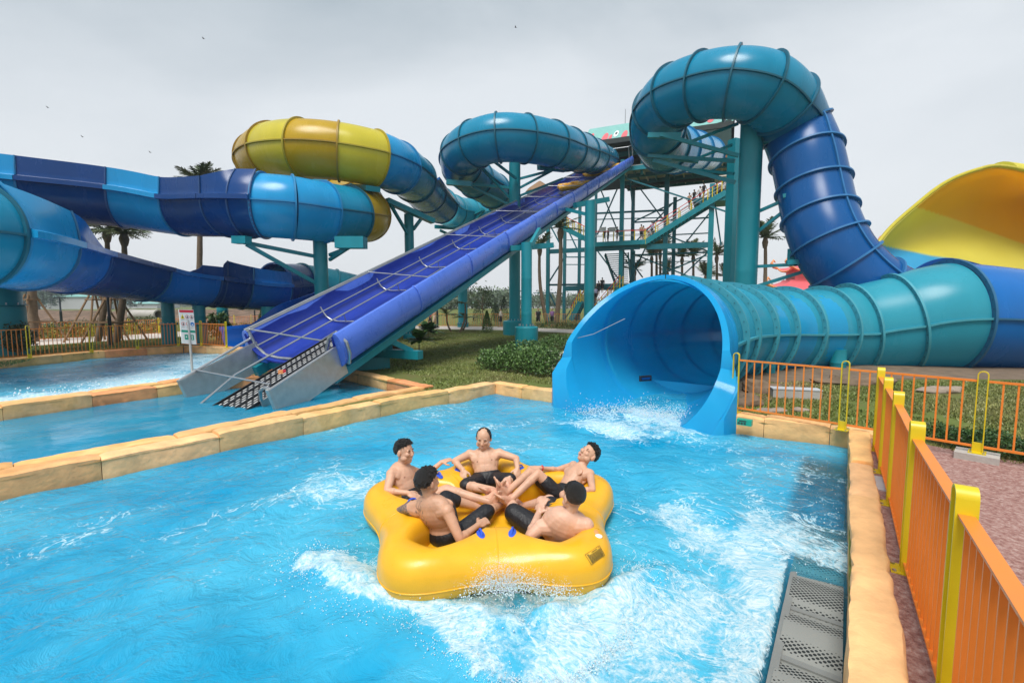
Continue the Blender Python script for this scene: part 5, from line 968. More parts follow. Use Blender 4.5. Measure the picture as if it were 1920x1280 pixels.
# ------------------------------------------------------------------ the raft
TH0 = math.radians(95)
def raft(name, label, loc, group=None):
    o = thing(name, label, 'raft', loc, group); c = Vector(loc); nth, nph = 240, 44; mb = MB(); rs = []
    for i in range(nth):
        th = 2*math.pi*i/nth; k = math.cos(5*(th-TH0)); Ro = 1.25+.145*k+.015*math.cos(10*(th-TH0)); Ri = .73+.25*max(-1, min(1, k*1.3)); dr = Vector((math.cos(th), math.sin(th), 0)); r = []
        mid, hw_ = (Ro+Ri)/2, (Ro-Ri)/2; H = .205+.008*k
        for j in range(nph):
            a = 2*math.pi*j/nph; ca, sa = math.cos(a), math.sin(a); sq = lambda v, e: math.copysign(abs(v)**e, v); R = mid+hw_*sq(ca, .82); z = .165+H*sq(sa, .9)
            z += -.02*math.exp(-((R-Ri)/.12)**2) if sa > 0 else 0
            r.append(c+dr*R+Vector((0, 0, z)))
        rs.append(r)
    mb.rings(rs, 'raft', True, False, True); tube_ = mb.build('ring_tube', o, 80)
    mb = MB(); fl = []
    for q in range(9):
        R = .02+.78*q/8; ring = [c+Vector((R*math.cos(a), R*math.sin(a), .10+.05*math.exp(-(R/.3)**2)+.03*math.cos(a*5+math.pi/2)*min(1, R))) for a in [2*math.pi*k/80 for k in range(80)]]; fl.append(ring)
    mb.rings(fl, 'raft', True, True); mb.build('floor', o, 80)
    for q in range(5):                                            # welded seams across the tube between the lobes
        th = TH0+2*math.pi*(q+.5)/5; k = math.cos(5*(th-TH0)); Ro = 1.25+.145*k+.015; Ri = .73+.25*max(-1, min(1, k*1.3)); mid, hw_ = (Ro+Ri)/2, (Ro-Ri)/2; dr = Vector((math.cos(th), math.sin(th), 0)); pts = []
        for j in range(23): a = math.pi*(j/22*1.25-.12); ca, sa = math.cos(a), math.sin(a); pts.append(c+dr*(mid+hw_*math.copysign(abs(ca)**.82, ca)*1.003)+Vector((0, 0, .165+(.205+.008*k)*math.copysign(abs(sa)**.9, sa)*1.004)))
        mb = MB(); mb.tube(pts, .005, 'raft', 5); mb.build('weld_seam', o, 80)
    mb = MB(); ring = []
    for i in range(nth): th = 2*math.pi*i/nth; k = math.cos(5*(th-TH0)); Ro = 1.25+.145*k+.015*math.cos(10*(th-TH0)); ring.append(c+Vector((math.cos(th)*(Ro-.002), math.sin(th)*(Ro-.002), .13)))
    mb.tube(ring, .007, 'raft', 6, loop=True); mb.build('weld_seam', o, 80)
    for s_ in range(5):
        for q in (-1, 1):
            th = TH0+2*math.pi*s_/5+q*.46; dr = Vector((math.cos(th), math.sin(th), 0)); sd = Vector((-dr.y, dr.x, 0)); p = c+dr*.80+Vector((0, 0, .362)); d2 = (dr*.85+sd*q*.35).normalized(); s2 = Vector((-d2.y, d2.x, 0)); mb = MB()
            mb.ell(p, (d2*.075, s2*.034, Vector((0, 0, .012))), 'handle', 14); pts = [p+d2*(.048*math.cos(a))+Vector((0, 0, .006+.036*math.sin(a))) for a in [math.pi*k/8 for k in range(9)]]; mb.tube(pts, .009, 'handle', 6); mb.build('handle', o, 50)
    return o
rf = raft('raft', 'big yellow five-lobed inflatable raft carrying five men in the front pool', RC)
mb = MB(); th = math.radians(-40); pts_ = []
def raft_top(px, py):                                            # point on the raft tube under a photo pixel
    best = None; rr = ray(px, py); o_ = Vector((0, 0, CAM_H)); t = 1.5
    for _ in range(600):
        t += .01; p = o_+rr*t; q = p-RC; R = math.hypot(q.x, q.y); tt = math.atan2(q.y, q.x); k = math.cos(5*(tt-TH0)); Ro = 1.25+.145*k+.015*math.cos(10*(tt-TH0)); Ri = .73+.25*max(-1, min(1, k*1.3)); mid, hw_ = (Ro+Ri)/2, (Ro-Ri)/2; x = (R-mid)/hw_; z = (p.z-.165)/(.205+.008*k)
        if abs(x) < 1 and abs(x)**2.4+abs(z)**2.25 < 1: return p
    return o_+rr*4
lab = MB(); A_ = [raft_top(*q) for q in ((1094, 1040), (1122, 1022), (1133, 1041), (1107, 1060))]; vw = (Vector((0, 0, CAM_H))-A_[0]).normalized(); n_ = (A_[1]-A_[0]).cross(A_[3]-A_[0]).normalized(); n_ = n_ if n_.dot(vw) > 0 else -n_
def bil(u, v, e=.006): return (A_[0].lerp(A_[1], u)).lerp(A_[3].lerp(A_[2], u), v)+n_*(e+.024*math.sin(math.pi*max(0, min(1, u)))**.7*math.sin(math.pi*max(0, min(1, v)))**.7)
g_ = [[bil(u/6, v/6, .006) for u in range(7)] for v in range(7)]; lab.rings(g_, 'patchb', False) if 'patchb' in M else None
M['patchb'] = mat('raft_label', (.66, .40, .03), .4); M['ink'] = mat('label_ink', (.10, .07, .02), .5)
lab.rings(g_, 'patchb', False); lab.build('care_label', rf, 60); ink = MB()
def lnk(u0, v0, u1, v1, w_=.0022): ink.beam(bil(u0, v0, .014), bil(u1, v1, .014), w_, .002, 'ink', up=n_)
for v in (.03, .97): lnk(.02, v, .98, v)
for u in (.02, .98): lnk(u, .03, u, .97)
rq = random.Random(3)
for k in range(9):
    v = .28+.075*k; u = .08
    while u < .9: L_ = rq.uniform(.03, .12); lnk(u, v, min(.93, u+L_), v, .0035); u += L_+.025
lnk(.1, .12, .17, .2); lnk(.17, .2, .1, .2); lnk(.1, .2, .1, .12); lnk(.35, .15, .7, .15, .004); lnk(.85, .1, .9, .2)
ink.build('label_print', rf, 0)
mb = MB(); v_ = raft_top(1122, 1005); mb.ell(v_, (Vector((.035, 0, 0)), Vector((0, .03, 0)), Vector((0, 0, .016))), 'signw', 12); v_ = raft_top(1118, 998); mb.ell(v_, (Vector((.02, 0, 0)), Vector((0, .05, 0)), Vector((0, 0, .008))), 'orange', 10); mb.build('valve', rf, 60)
FR = (0, -1, 0)
# --- the five men (photo pixel, photo pixel, distance)
p1, J1 = person('bare-chested balding man facing the camera at the back of the raft, laughing', dict(pel=(913, 898, 5.28), neck=(908, 850, 5.40), head=(907, 822, 5.38), sL=(936, 849, 5.40), sR=(881, 851, 5.40), eL=(968, 859, 5.28), eR=(853, 864, 5.25), wL=(970, 878, 5.10), wR=(868, 881, 5.08), hL=(926, 902, 5.22), hR=(900, 903, 5.22), kL=(957, 899, 4.98), kR=(873, 910, 4.92), aL=(936, 915, 4.72), aR=(925, 918, 4.78), dL=Vector((-.05, -.55, -.6)), dR=Vector((.12, -.5, -.6))),
 (-.12, -1, -.22), (0.05, 0, 1), hair='thin', hn=((.3, -.6, .8), (-.3, -.6, .8)), curls=(.7, .7), feet=((-.5, -.5, .1), (-.3, -.4, .5)), shorts=(.95, .95), smile=True)
p2, J2 = person('young man in profile on the left of the raft, pointing with his far hand', dict(pel=(765, 932, 4.86), neck=(751, 876, 4.93), head=(758, 846, 4.93), sL=(778, 885, 5.06), sR=(734, 888, 4.78), eL=(803, 887, 5.28), eR=(726, 920, 4.62), wL=(828, 866, 5.36), wR=(765, 924, 4.60), hL=(778, 936, 4.90), hR=(772, 946, 4.74), kL=(862, 908, 5.0), kR=(838, 918, 4.74), aL=(925, 921, 4.72), aR=(918, 940, 4.58), dL=Vector((.8, .15, .22)), dR=Vector((.7, -.1, -.25))),
 (1, -.42, -.04), (0, 0, 1), base=(.61, .355, .24), hn=((0, -.2, 1), (0, -.3, 1)), points=(True, False), curls=(.6, .6), feet=((.35, -.15, .9), (.3, -.2, .9)), shorts=(.5, .5), smile=True)
p3, J3 = person('slim young man on the right of the raft with his head thrown back', dict(pel=(1058, 928, 4.78), neck=(1085, 878, 4.98), head=(1104, 851, 5.02), sL=(1106, 888, 4.84), sR=(1075, 872, 5.12), eL=(1111, 917, 4.60), eR=(1046, 880, 5.18), wL=(1075, 921, 4.55), wR=(1012, 877, 5.10), hL=(1050, 934, 4.70), hR=(1046, 926, 4.86), kL=(1009, 887, 4.72), kR=(994, 884, 4.94), aL=(960, 934, 4.56), aR=(953, 920, 4.68), dL=Vector((-.8, -.1, -.1)), dR=Vector((-.6, -.1, .05))),
 (-.62, -.45, .62), (.62, .1, .78), base=(.60, .35, .235), bulk=.9, hn=((0, -.3, 1), (0, -.2, 1)), curls=(.9, .7), feet=((-.4, -.3, .5), (-.3, -.1, .8)), shorts=(.62, .6))
mb = MB(); wb = J3['wR'].lerp(J3['eR'], .12); dd = (J3['eR']-J3['wR']).normalized(); a0 = dd.cross(Vector((0, 0, 1))).normalized(); b0 = a0.cross(dd); mb.tube([wb+(a0*math.cos(t)+b0*math.sin(t))*.030 for t in [2*math.pi*q/16 for q in range(16)]], .007, 'red', 6, loop=True); mb.build('wristband', p3, 60)
p4, J4 = person('man with a tattooed arm seen from behind at the front left of the raft', dict(pel=(838, 1004, 4.06), neck=(806, 935, 3.98), head=(801, 903, 3.98), sL=(768, 951, 4.06), sR=(838, 957, 3.86), eL=(742, 961, 4.30), eR=(862, 1010, 3.76), wL=(738, 968, 4.48), wR=(896, 984, 3.98), hL=(842, 992, 4.14), hR=(862, 1004, 4.08), kL=(836, 934, 4.50), kR=(911, 960, 4.30), aL=(905, 952, 4.62), aR=(942, 944, 4.62), dR=Vector((.5, .5, .05))),
 (.75, .8, -.05), (0, 0, 1), base=(.55, .31, .20), hn=((0, 0, 1), (.2, -.4, .9)), curls=(.8, .9), feet=((.3, .1, .8), (.1, .3, .8)), shorts=(1.25, 1.12), tattoo=True, stripes=True)
p5, J5 = person('heavier man with cropped hair seen from behind at the front right of the raft', dict(pel=(1046, 1018, 4.06), neck=(1068, 966, 3.90), head=(1076, 931, 3.90), sL=(1014, 988, 3.94), sR=(1098, 984, 3.84), eL=(994, 1004, 3.88), eR=(1080, 985, 4.12), wL=(1010, 962, 4.20), wR=(1034, 963, 4.22), hL=(1032, 1010, 4.12), hR=(1050, 1002, 4.18), kL=(964, 962, 4.36), kR=(1030, 940, 4.50), aL=(957, 932, 4.66), aR=(982, 948, 4.66), dL=Vector((.2, .2, .45)), dR=Vector((-.5, .1, .3))),
 (-.42, 1, -.05), (0, 0, 1), base=(.63, .38, .27), bulk=1.3, hs=1.06, hair='crop', hn=((-.5, -.5, .5), (0, -.6, .7)), curls=(.7, .7), feet=((-.1, .3, .9), (-.4, .2, .6)), shorts=(1.1, .85))
# rafts riding up the conveyor
src = raft('raft', 'yellow raft lowest on the conveyor', (0, 0, 0), 'rafts riding up the conveyor')
rot = Matrix((kw, kd.normalized(), ku)).transposed().to_4x4()
for o_, k, lb in ((src, 28.2, 'lowest yellow raft on the conveyor, lying between the blue side pads'), (copy_tree(src), 35.6, 'middle of the three yellow rafts near the top of the conveyor'), (copy_tree(src), 39.6, 'topmost yellow raft reaching the tower on the conveyor')):
    o_.matrix_world = Matrix.Translation(K(k, 0, .38)) @ rot; o_['label'] = lb
# ------------------------------------------------------------------ small distant visitors
def visitor(label, foot_p, h, face, top, low, pose=0, group=None, skin_=(.45, .27, .18)):
    p = Vector(foot_p); k = h/1.7; f = Vector((math.cos(face), math.sin(face), 0)); r = Vector((f.y, -f.x, 0)); Zv = Vector((0, 0, 1)); st = .16 if pose == 1 else .03
    def q(x, y, z): return p+(r*x+f*y+Zv*z)*k
    b = MB()
    for s_, ph in ((-1, 1), (1, -1)):
        b.cap(q(s_*.09, 0, .88), q(s_*.10, st*ph*.7+.03, .48), .085*k, .055*k, n=8); b.cap(q(s_*.10, st*ph*.7+.03, .48), q(s_*.10, st*ph-.02, .07), .052*k, .036*k, n=8); b.cap(q(s_*.10, st*ph-.04, .04), q(s_*.11, st*ph+.14, .03), .036*k, .03*k, n=8)
        b.cap(q(s_*.2, 0, 1.38), q(s_*.25, -.03-st*ph, 1.1), .045*k, .037*k, n=8); b.cap(q(s_*.25, -.03-st*ph, 1.1), q(s_*.22, .12-st*ph if pose != 2 else .3, .88 if pose != 2 else 1.2), .036*k, .03*k, n=8)
    b.ell(q(0, 0, 1.18), (r*.17*k, f*.11*k, Zv*.27*k), n=10); b.cap(q(-.17, 0, 1.38), q(.17, 0, 1.38), .055*k, .055*k, n=8); b.ell(q(0, 0, .92), (r*.15*k, f*.11*k, Zv*.12*k), n=10); b.cap(q(0, 0, 1.4), q(0, .01, 1.55), .05*k, .05*k, n=8); b.ell(q(0, .015, 1.60), (r*.075*k, f*.09*k, Zv*.11*k), n=10)
    root = emit(solid(b, .022, 2), 'person', 'skin', None, p, lambda co: np.tile(np.array(skin_), (len(co), 1))); tag(root, label, 'person', group)
    b = MB(); b.ell(q(0, -.015, 1.635), (r*.085*k, f*.095*k, Zv*.095*k), n=10); emit(solid(b, .03, 1), 'hair', 'hair', root)
    if top: b = MB(); b.ell(q(0, 0, 1.18), (r*.20*k, f*.14*k, Zv*.29*k), n=10); b.cap(q(-.18, 0, 1.37), q(.18, 0, 1.37), .075*k, .075*k, n=8); emit(solid(b, .03, 1), 'shirt', top, root)
    b = MB(); b.ell(q(0, 0, .92), (r*.175*k, f*.14*k, Zv*.14*k), n=10)
    for s_, ph in ((-1, 1), (1, -1)): b.cap(q(s_*.09, 0, .88), q(s_*.10, st*ph*.6+.02, .56), .11*k, .085*k, n=8)
    emit(solid(b, .03, 1), 'shorts', low, root)
M['lilac'] = mat('lilac_shirt', (.42, .42, .62), .8); M['tan'] = mat('tan_cloth', (.45, .36, .28), .8); M['purple'] = mat('purple_cloth', (.25, .12, .30), .8)
ln0 = tp(1150, 455, .8).z
def tl(px, v, py=455): a = tp(px, py, v); return Vector((a.x, a.y, ln0+.02))
visitor('visitor in a black top at the left end of the tower landing', tl(1133, .6), 1.68, 3.0, 'cloth', 'cloth', 1, 'visitors on the tower'); visitor('visitor in a black top second on the tower landing', tl(1140, 1.4), 1.72, 2.8, 'cloth', 'cloth', 0)
visitor('visitor walking alone in the middle of the tower landing, dark top and tan shorts', tl(1157, .6), 1.68, 3.4, 'cloth', 'tan', 1); visitor('bare-backed visitor at the right end of the tower landing', tl(1202, .5), 1.74, 0.6, None, 'cloth', 0); visitor('bare-backed visitor leaning on the rail next to the lilac shirt', tl(1206, 1.2), 1.7, .6, 'tan', 'tan', 2)
a = tp(1222, 442, .6); visitor('visitor in a lilac shirt at the foot of the upper stairs', Vector((a.x, a.y, ln0+.35)), 1.66, .5, 'lilac', 'cloth', 1)
def ts_(px, py, v): return tp(px, py, v)
for px, py, tp_, lo, lb in ((1292, 392, None, 'cloth', 'bare-chested visitor lowest on the upper stairs'), (1301, 386, 'cloth', 'cloth', 'visitor in black halfway up the upper stairs'), (1312, 380, 'white', 'cloth', 'visitor in a white top on the upper stairs'), (1319, 374, 'cloth', 'cloth', 'visitor in a dark top behind the white top on the upper stairs')):
    visitor(lb, ts_(px, py, .5), 1.65, .4, tp_, lo, 1)
for k, (px, v, tp_) in enumerate(((1343, .5, 'cloth'), (1349, 1.4, None), (1355, .6, 'white'), (1361, 1.5, None), (1366, .7, 'cloth'))):
    a = tp(px, 371, v); a.z = tp(1340, 372, -.2).z+.02; visitor(['visitor in black at the left of the queue on the upper landing', 'bare-chested visitor second in the queue on the upper landing', 'visitor in a white top in the queue on the upper landing', 'bare-chested visitor just right of the white top in the queue', 'visitor in black beside the square column in the queue'][k], a, 1.68, .3+.5*k, tp_, 'cloth', 0)
for k, (px, py, tp_) in enumerate(((1112, 574, 'cloth'), (1117, 562, 'lilac'), (1122, 551, 'cloth'), (1129, 545, 'cloth'))):
    visitor(['visitor in black lowest on the bottom stairs', 'visitor in a lilac top climbing the bottom stairs', 'visitor in black third up the bottom stairs', 'visitor in black highest on the bottom stairs'][k], tp(px, py+4, -1.5), 1.66, 1.2, tp_, 'cloth', 1)
for px, py, Y, tp_, lo, lb, fc in ((1009, 617, 41, 'cloth', 'cloth', 'visitor in black on the far path right of the drum footing', 4.7), (1035, 617, 41, 'purple', 'cloth', 'visitor in a purple and black outfit on the far path', 4.2), (939, 616, 41, 'cream', 'cloth', 'visitor in a pale top walking along the far path left of the footing', 3.4), (807, 614, 40, 'red', 'cloth', 'visitor in dark red half hidden by the conveyor on the far path', 3.2), (815, 614, 42, None, 'tan', 'bare-chested visitor beside the lamp post on the far path', 3.5)):
    p = at(px, py, Y); p.z = Z0; visitor(lb, p, 1.68, fc, tp_, lo, 1)
# ------------------------------------------------------------------ fences: flat-bar loops as posts, flat pickets
def fence(label, posts, gap=.125, h=1.05, z0=.38, wide=.062, m='ofl', ym='yfl', foot=True, gapl=.13, picks=True, group=None):
    posts = [Vector((p[0], p[1], z0)) for p in posts]; f = thing('fence', label, 'fence', posts[0], group)
    for i, p in enumerate(posts):
        d = (posts[min(i+1, len(posts)-1)]-posts[max(i-1, 0)]).normalized(); n = Vector((d.y, -d.x, 0)); mb = MB(); r = .048; pts = [(-r, 0), (-r, h-.02)]+[(-r*math.cos(a), h-.02+r*math.sin(a)) for a in [math.pi*q/8 for q in range(1, 8)]]+[(r, h-.02), (r, 0)]; th = .012; rs = []
        for q, (x, z) in enumerate(pts):
            a = pts[max(q-1, 0)]; b = pts[min(q+1, len(pts)-1)]; tx, tz = b[0]-a[0], b[1]-a[1]; L_ = math.hypot(tx, tz); nx, nz = tz/L_*th/2, -tx/L_*th/2; w_ = (wide+.022)/2
            rs.append([p+d*(x+nx)+Vector((0, 0, z+nz))+n*w_, p+d*(x-nx)+Vector((0, 0, z-nz))+n*w_, p+d*(x-nx)+Vector((0, 0, z-nz))-n*w_, p+d*(x+nx)+Vector((0, 0, z+nz))-n*w_])
        mb.rings(rs, ym)
        if foot:
            mb.box(p+Vector((0, 0, .006)), (.17, .20, .012), ym, math.atan2(d.y, d.x)); mb.box(p+Vector((0, 0, .07)), (.10, wide, .13), ym, math.atan2(d.y, d.x))
            for a in (-1, 1):
                for b in (-1, 1): mb.box(p+d*a*.06+n*b*.08+Vector((0, 0, .018)), (.02, .02, .014), 'rail')
        mb.build('post', f, 30)
    for a, b in zip(posts[:-1], posts[1:]):
        d = (b-a).normalized(); L_ = (b-a).length; n = Vector((d.y, -d.x, 0)); mb = MB(); a1, b1 = a+d*.055, b-d*.055
        for z in (h-.10, .085): mb.beam(a1+Vector((0, 0, z)), b1+Vector((0, 0, z)), wide, .014 if wide > .03 else .03, m)
        k = max(1, round((L_-.11)/gap))
        for q in range(1, k): p = a1.lerp(b1, q/k); mb.beam(p+Vector((0, 0, .09)), p+Vector((0, 0, h-.105)), .012 if wide > .03 else .02, wide-.012, m, up=n) if wide <= .03 else mb.beam(p+Vector((0, 0, .09)), p+Vector((0, 0, h-.105)), .012, wide-.014, m, up=n)
        mb.build('panel', f, 30)
    return f
fb = [Vector((5.14, 6.28, 0)), Vector((4.54, 5.43, 0)), Vector((3.91, 4.54, 0)), Vector((3.05, 3.36, 0)), Vector((2.2, 2.14, 0)), Vector((1.35, .92, 0))]
fence('orange and yellow fence running towards the camera along the right kerb', fb, .105, 1.15, Z0, .062)
fr0 = G(1377, 771, .34); fr1 = G(1579, 804, .34); fr2 = G(1832, 848, .33); dd_ = (fr2-fr1).normalized(); fr3 = fr2+dd_*1.3
fence('orange and yellow fence crossing behind the right kerb in front of the exit tube', [fr0, fr1, fr1.lerp(fr2, .5)*1.0+Vector((0, 0, 0)), fr2, fr3] if False else [fr0, fr1, fr2, fr3, fr3+dd_*1.3], .128, 1.06, .33, .022)
mb = MB(); mb.box(Vector((fr2.x, fr2.y, Z0+.02)), (.42, .34, .14), 'conc', math.atan2(dd_.y, dd_.x)); tag(mb.build('concrete_footing', origin=fr2), 'small concrete block under the yellow fence post at right', 'block')
pl = [at(-40, 590, 14.2), G(56, 671, .36), G(172, 661, .36), G(258, 654.5, .36), G(335, 649, .36)]; pl[0] = pl[1]+(pl[1]-pl[2]); 
fence('orange fence with yellow double posts on the left kerb', pl, .125, 1.14, .36, .022); fence('short orange fence turning behind the sign towards the blue chute', [pl[-1], G(378, 648, .36), G(425, 652, .36)], .13, 1.14, .36, .022)
pf = [G(px, py, Z0) for px, py in ((-30, 642), (100, 637), (177, 633), (243, 630), (299, 626), (345, 622), (403, 618), (440, 616), (472, 614), (520, 613), (575, 612), (640, 611), (690, 610))]
fence('far orange and yellow fence beyond the pale path, running left to centre', pf, .16, 1.1, Z0, .022, foot=False)
pf = [at(px, 600, Y) for px, Y in ((770, 42), (826, 42), (856, 42), (897, 42), (925, 42), (958, 42))]; fence('far orange and yellow fence behind the cone shrub and the palms', pf, .16, 1.25, Z0, .03, foot=False)
pf = [at(px, 600, Y) for px, Y in ((1002, 42), (1022, 42), (1045, 42), (1066, 42), (1090, 42), (1125, 42))]; fence('far orange fence in front of the tower foot', pf, .16, 1.25, Z0, .03, foot=False)
# pale path beyond the lawn
sheet('far_path', [[G(-60, 656), G(170, 641), G(345, 631), G(520, 620), G(760, 616), G(760, 611), G(520, 612.5), G(345, 621), G(170, 631), G(-60, 643)]], Z0+.004, 'path')
sheet('far_path', [[G(755, 616), G(960, 619), G(1110, 626), G(1110, 619), G(960, 612.5), G(755, 610.5)]], Z0+.005, 'path')
# ------------------------------------------------------------------ grass
def grass(name, poly, n, hgt, seed, kind='stuff'):
    rng = np.random.default_rng(seed); xs = [p.x for p in poly]; ys = [p.y for p in poly]; X = rng.uniform(min(xs), max(xs), n*3); Y = rng.uniform(min(ys), max(ys), n*3); ok = inside(poly, X, Y)&(fbm(X, Y, .8, 5, 3)+fbm(X, Y, 3.5, 15, 2)*.6 > -.45)
    X, Y = X[ok][:n], Y[ok][:n]; k = len(X); a = rng.uniform(0, 6.28, k); h = hgt*rng.uniform(.4, 1.2, k); w_ = h*.30; lx, ly = rng.normal(size=(2, k))*h*.5
    V = np.stack([np.c_[X-np.cos(a)*w_, Y-np.sin(a)*w_, np.full(k, Z0)], np.c_[X+np.cos(a)*w_, Y+np.sin(a)*w_, np.full(k, Z0)], np.c_[X+lx, Y+ly, Z0+h]], 1).reshape(-1, 3)
    me = bpy.data.meshes.new(name); me.vertices.add(len(V)); me.vertices.foreach_set('co', V.astype(np.float32).ravel()); me.loops.add(3*k); me.loops.foreach_set('vertex_index', np.arange(3*k)); me.polygons.add(k); me.polygons.foreach_set('loop_start', np.arange(k)*3)
    t = fbm(X, Y, .5, 31, 3)[:, None]; c = np.array([.155, .195, .04])*(1-np.clip(t+.3, 0, 1))+np.array([.24, .235, .08])*np.clip(t+.3, 0, 1); c = c*rng.uniform(.6, 1.35, (k, 1)); col = np.c_[np.repeat(c, 3, 0), np.ones(3*k)]
    me.update(); at_ = me.color_attributes.new('Col', 'FLOAT_COLOR', 'POINT'); at_.data.foreach_set('color', col.astype(np.float32).ravel()); me.materials.append(M['leaf']); me.validate(); me.update(); o = bpy.data.objects.new(name, me); COL.objects.link(o); return tag(o, {'lawn_grass': 'short patchy green grass of the central lawn', 'right_grass': 'patchy grass beyond the fence under the exit tube'}.get(name, 'short grass by the left fence'), 'grass', kind=kind)
lawn_poly = [G(800, 735), G(930, 712), G(1040, 722), G(1040, 640), G(1110, 626), G(760, 616), G(640, 640), G(690, 690), G(790, 705)]
grass('lawn_grass', lawn_poly, 95000, .05, 4)
grass('right_grass', [R0-far_dir*2+Vector((.25, .3, 0)), R0+far_dir*.2+dR*.5, G(1840, 858), G(2050, 900), G(2050, 715), G(1440, 715)], 42000, .045, 5)
grass('left_grass', [G(0, 690), G(70, 672), G(250, 656), G(335, 650), G(345, 632), G(170, 643), G(-60, 657)], 14000, .07, 6)
bpy.data.objects['lawn_grass'].name = 'grass'
for nm in ('right_grass', 'left_grass'): bpy.data.objects[nm].name = 'grass'
# bare soil under the exit tube
sheet('bare_soil', [[G(1352, 775), G(1378, 768), G(1420, 760), G(1480, 735), G(1600, 712), G(1760, 710), G(1920, 712), G(2100, 715), G(2100, 660), G(1440, 655), G(1372, 690)]], Z0+.006, 'soil')
# ------------------------------------------------------------------ shrubs
def shrub(name, label, c, rx, ry, h, n, size, cols, seed, cat='shrub', group=None, stems=5, lo=.15):
    rng = np.random.default_rng(seed); c = Vector(c); o = thing(name, label, cat, c, group); k = int(n*1.0); d = rng.normal(size=(k, 3)); d /= np.linalg.norm(d, axis=1)[:, None]; R = rng.uniform(.45, 1, k)**.5
    bump = 1+.28*np.sin(d[:, 0]*5+seed)*np.cos(d[:, 1]*6+seed*2)+.12*np.sin(d[:, 2]*9+seed); P_ = d*R[:, None]*bump[:, None]*np.array([rx, ry, h*.5*(1-lo)])+np.array([c.x, c.y, c.z+h*(.5+lo*.5)]); P_ = P_[P_[:, 2] > c.z+.02]
    mb = MB(); leaves(mb, P_, size, cols, rng=rng); mb.build('foliage', o, 0); mb = MB()
    for q in range(stems): a = rng.uniform(0, 6.28); mb.tube([c+Vector((rng.normal()*.05, rng.normal()*.05, -.05)), c+Vector((math.cos(a)*rx*.6, math.sin(a)*ry*.6, h*.6))], [.015+.01*h, .008], 'trunk', 5)
    mb.build('stem', o); return o
def hedge(label, line, w_, h, n, size, cols, seed, name='hedge'):
    rng = np.random.default_rng(seed); o = thing(name, label, 'hedge', line[0]); ps = []; seg = list(zip(line[:-1], line[1:])); ln = np.array([(b-a).length for a, b in seg]); pr = ln/ln.sum()
    for _ in range(n):
        a, b = seg[rng.choice(len(seg), p=pr)]; t = rng.random(); p = a.lerp(b, t); d = (b-a).normalized(); nn = Vector((d.y, -d.x, 0)); q = noise.noise(p*1.3+Vector((seed, 0, 0)))*.45+noise.noise(p*4)*.25; x = rng.uniform(-1, 1); z = rng.random()**.6; hh = h*(1+q)*(1-.45*abs(x)**2.5); p = p+nn*x*w_/2*(1+q*.6); ps.append((p.x, p.y, Z0+.03+z*hh))
    mb = MB(); leaves(mb, ps, size, cols, rng=rng); mb.build('foliage', o, 0); mb = MB()
    for k in range(int(ln.sum()*5)):
        a, b = seg[rng.choice(len(seg), p=pr)]; p = a.lerp(b, rng.random()); p.z = Z0; mb.tube([p, p+Vector((rng.normal()*.08, rng.normal()*.08, h*.75))], .012, 'trunk', 4)
    mb.build('stem', o); return o
H1 = [G(905, 690), G(960, 693), G(1010, 700), G(1045, 706)]; hedge('low leafy green hedge in front of the curved concrete path, near the big blue mouth', H1, 1.15, .66, 9500, .085, [(.07, .15, .025), (.10, .20, .045), (.035, .08, .015), (.16, .27, .08), (.05, .10, .02)], 21)
H2 = [G(980, 662), G(1030, 658), G(1075, 650), G(1100, 645)]; hedge('low green hedge behind the drum footing, running to the big blue mouth', H2, 1.0, .5, 8000, .085, [(.05, .12, .02), (.07, .15, .03), (.035, .08, .015), (.10, .18, .05)], 22)
hedge('dark green low hedge behind the right fence beside the red paving', [G(1745, 822), G(1830, 845), G(1925, 860), G(2060, 885)], .55, .24, 6500, .045, [(.03, .08, .02), (.05, .12, .03), (.04, .10, .02)], 23)
hedge('yellow and orange flowering border beyond the left path', [G(-40, 640), G(110, 633), G(200, 629), G(300, 623)], 1.6, .62, 5200, .16, [(.28, .24, .02), (.12, .13, .02), (.35, .17, .02), (.07, .09, .02), (.40, .33, .03)], 24)
hedge('dark green hedge running behind the flowering border at left', [G(-40, 633), G(110, 627), G(200, 623), G(300, 619)], 1.6, .9, 3800, .16, [(.06, .09, .02), (.10, .12, .02), (.04, .06, .015)], 25)
hedge('orange leaved border along the far path left of the chute', [G(390, 623), G(450, 619), G(520, 616)], 1.4, .55, 2200, .14, [(.30, .14, .03), (.18, .14, .03)], 26)
hedge('low green border at the foot of the tower path', [at(1005, 600, 39), at(1060, 600, 38), at(1100, 600, 37)], .8, .5, 1500, .12, GREEN, 27)
# cone shrubs
def cone(label, px, py, Y, r_, h, seed, cols=GREEN, group=None):
    b = at(px, py, Y); b.z = Z0; rng = np.random.default_rng(seed); n = 2600; z = rng.random(n)**.8; a = rng.uniform(0, 6.28, n); R = r_*(1-z**1.6)*(.75+.35*rng.random(n))*(1+.12*np.sin(a*3+z*8)); o = thing('conical_shrub', label, 'shrub', b, group); mb = MB(); leaves(mb, np.c_[b.x+R*np.cos(a), b.y+R*np.sin(a), b.z+.05+z*h*.97], .09, cols, rng=rng, up=.8); mb.build('foliage', o, 0); mb = MB(); mb.tube([b, b+Vector((0, 0, h*.8))], [.03, .01], 'trunk', 6); mb.build('stem', o)
cone('bright green conical shrub standing alone on the lawn', 913, 625, 33, .37, 1.55, 31, [(.08, .15, .02), (.05, .11, .02), (.11, .19, .03)])
for k, (px, Y, h) in enumerate(((895, 50, 2.6), (928, 50, 2.2), (945, 48, 2.9), (932, 52, 2.0))): cone(['dark pointed shrub left of the thin young tree', 'short dark pointed shrub by the middle column', 'tall dark pointed shrub against the middle column', 'small dark pointed shrub behind the far fence'][k], px, 600, Y, .55, h, 40+k, [(.015, .04, .02), (.03, .06, .02)], 'dark conifers behind the far fence')
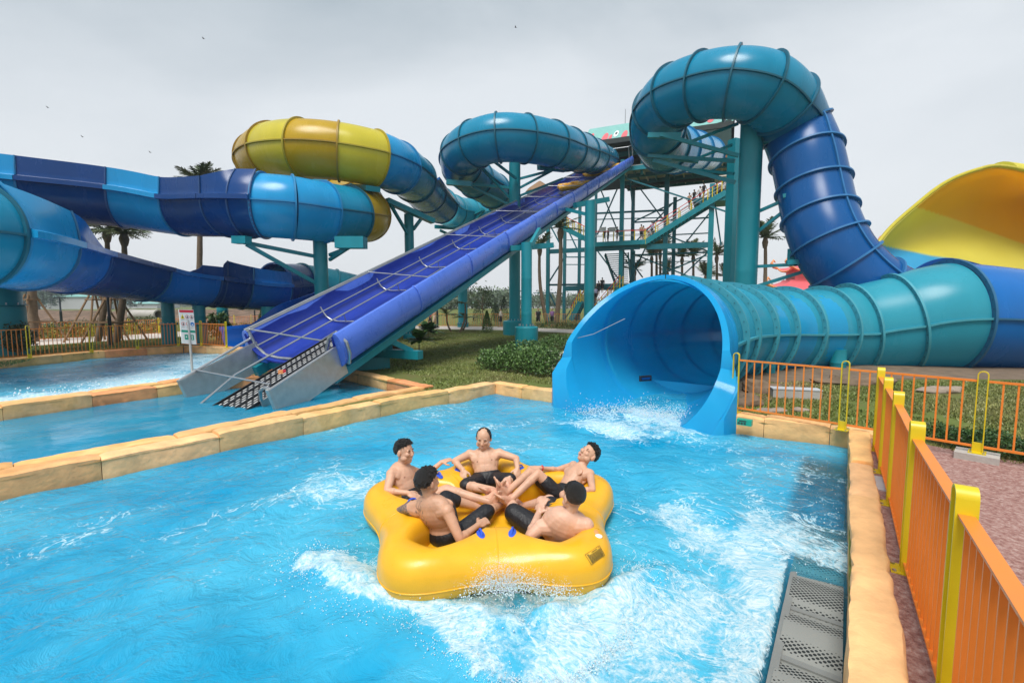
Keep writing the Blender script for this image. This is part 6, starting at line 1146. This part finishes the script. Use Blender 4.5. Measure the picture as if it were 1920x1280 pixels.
cone('dark conifer beside the low tube behind the left fence', 493, 600, 30, .4, 1.9, 45, [(.03, .07, .02)])
shrub('round_shrub', 'round dark shrub beside the left fence post near the tilted palm', G(38, 668), .5, .5, 1.25, 1500, .11, [(.015, .035, .012), (.03, .05, .015)], 50)
shrub('round_shrub', 'dark bush at the foot of the tower right of the stairs', at(1132, 600, 36)*1+Vector((0, 0, 0)) if False else Vector((*at(1135, 600, 34)[:2], Z0)), .8, .8, 1.7, 1600, .14, [(.02, .05, .02), (.03, .07, .02)], 51)
shrub('round_shrub', 'bush behind the blue chute near the sign', Vector((*at(408, 600, 26)[:2], Z0)), .6, .6, 1.5, 1100, .2, [(.05, .12, .02), (.08, .16, .03)], 52)
# broad-leaved garden plants
def broad(label, px, py, n, sz, seed, cols, hgt=.35, z=Z0, Y=None, trunk=True):
    b = G(px, py) if Y is None else Vector((*at(px, py, Y)[:2], z)); rng = np.random.default_rng(seed); o = thing('broadleaf_plant', label, 'plant', b); mb = MB(); mb.c = []
    for k in range(n):
        a = rng.uniform(0, 6.28); el = rng.uniform(.1, 1.2); d = Vector((math.cos(a)*math.cos(el), math.sin(a)*math.cos(el), math.sin(el))); s_ = Vector((-math.sin(a), math.cos(a), 0)); L_ = sz*rng.uniform(.7, 1.2); p0 = b+Vector((0, 0, hgt))+d*L_*.1; col = Vector(cols[rng.integers(len(cols))])*rng.uniform(.7, 1.3); rs = []
        for q in range(6):
            t = q/5; c = p0+d*L_*t-Vector((0, 0, .35*L_*t*t)); w_ = L_*.24*math.sin(math.pi*min(.97, t*.85+.1)); rs.append([c-s_*w_, c-Vector((0, 0, .02)), c+s_*w_])
        mb.rings(rs, 'leaf', False); mb.c += [col]*18
    mb.build('foliage', o, 60); mb = MB(); mb.tube([b, b+Vector((0, 0, hgt+.1))], [.03, .02], 'trunk', 6); mb.build('stem', o)
broad('green broad-leaved plant on the lawn beside the conveyor trestle', 786, 662, 46, .62, 61, [(.07, .17, .03), (.10, .22, .04), (.04, .10, .02)], .55)
broad('darker green broad-leaved plant behind the other one beside the conveyor', 803, 638, 60, .8, 62, [(.03, .10, .02), (.05, .13, .03)], .5)
broad('red-brown leafy plant half hidden behind the conveyor trestle', 742, 668, 40, .42, 63, [(.22, .07, .03), (.30, .13, .06), (.12, .04, .02)], .25)
broad('second red-brown leafy plant close to the trestle foot', 731, 655, 36, .4, 64, [(.26, .10, .05), (.14, .05, .03)], .45)
# ------------------------------------------------------------------ palms
def palm(label, px, Y, crown_py, lean=0, tr=.16, L_=1.9, nf=15, upk=1.0, strut=False, seed=1, group=None, cols=GREEN, boot=True, scal=1):
    rng = random.Random(seed); b = Vector((*at(px, 600, Y)[:2], Z0)); t = at(px+lean, crown_py, Y); o = thing('palm_tree', label, 'palm tree', b, group); mb = MB(); rs = []; H = t.z-Z0
    pts = [b.lerp(t, q/16)+Vector((math.sin(q/16*math.pi)*lean*.01*Y*.05, 0, 0)) for q in range(17)]; mb.tube(pts, [tr*(1.25-.45*q/16)*(1+.05*(q % 2)) for q in range(17)], 'trunk', 9); mb.build('trunk', o, 60)
    if boot: mb = MB(); mb.lathe(t-Vector((0, 0, .3*L_)), [(tr, -.12*L_), (tr*1.35, 0), (tr*1.6, .12*L_), (tr*1.0, .3*L_)], 'trunk', 10); mb.build('fibre_boot', o)
    mb = MB(); mb.c = []
    for k in range(nf):
        a = 2*math.pi*k/nf+rng.uniform(-.3, .3); el = rng.uniform(.15, 1.25)*upk; d = Vector((math.cos(a)*math.cos(el), math.sin(a)*math.cos(el), math.sin(el))); s_ = Vector((-math.sin(a), math.cos(a), 0)); LL = L_*rng.uniform(.8, 1.15); pr = t; col = Vector(rng.choice(cols))*rng.uniform(.7, 1.3)
        for q in range(1, 15):
            tt = q/14; c = t+d*LL*tt-Vector((0, 0, (.5-.25*upk)*LL*tt*tt)); mb.tube([pr, c], .012*scal, 'leaf', 3, False); mb.c += [col]*6; ll = LL*.30*math.sin(math.pi*min(.95, .15+tt*.8))
            for sg in (-1, 1):
                dr = (s_*sg*.85+(c-pr).normalized()*.75-Vector((0, 0, .25))+Vector((rng.gauss(0, .12), rng.gauss(0, .12), rng.gauss(0, .12)))).normalized(); wv = (c-pr).normalized()*.07*LL*.5; e = c+dr*ll; mb.add([c-wv, c+wv, e], [(0, 1, 2)], 'leaf'); mb.c += [col*rng.uniform(.8, 1.2)]*3
            pr = c
    mb.build('crown', o, 0)
    if strut:
        mb = MB()
        for q in range(4): a = q*math.pi/2+.5; f_ = b+Vector((math.cos(a)*1.4, math.sin(a)*1.4, 0)); mb.tube([f_, b+Vector((math.cos(a)*.18, math.sin(a)*.18, 2.6))], .05, 'wood', 6)
        for z in (1.1, 2.3):
            R = 1.4*(1-z/2.9)+.1; ring = [b+Vector((math.cos(a)*R, math.sin(a)*R, z)) for a in [q*math.pi/2+.5 for q in range(4)]]; mb.tube(ring, .035, 'wood', 5, loop=True)
        mb.build('strut', o, 60)
DP = [(.06, .095, .03), (.09, .12, .04), (.045, .07, .025)]
palm('tall palm whose crown shows above the dark blue trough left of its hood', 366, 28, 340, 8, .15, 1.6, 26, 1.0, seed=1, cols=DP)
palm('palm at the far left with wooden struts, its trunk below the big teal bend', 60, 25, 440, -2, .18, 2.0, 20, .8, True, seed=2, cols=DP); palm('left palm of the leaning pair under the blue trough', 180, 25, 432, 20, .13, 1.5, 24, .6, True, seed=3, cols=DP); palm('right palm of the leaning pair under the blue trough', 214, 24, 438, 18, .14, 1.5, 24, .6, True, seed=4, cols=DP)
palm('palm behind the tower left bay with its crown under the beams', 1043, 48, 428, 8, .22, 2.8, 15, .8, seed=5, cols=DP); palm('thin palm leaning left of the tower', 1026, 46, 462, -14, .16, 2.2, 14, 1.0, seed=6, cols=DP)
for k, (px, Y, cy, ln, L_) in enumerate(((1222, 62, 480, 0, 2.6), (1229, 60, 462, 2, 2.9), (1238, 64, 470, 0, 2.8), (1281, 62, 482, -2, 2.3), (1300, 62, 478, 0, 2.5), (1341, 60, 478, 3, 2.5), (1186, 60, 505, 4, 2.2), (1317, 66, 516, 6, 2.4), (1251, 64, 508, 0, 2.2), (1358, 58, 518, 3, 2.2))):
    palm(['left palm of the cluster behind the tower stairs', 'middle palm of the cluster behind the tower stairs', 'right palm of the cluster behind the tower stairs', 'left palm of the pair framed by the tower bay', 'right palm of the pair framed by the tower bay', 'palm between the tower corner post and the square column', 'palm hidden behind the flight seen from below', 'grey-green palm low behind the tower corner post', 'short palm beside the two tower columns', 'half palm peeking out left of the square column'][k], px, Y, cy, ln, .17, L_, 20, 1.2, seed=10+k, group='palms behind the tower', cols=[(.09, .13, .04), (.13, .16, .06), (.10, .11, .06)], scal=2)
palm('palm standing alone right of the thick loop column', 1430, 44, 446, 5, .17, 2.3, 24, 1.15, seed=25, cols=DP)
for px, Y, cy, ln, sd, lb in ((868, 33, 568, 10, 30, 'small feathery palm in front of the rear column'), (852, 34, 590, -8, 31, 'small yellowish palm left of the rear column'), (872, 35, 596, 8, 32, 'tiny palm at the foot of the rear column')): palm(lb, px-6, Y, cy, ln, .06, 1.2, 9, .8, seed=sd, cols=[(.08, .13, .04), (.12, .15, .05)], boot=False)
# thin young tree and small trees
def tree(name, label, px, Y, top_py, crown_r, n, size, seed, cols=GREEN, tr=.08, group=None, base_py=None, sparse=False):
    b = Vector((*at(px, 600, Y)[:2], Z0)); H = at(px, top_py, Y).z-Z0; rng = np.random.default_rng(seed); o = thing(name, label, 'tree', b, group); mb = MB(); mb.tube([b+Vector((.06*math.sin(q), .05*math.cos(q*2), H*.75*q/6)) for q in range(7)], [tr*(1-.11*q) for q in range(7)], 'trunk', 7); pts = []; nb = 12 if sparse else 9
    for k in range(nb):
        z = H*(.35+.6*k/nb); a = rng.uniform(0, 6.28); R = crown_r*(1-abs(k/nb-.35)*.9); e = b+Vector((math.cos(a)*R, math.sin(a)*R, z+R*.5)); s0 = b+Vector((0, 0, z*.85)); mb.tube([s0, s0.lerp(e, .5)+Vector((0, 0, .05)), e], [tr*.4, tr*.25, tr*.08], 'trunk', 5)
        c = np.array(e)*.8+np.array(s0)*.2; m_ = n//nb; g = rng.normal(size=(m_, 3))*np.array([1, 1, .75])*crown_r*(.16 if sparse else .32); pts.append(g+c)
    mb.build('trunk', o, 60); mb = MB(); leaves(mb, np.concatenate(pts), size, cols, rng=rng); mb.build('crown', o, 0); return o
tree('young_tree', 'thin young tree with sparse foliage behind the far fence', 905, 46, 540, 1.5, 700, .22, 71, [(.06, .10, .04), (.09, .13, .05)], .07, sparse=True); tree('young_tree', 'bare thin sapling right of the middle column', 975, 46, 560, .9, 160, .15, 72, [(.08, .08, .05)], .05, sparse=True)
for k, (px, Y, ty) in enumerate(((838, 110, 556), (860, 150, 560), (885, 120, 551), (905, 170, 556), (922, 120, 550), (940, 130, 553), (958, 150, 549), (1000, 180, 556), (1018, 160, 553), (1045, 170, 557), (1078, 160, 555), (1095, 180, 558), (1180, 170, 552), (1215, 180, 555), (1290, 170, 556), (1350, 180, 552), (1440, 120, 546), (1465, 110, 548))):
    tree('distant_tree', 'hazy round tree on the horizon, %s' % ['left of the rear column', 'behind the rear column', 'nearest the dark pointed shrubs', 'behind the thin young tree', 'left of the middle column', 'touching the middle column', 'just behind the middle column', 'between the two drum footings', 'right of the drum footing', 'behind the tower left leg', 'behind the tower stairs foot', 'behind the bottom stairs', 'behind the stairs seen from below', 'behind the palm cluster', 'behind the right tower bay', 'behind the square column', 'below the lone palm', 'beside the pink roof'][k], px, Y, ty+7, 3.2+(k % 3)*.6, 1300, .9, 80+k, [(.12, .17, .10), (.15, .20, .12), (.09, .13, .09)], .3, 'trees along the horizon')  # part of the haze is put into these pale leaf colours
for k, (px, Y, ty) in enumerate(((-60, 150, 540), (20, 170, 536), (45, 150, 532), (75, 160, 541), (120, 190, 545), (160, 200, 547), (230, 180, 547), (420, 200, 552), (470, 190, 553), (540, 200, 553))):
    tree('distant_tree', 'blue-grey hazy tree beyond the earth bank, %s' % ['past the left edge', 'at the left edge', 'left of the strutted palm', 'right of the strutted palm', 'above the bank middle', 'left of the leaning palms', 'behind the leaning palms', 'behind the low blue trough', 'behind the teal column', 'behind the low teal tube'][k], px, Y, ty+5, 5, 1300, 1.2, 110+k, [(.08, .13, .10), (.10, .15, .12)], .4, 'trees along the horizon')  # blue-grey leaf colours carry part of the distance haze
# far wood strip that closes the horizon, leaf colours paled to stand for haze
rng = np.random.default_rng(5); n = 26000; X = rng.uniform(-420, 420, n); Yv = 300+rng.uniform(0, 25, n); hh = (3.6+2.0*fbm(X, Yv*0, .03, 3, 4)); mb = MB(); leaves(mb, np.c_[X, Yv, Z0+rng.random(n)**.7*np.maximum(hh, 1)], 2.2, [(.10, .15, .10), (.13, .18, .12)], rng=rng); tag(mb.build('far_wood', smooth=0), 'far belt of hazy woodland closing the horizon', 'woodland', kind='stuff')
# ------------------------------------------------------------------ earth bank, pipe, posts, far buildings
def bank(name, x0, x1, y0, y1, h, seed, m, n=70):
    mb = MB(); rs = []
    for i in range(26):
        v = i/25; r = []
        for j in range(n+1): u = j/n; x = x0+(x1-x0)*u; y = y0+(y1-y0)*v+.6*math.sin(u*9); e = math.sin(math.pi*v)**.8*min(1, min(u, 1-u)*12); p = Vector((x, y, 0)); z = Z0-.05+e*h*(1+.28*noise.noise(Vector((x*.12, y*.2, seed)))+.2*noise.noise(Vector((x*.5, y*.5, seed)))); r.append(Vector((x, y, z)))
        rs.append(r)
    mb.rings(rs, m, False); o = mb.build(name, smooth=60); o['kind'] = 'structure'
bank('earth_bank', -85, -14, 46, 74, 1.2, 3, 'berm'); bank('far_slope', -90, 30, 90, 130, .9, 5, 'lawn')
mb = MB(); c = at(272, 572, 40); c.z = Z0+1.15; ax = Vector((1, -.35, 0)).normalized(); s_ = Vector((.35, 1, 0)).normalized(); rs = []
for t, r_ in ((-1.7, .46), (-1.5, .46), (-1.48, .41), (1.5, .41), (1.52, .46), (1.7, .46), (1.7, .34), (-1.7, .34), (-1.7, .46)): rs.append([c+ax*t+(s_*math.cos(a)+Vector((0, 0, 1))*math.sin(a))*r_ for a in [2*math.pi*q/28 for q in range(28)]])
mb.rings(rs, 'conc', True, False); tag(mb.build('concrete_pipe', smooth=30), 'grey concrete drain pipe lying on the earth bank', 'pipe')
def lamp(label, px, Y, top_py, r_=.06, group=None, head_=False):
    b = Vector((*at(px, 600, Y)[:2], Z0)); t = at(px, top_py, Y).z; o = thing('lamp_post', label, 'lamp post', b, group); mb = MB(); mb.lathe(b, [(.2, 0), (.2, .03), (r_*1.3, .04), (r_*1.3, 1.4), (r_*1.4, 1.42), (r_*.9, 1.5), (r_*.8, t-Z0)], 'lamp', 14); mb.build('pole', o)
    mb = MB(); mb.box(Vector((b.x, b.y, t)), (.9 if head_ else .3, .12, .08), 'lamp'); mb.build('lamp_head', o)
lamp('dark lamp post standing before the leaning palms', 205, 22.5, 500); lamp('green post on the earth bank left of the leaning palms', 115, 38, 558, .07, head_=True); lamp('thin green post right of the leaning palms', 223, 40, 558, .05); lamp('dark lamp post under the conveyor on the far path', 820, 40, 575, .07); lamp('thin post beyond the far fence right of the conifer', 478, 44, 556, .05)
for k, (px, Y, w_, h, py) in enumerate(((158, 190, 22, 5, 555), (250, 220, 30, 2.2, 562), (60, 210, 26, 2, 560), (300, 240, 16, 2.5, 560), (1010, 230, 60, 2.6, 565), (880, 240, 50, 2.2, 566), (660, 240, 40, 2.5, 566))):
    b = Vector((*at(px, 600, Y)[:2], Z0)); o = thing('distant_building', 'low hazy %s' % ['block above the earth bank left of the leaning palms', 'shed on the horizon behind the leaning palms', 'shed on the horizon left of the green post', 'shed on the horizon behind the concrete pipe', 'blue-roofed shed on the horizon right of the drum footing', 'shed on the horizon by the thin young tree', 'shed on the horizon behind the conveyor'][k], 'building', b, 'low buildings on the horizon'); mb = MB(); mb.box(b+Vector((0, 0, h/2)), (w_, 8, h), 'far'); mb.build('wall', o, 0); mb = MB(); mb.add([b+Vector(q) for q in ((-w_/2-.5, -4.5, h), (w_/2+.5, -4.5, h), (w_/2+.5, 0, h+1.1), (-w_/2-.5, 0, h+1.1), (-w_/2-.5, 4.5, h), (w_/2+.5, 4.5, h))], [(0, 1, 2, 3), (3, 2, 5, 4), (0, 3, 4), (1, 5, 2)], 'roof'); mb.build('roof', o, 0)
# pavilion with upturned pink roof
b = Vector((*at(1488, 600, 60)[:2], Z0)); pv_ = thing('pavilion', 'cream pavilion with upturned pink roof behind the drop tube', 'building', b); mb = MB(); mb.box(b+Vector((.5, 0, 1.8)), (8, 6, 3.6), 'cream'); mb.build('wall', pv_, 0)
def troof(c, w_, d_, h, z, parent):
    mb = MB(); rs = []
    for i in range(9):
        t = i/8; k = (1-t)**1.6; r = []
        for j in range(33):
            a = j/32*4; e = int(min(a, 3.999)); f_ = a-e; cs = [(-1, -1), (1, -1), (1, 1), (-1, 1), (-1, -1)]; x = cs[e][0]+(cs[e+1][0]-cs[e][0])*f_; y = cs[e][1]+(cs[e+1][1]-cs[e][1])*f_; cu = (abs(2*f_-1))**3*.5*(1-t)**2
            s_ = .25+.75*k; r.append(c+Vector((x*w_/2*s_*(1+.08*cu), y*d_/2*s_, z+h*t+cu)))
        rs.append(r)
    mb.rings(rs, 'pink', False); mb.rings([[p-Vector((0, 0, .12)) for p in r] for r in rs], 'pink', False); mb.build('roof', parent, 60); mb = MB(); mb.tube([p for p in rs[0]], .11, 'orange', 6)
    for sx_ in (-1, 1):
        for sy_ in (-1, 1): p = c+Vector((sx_*w_*.54, sy_*d_*.5, z+.5)); mb.tube([p, p+Vector((sx_*.5, 0, .2)), p+Vector((sx_*.8, 0, .7)), p+Vector((sx_*.55, 0, 1.1)), p+Vector((sx_*.3, 0, .8))], [.16, .2, .18, .14, .08], 'orange', 8)
    mb.build('eave_trim', parent, 60)
troof(b, 9.5, 7.5, 1.5, 3.7, pv_); mb = MB(); mb.box(b+Vector((.4, 0, 5.6)), (2.2, 2, 1.4), 'pink'); mb.build('turret', pv_, 0); troof(b+Vector((.4, 0, 0)), 3.6, 3.2, .9, 6.3, pv_)
b2 = Vector((*at(1652, 600, 60)[:2], Z0)); pv2 = thing('pavilion', 'pink-roofed pavilion whose roof tip shows between the drop tube and the yellow wall', 'building', b2); mb = MB(); mb.box(b2+Vector((0, 0, 3.6)), (6, 6, 7.2), 'cream'); mb.build('wall', pv2, 0); troof(b2, 7, 7, 2.6, 7.3, pv2)
mb = MB(); tp_ = b2+Vector((-.6, 0, 10.2)); mb.ell(tp_, (Vector((.5, 0, .1)), Vector((0, .4, 0)), Vector((0, 0, .8))), 'orange', 12); mb.build('roof_finial', pv2, 60)
# ------------------------------------------------------------------ rocks, box, sign, birds
def rock(label, px, py, sx_, sy_, sz_, seed, m='rock'):
    c = G(px, py); mb = MB(); mb.ell(c+Vector((0, 0, sz_*.35)), (Vector((sx_, 0, 0)), Vector((0, sy_, 0)), Vector((0, 0, sz_))), m, 22); v = []
    for p in mb.v: q = Vector(p); v.append(tuple(c+(q-c)*(1+.55*noise.noise(q*3.1+Vector((seed, 0, 0)))+.25*noise.noise(q*9))))
    mb.v = v; tag(mb.build('rock', smooth=30, origin=c), label, 'rock')
rock('flat pale rock lying on the grass behind the right fence', 1765, 735, .55, .2, .10, 3); rock('pale broken rock against the kerb behind the fence', 1452, 772, .28, .14, .07, 4); rock('brown clod of earth under the first fence bars', 1400, 760, .30, .2, .14, 5, 'soil'); rock('brown clod of earth farther under the exit tube', 1425, 735, .4, .25, .2, 6, 'soil'); rock('pale stone by the concrete box behind the fence', 1500, 770, .16, .1, .06, 7); rock('low heap of earth beneath the exit tube middle', 1600, 720, .9, .3, .14, 8, 'soil')
c = G(1490, 745); mb = MB(); mb.box(c+Vector((0, 0, .09)), (.95, .3, .2), 'conc', -.25); mb.box(c+Vector((0, 0, .20)), (.97, .32, .02), 'far', -.25); tag(mb.build('concrete_box', origin=c), 'low grey concrete box on the grass behind the bars', 'box')
c = G(1642, 905); mb = MB(); mb.box(c+Vector((-.02, 0, .006)), (.35, .5, .02), 'far', math.atan2(dR.y, dR.x)+1.57); tag(mb.build('drain_cover', origin=c), 'grey cover plate set in the strip between kerb and fence', 'cover')
b = at(361, 688, 13.6); b.z = -.3; sg_ = thing('warning_sign', 'white safety sign with pictograms on a grey pole in the left channel', 'sign', b); mb = MB(); tpz = at(349, 610, 13.6); bt = at(361, 692, 13.6); bt.z = -.3; mb.tube([bt, at(357, 649, 13.6), at(352, 600, 13.6)], .035, 'alu', 10); mb.build('pole', sg_)
cn_ = [at(*q) for q in ((335, 580, 13.4), (362.5, 580.5, 13.75), (368.5, 645.5, 13.75), (341.5, 643.5, 13.4))]   # tl, tr, br, bl
def sg(u, v, e=0): 
    n_ = (cn_[1]-cn_[0]).cross(cn_[3]-cn_[0]).normalized(); n_ = n_ if n_.y < 0 else -n_; return cn_[0].lerp(cn_[1], u).lerp(cn_[3].lerp(cn_[2], u), v)+n_*e
mb = MB(); mb.add([sg(0, 0), sg(1, 0), sg(1, 1), sg(0, 1), sg(0, 0, -.02), sg(1, 0, -.02), sg(1, 1, -.02), sg(0, 1, -.02)], [(0, 1, 2, 3), (7, 6, 5, 4), (0, 4, 5, 1), (1, 5, 6, 2), (2, 6, 7, 3), (3, 7, 4, 0)], 'signw'); mb.build('panel', sg_, 0)
mb = MB()
def srect(u0, v0, u1, v1, m, e=.004): mb.add([sg(u0, v0, e), sg(u1, v0, e), sg(u1, v1, e), sg(u0, v1, e)], [(0, 1, 2, 3)], m)
def sdisc(u, v, r_, m, e=.005, r2=0): ps = [sg(u+r_*math.cos(a), v+r_*.43*math.sin(a), e) for a in [2*math.pi*q/20 for q in range(20)]]; mb.add(ps, [tuple(range(20))], m)
srect(.02, .012, .98, .085, 'signr'); srect(.03, .60, .98, .665, 'signg')
for u, v in ((.52, .21), (.83, .21), (.2, .42), (.52, .42)): sdisc(u, v, .125, 'signr'); sdisc(u, v, .10, 'signw', .007); srect(u-.03, v-.03, u+.03, v+.035, 'signk', .009); srect(u-.05, v+.01, u+.05, v+.03, 'signk', .009)
mb.add([sg(.2, .13, .006), sg(.33, .27, .006), sg(.07, .27, .006)], [(0, 1, 2)], 'signy'); srect(.17, .2, .23, .25, 'signk', .008); sdisc(.83, .42, .13, 'signb'); srect(.77, .42, .89, .45, 'signw', .008)
for u in (.34, .74): srect(u-.12, .73, u+.12, .88, 'signg')
for u, v in ((.34, .80), (.74, .78), (.74, .84)): srect(u-.05, v-.02, u+.03, v+.02, 'signw', .008)
for u in (.08, .4, .7): srect(u, .515, u+.2, .522, 'signk'); srect(u, .30, u+.2, .305, 'signk')
mb.build('pictogram', sg_, 0)
for k, (px, py) in enumerate(((382, 73), (90, 202), (155, 257), (282, 286), (967, 52))):
    c = at(px, py, 115); mb = MB(); mb.ell(c, (Vector((.26, 0, 0)), Vector((0, .08, 0)), Vector((0, 0, .07))), 'dark', 8); mb.add([c+Vector((.08, 0, .02)), c+Vector((-.1, 0, .02)), c+Vector((-.2, .1, .22)), c+Vector((-.38, .15, .16)), c+Vector((-.2, -.4, .2)), c+Vector((.02, -.3, .22))], [(0, 1, 2), (1, 3, 2), (0, 1, 4), (0, 4, 5)], 'dark'); tag(mb.build('bird', origin=c), ['bird flying above the palm and dark trough', 'bird flying highest near the left edge', 'bird flying just above the light blue trough', 'bird flying left of the yellow loop', 'bird flying high over the middle loop'][k], 'bird', 'birds in the sky')
# ------------------------------------------------------------------ haze
HZ = 1
if HZ:
    mb = MB(); mb.box((0, 140, 14), (1900, 560, 34), 'far'); me = mb.mesh('haze', 0); me.materials.clear(); hm = bpy.data.materials.new('haze'); hm.use_nodes = True; t = hm.node_tree; t.nodes.clear(); v = N(t, 'ShaderNodeVolumePrincipled', i_Density=.0007); v.inputs['Color'].default_value = (.86, .93, 1, 1); v.inputs['Anisotropy'].default_value = .2; o_ = N(t, 'ShaderNodeOutputMaterial'); t.links.new(v.outputs[0], o_.inputs['Volume']); me.materials.append(hm); o = bpy.data.objects.new('haze', me); COL.objects.link(o); o['kind'] = 'stuff'; o['label'] = 'thin pale haze over the park'
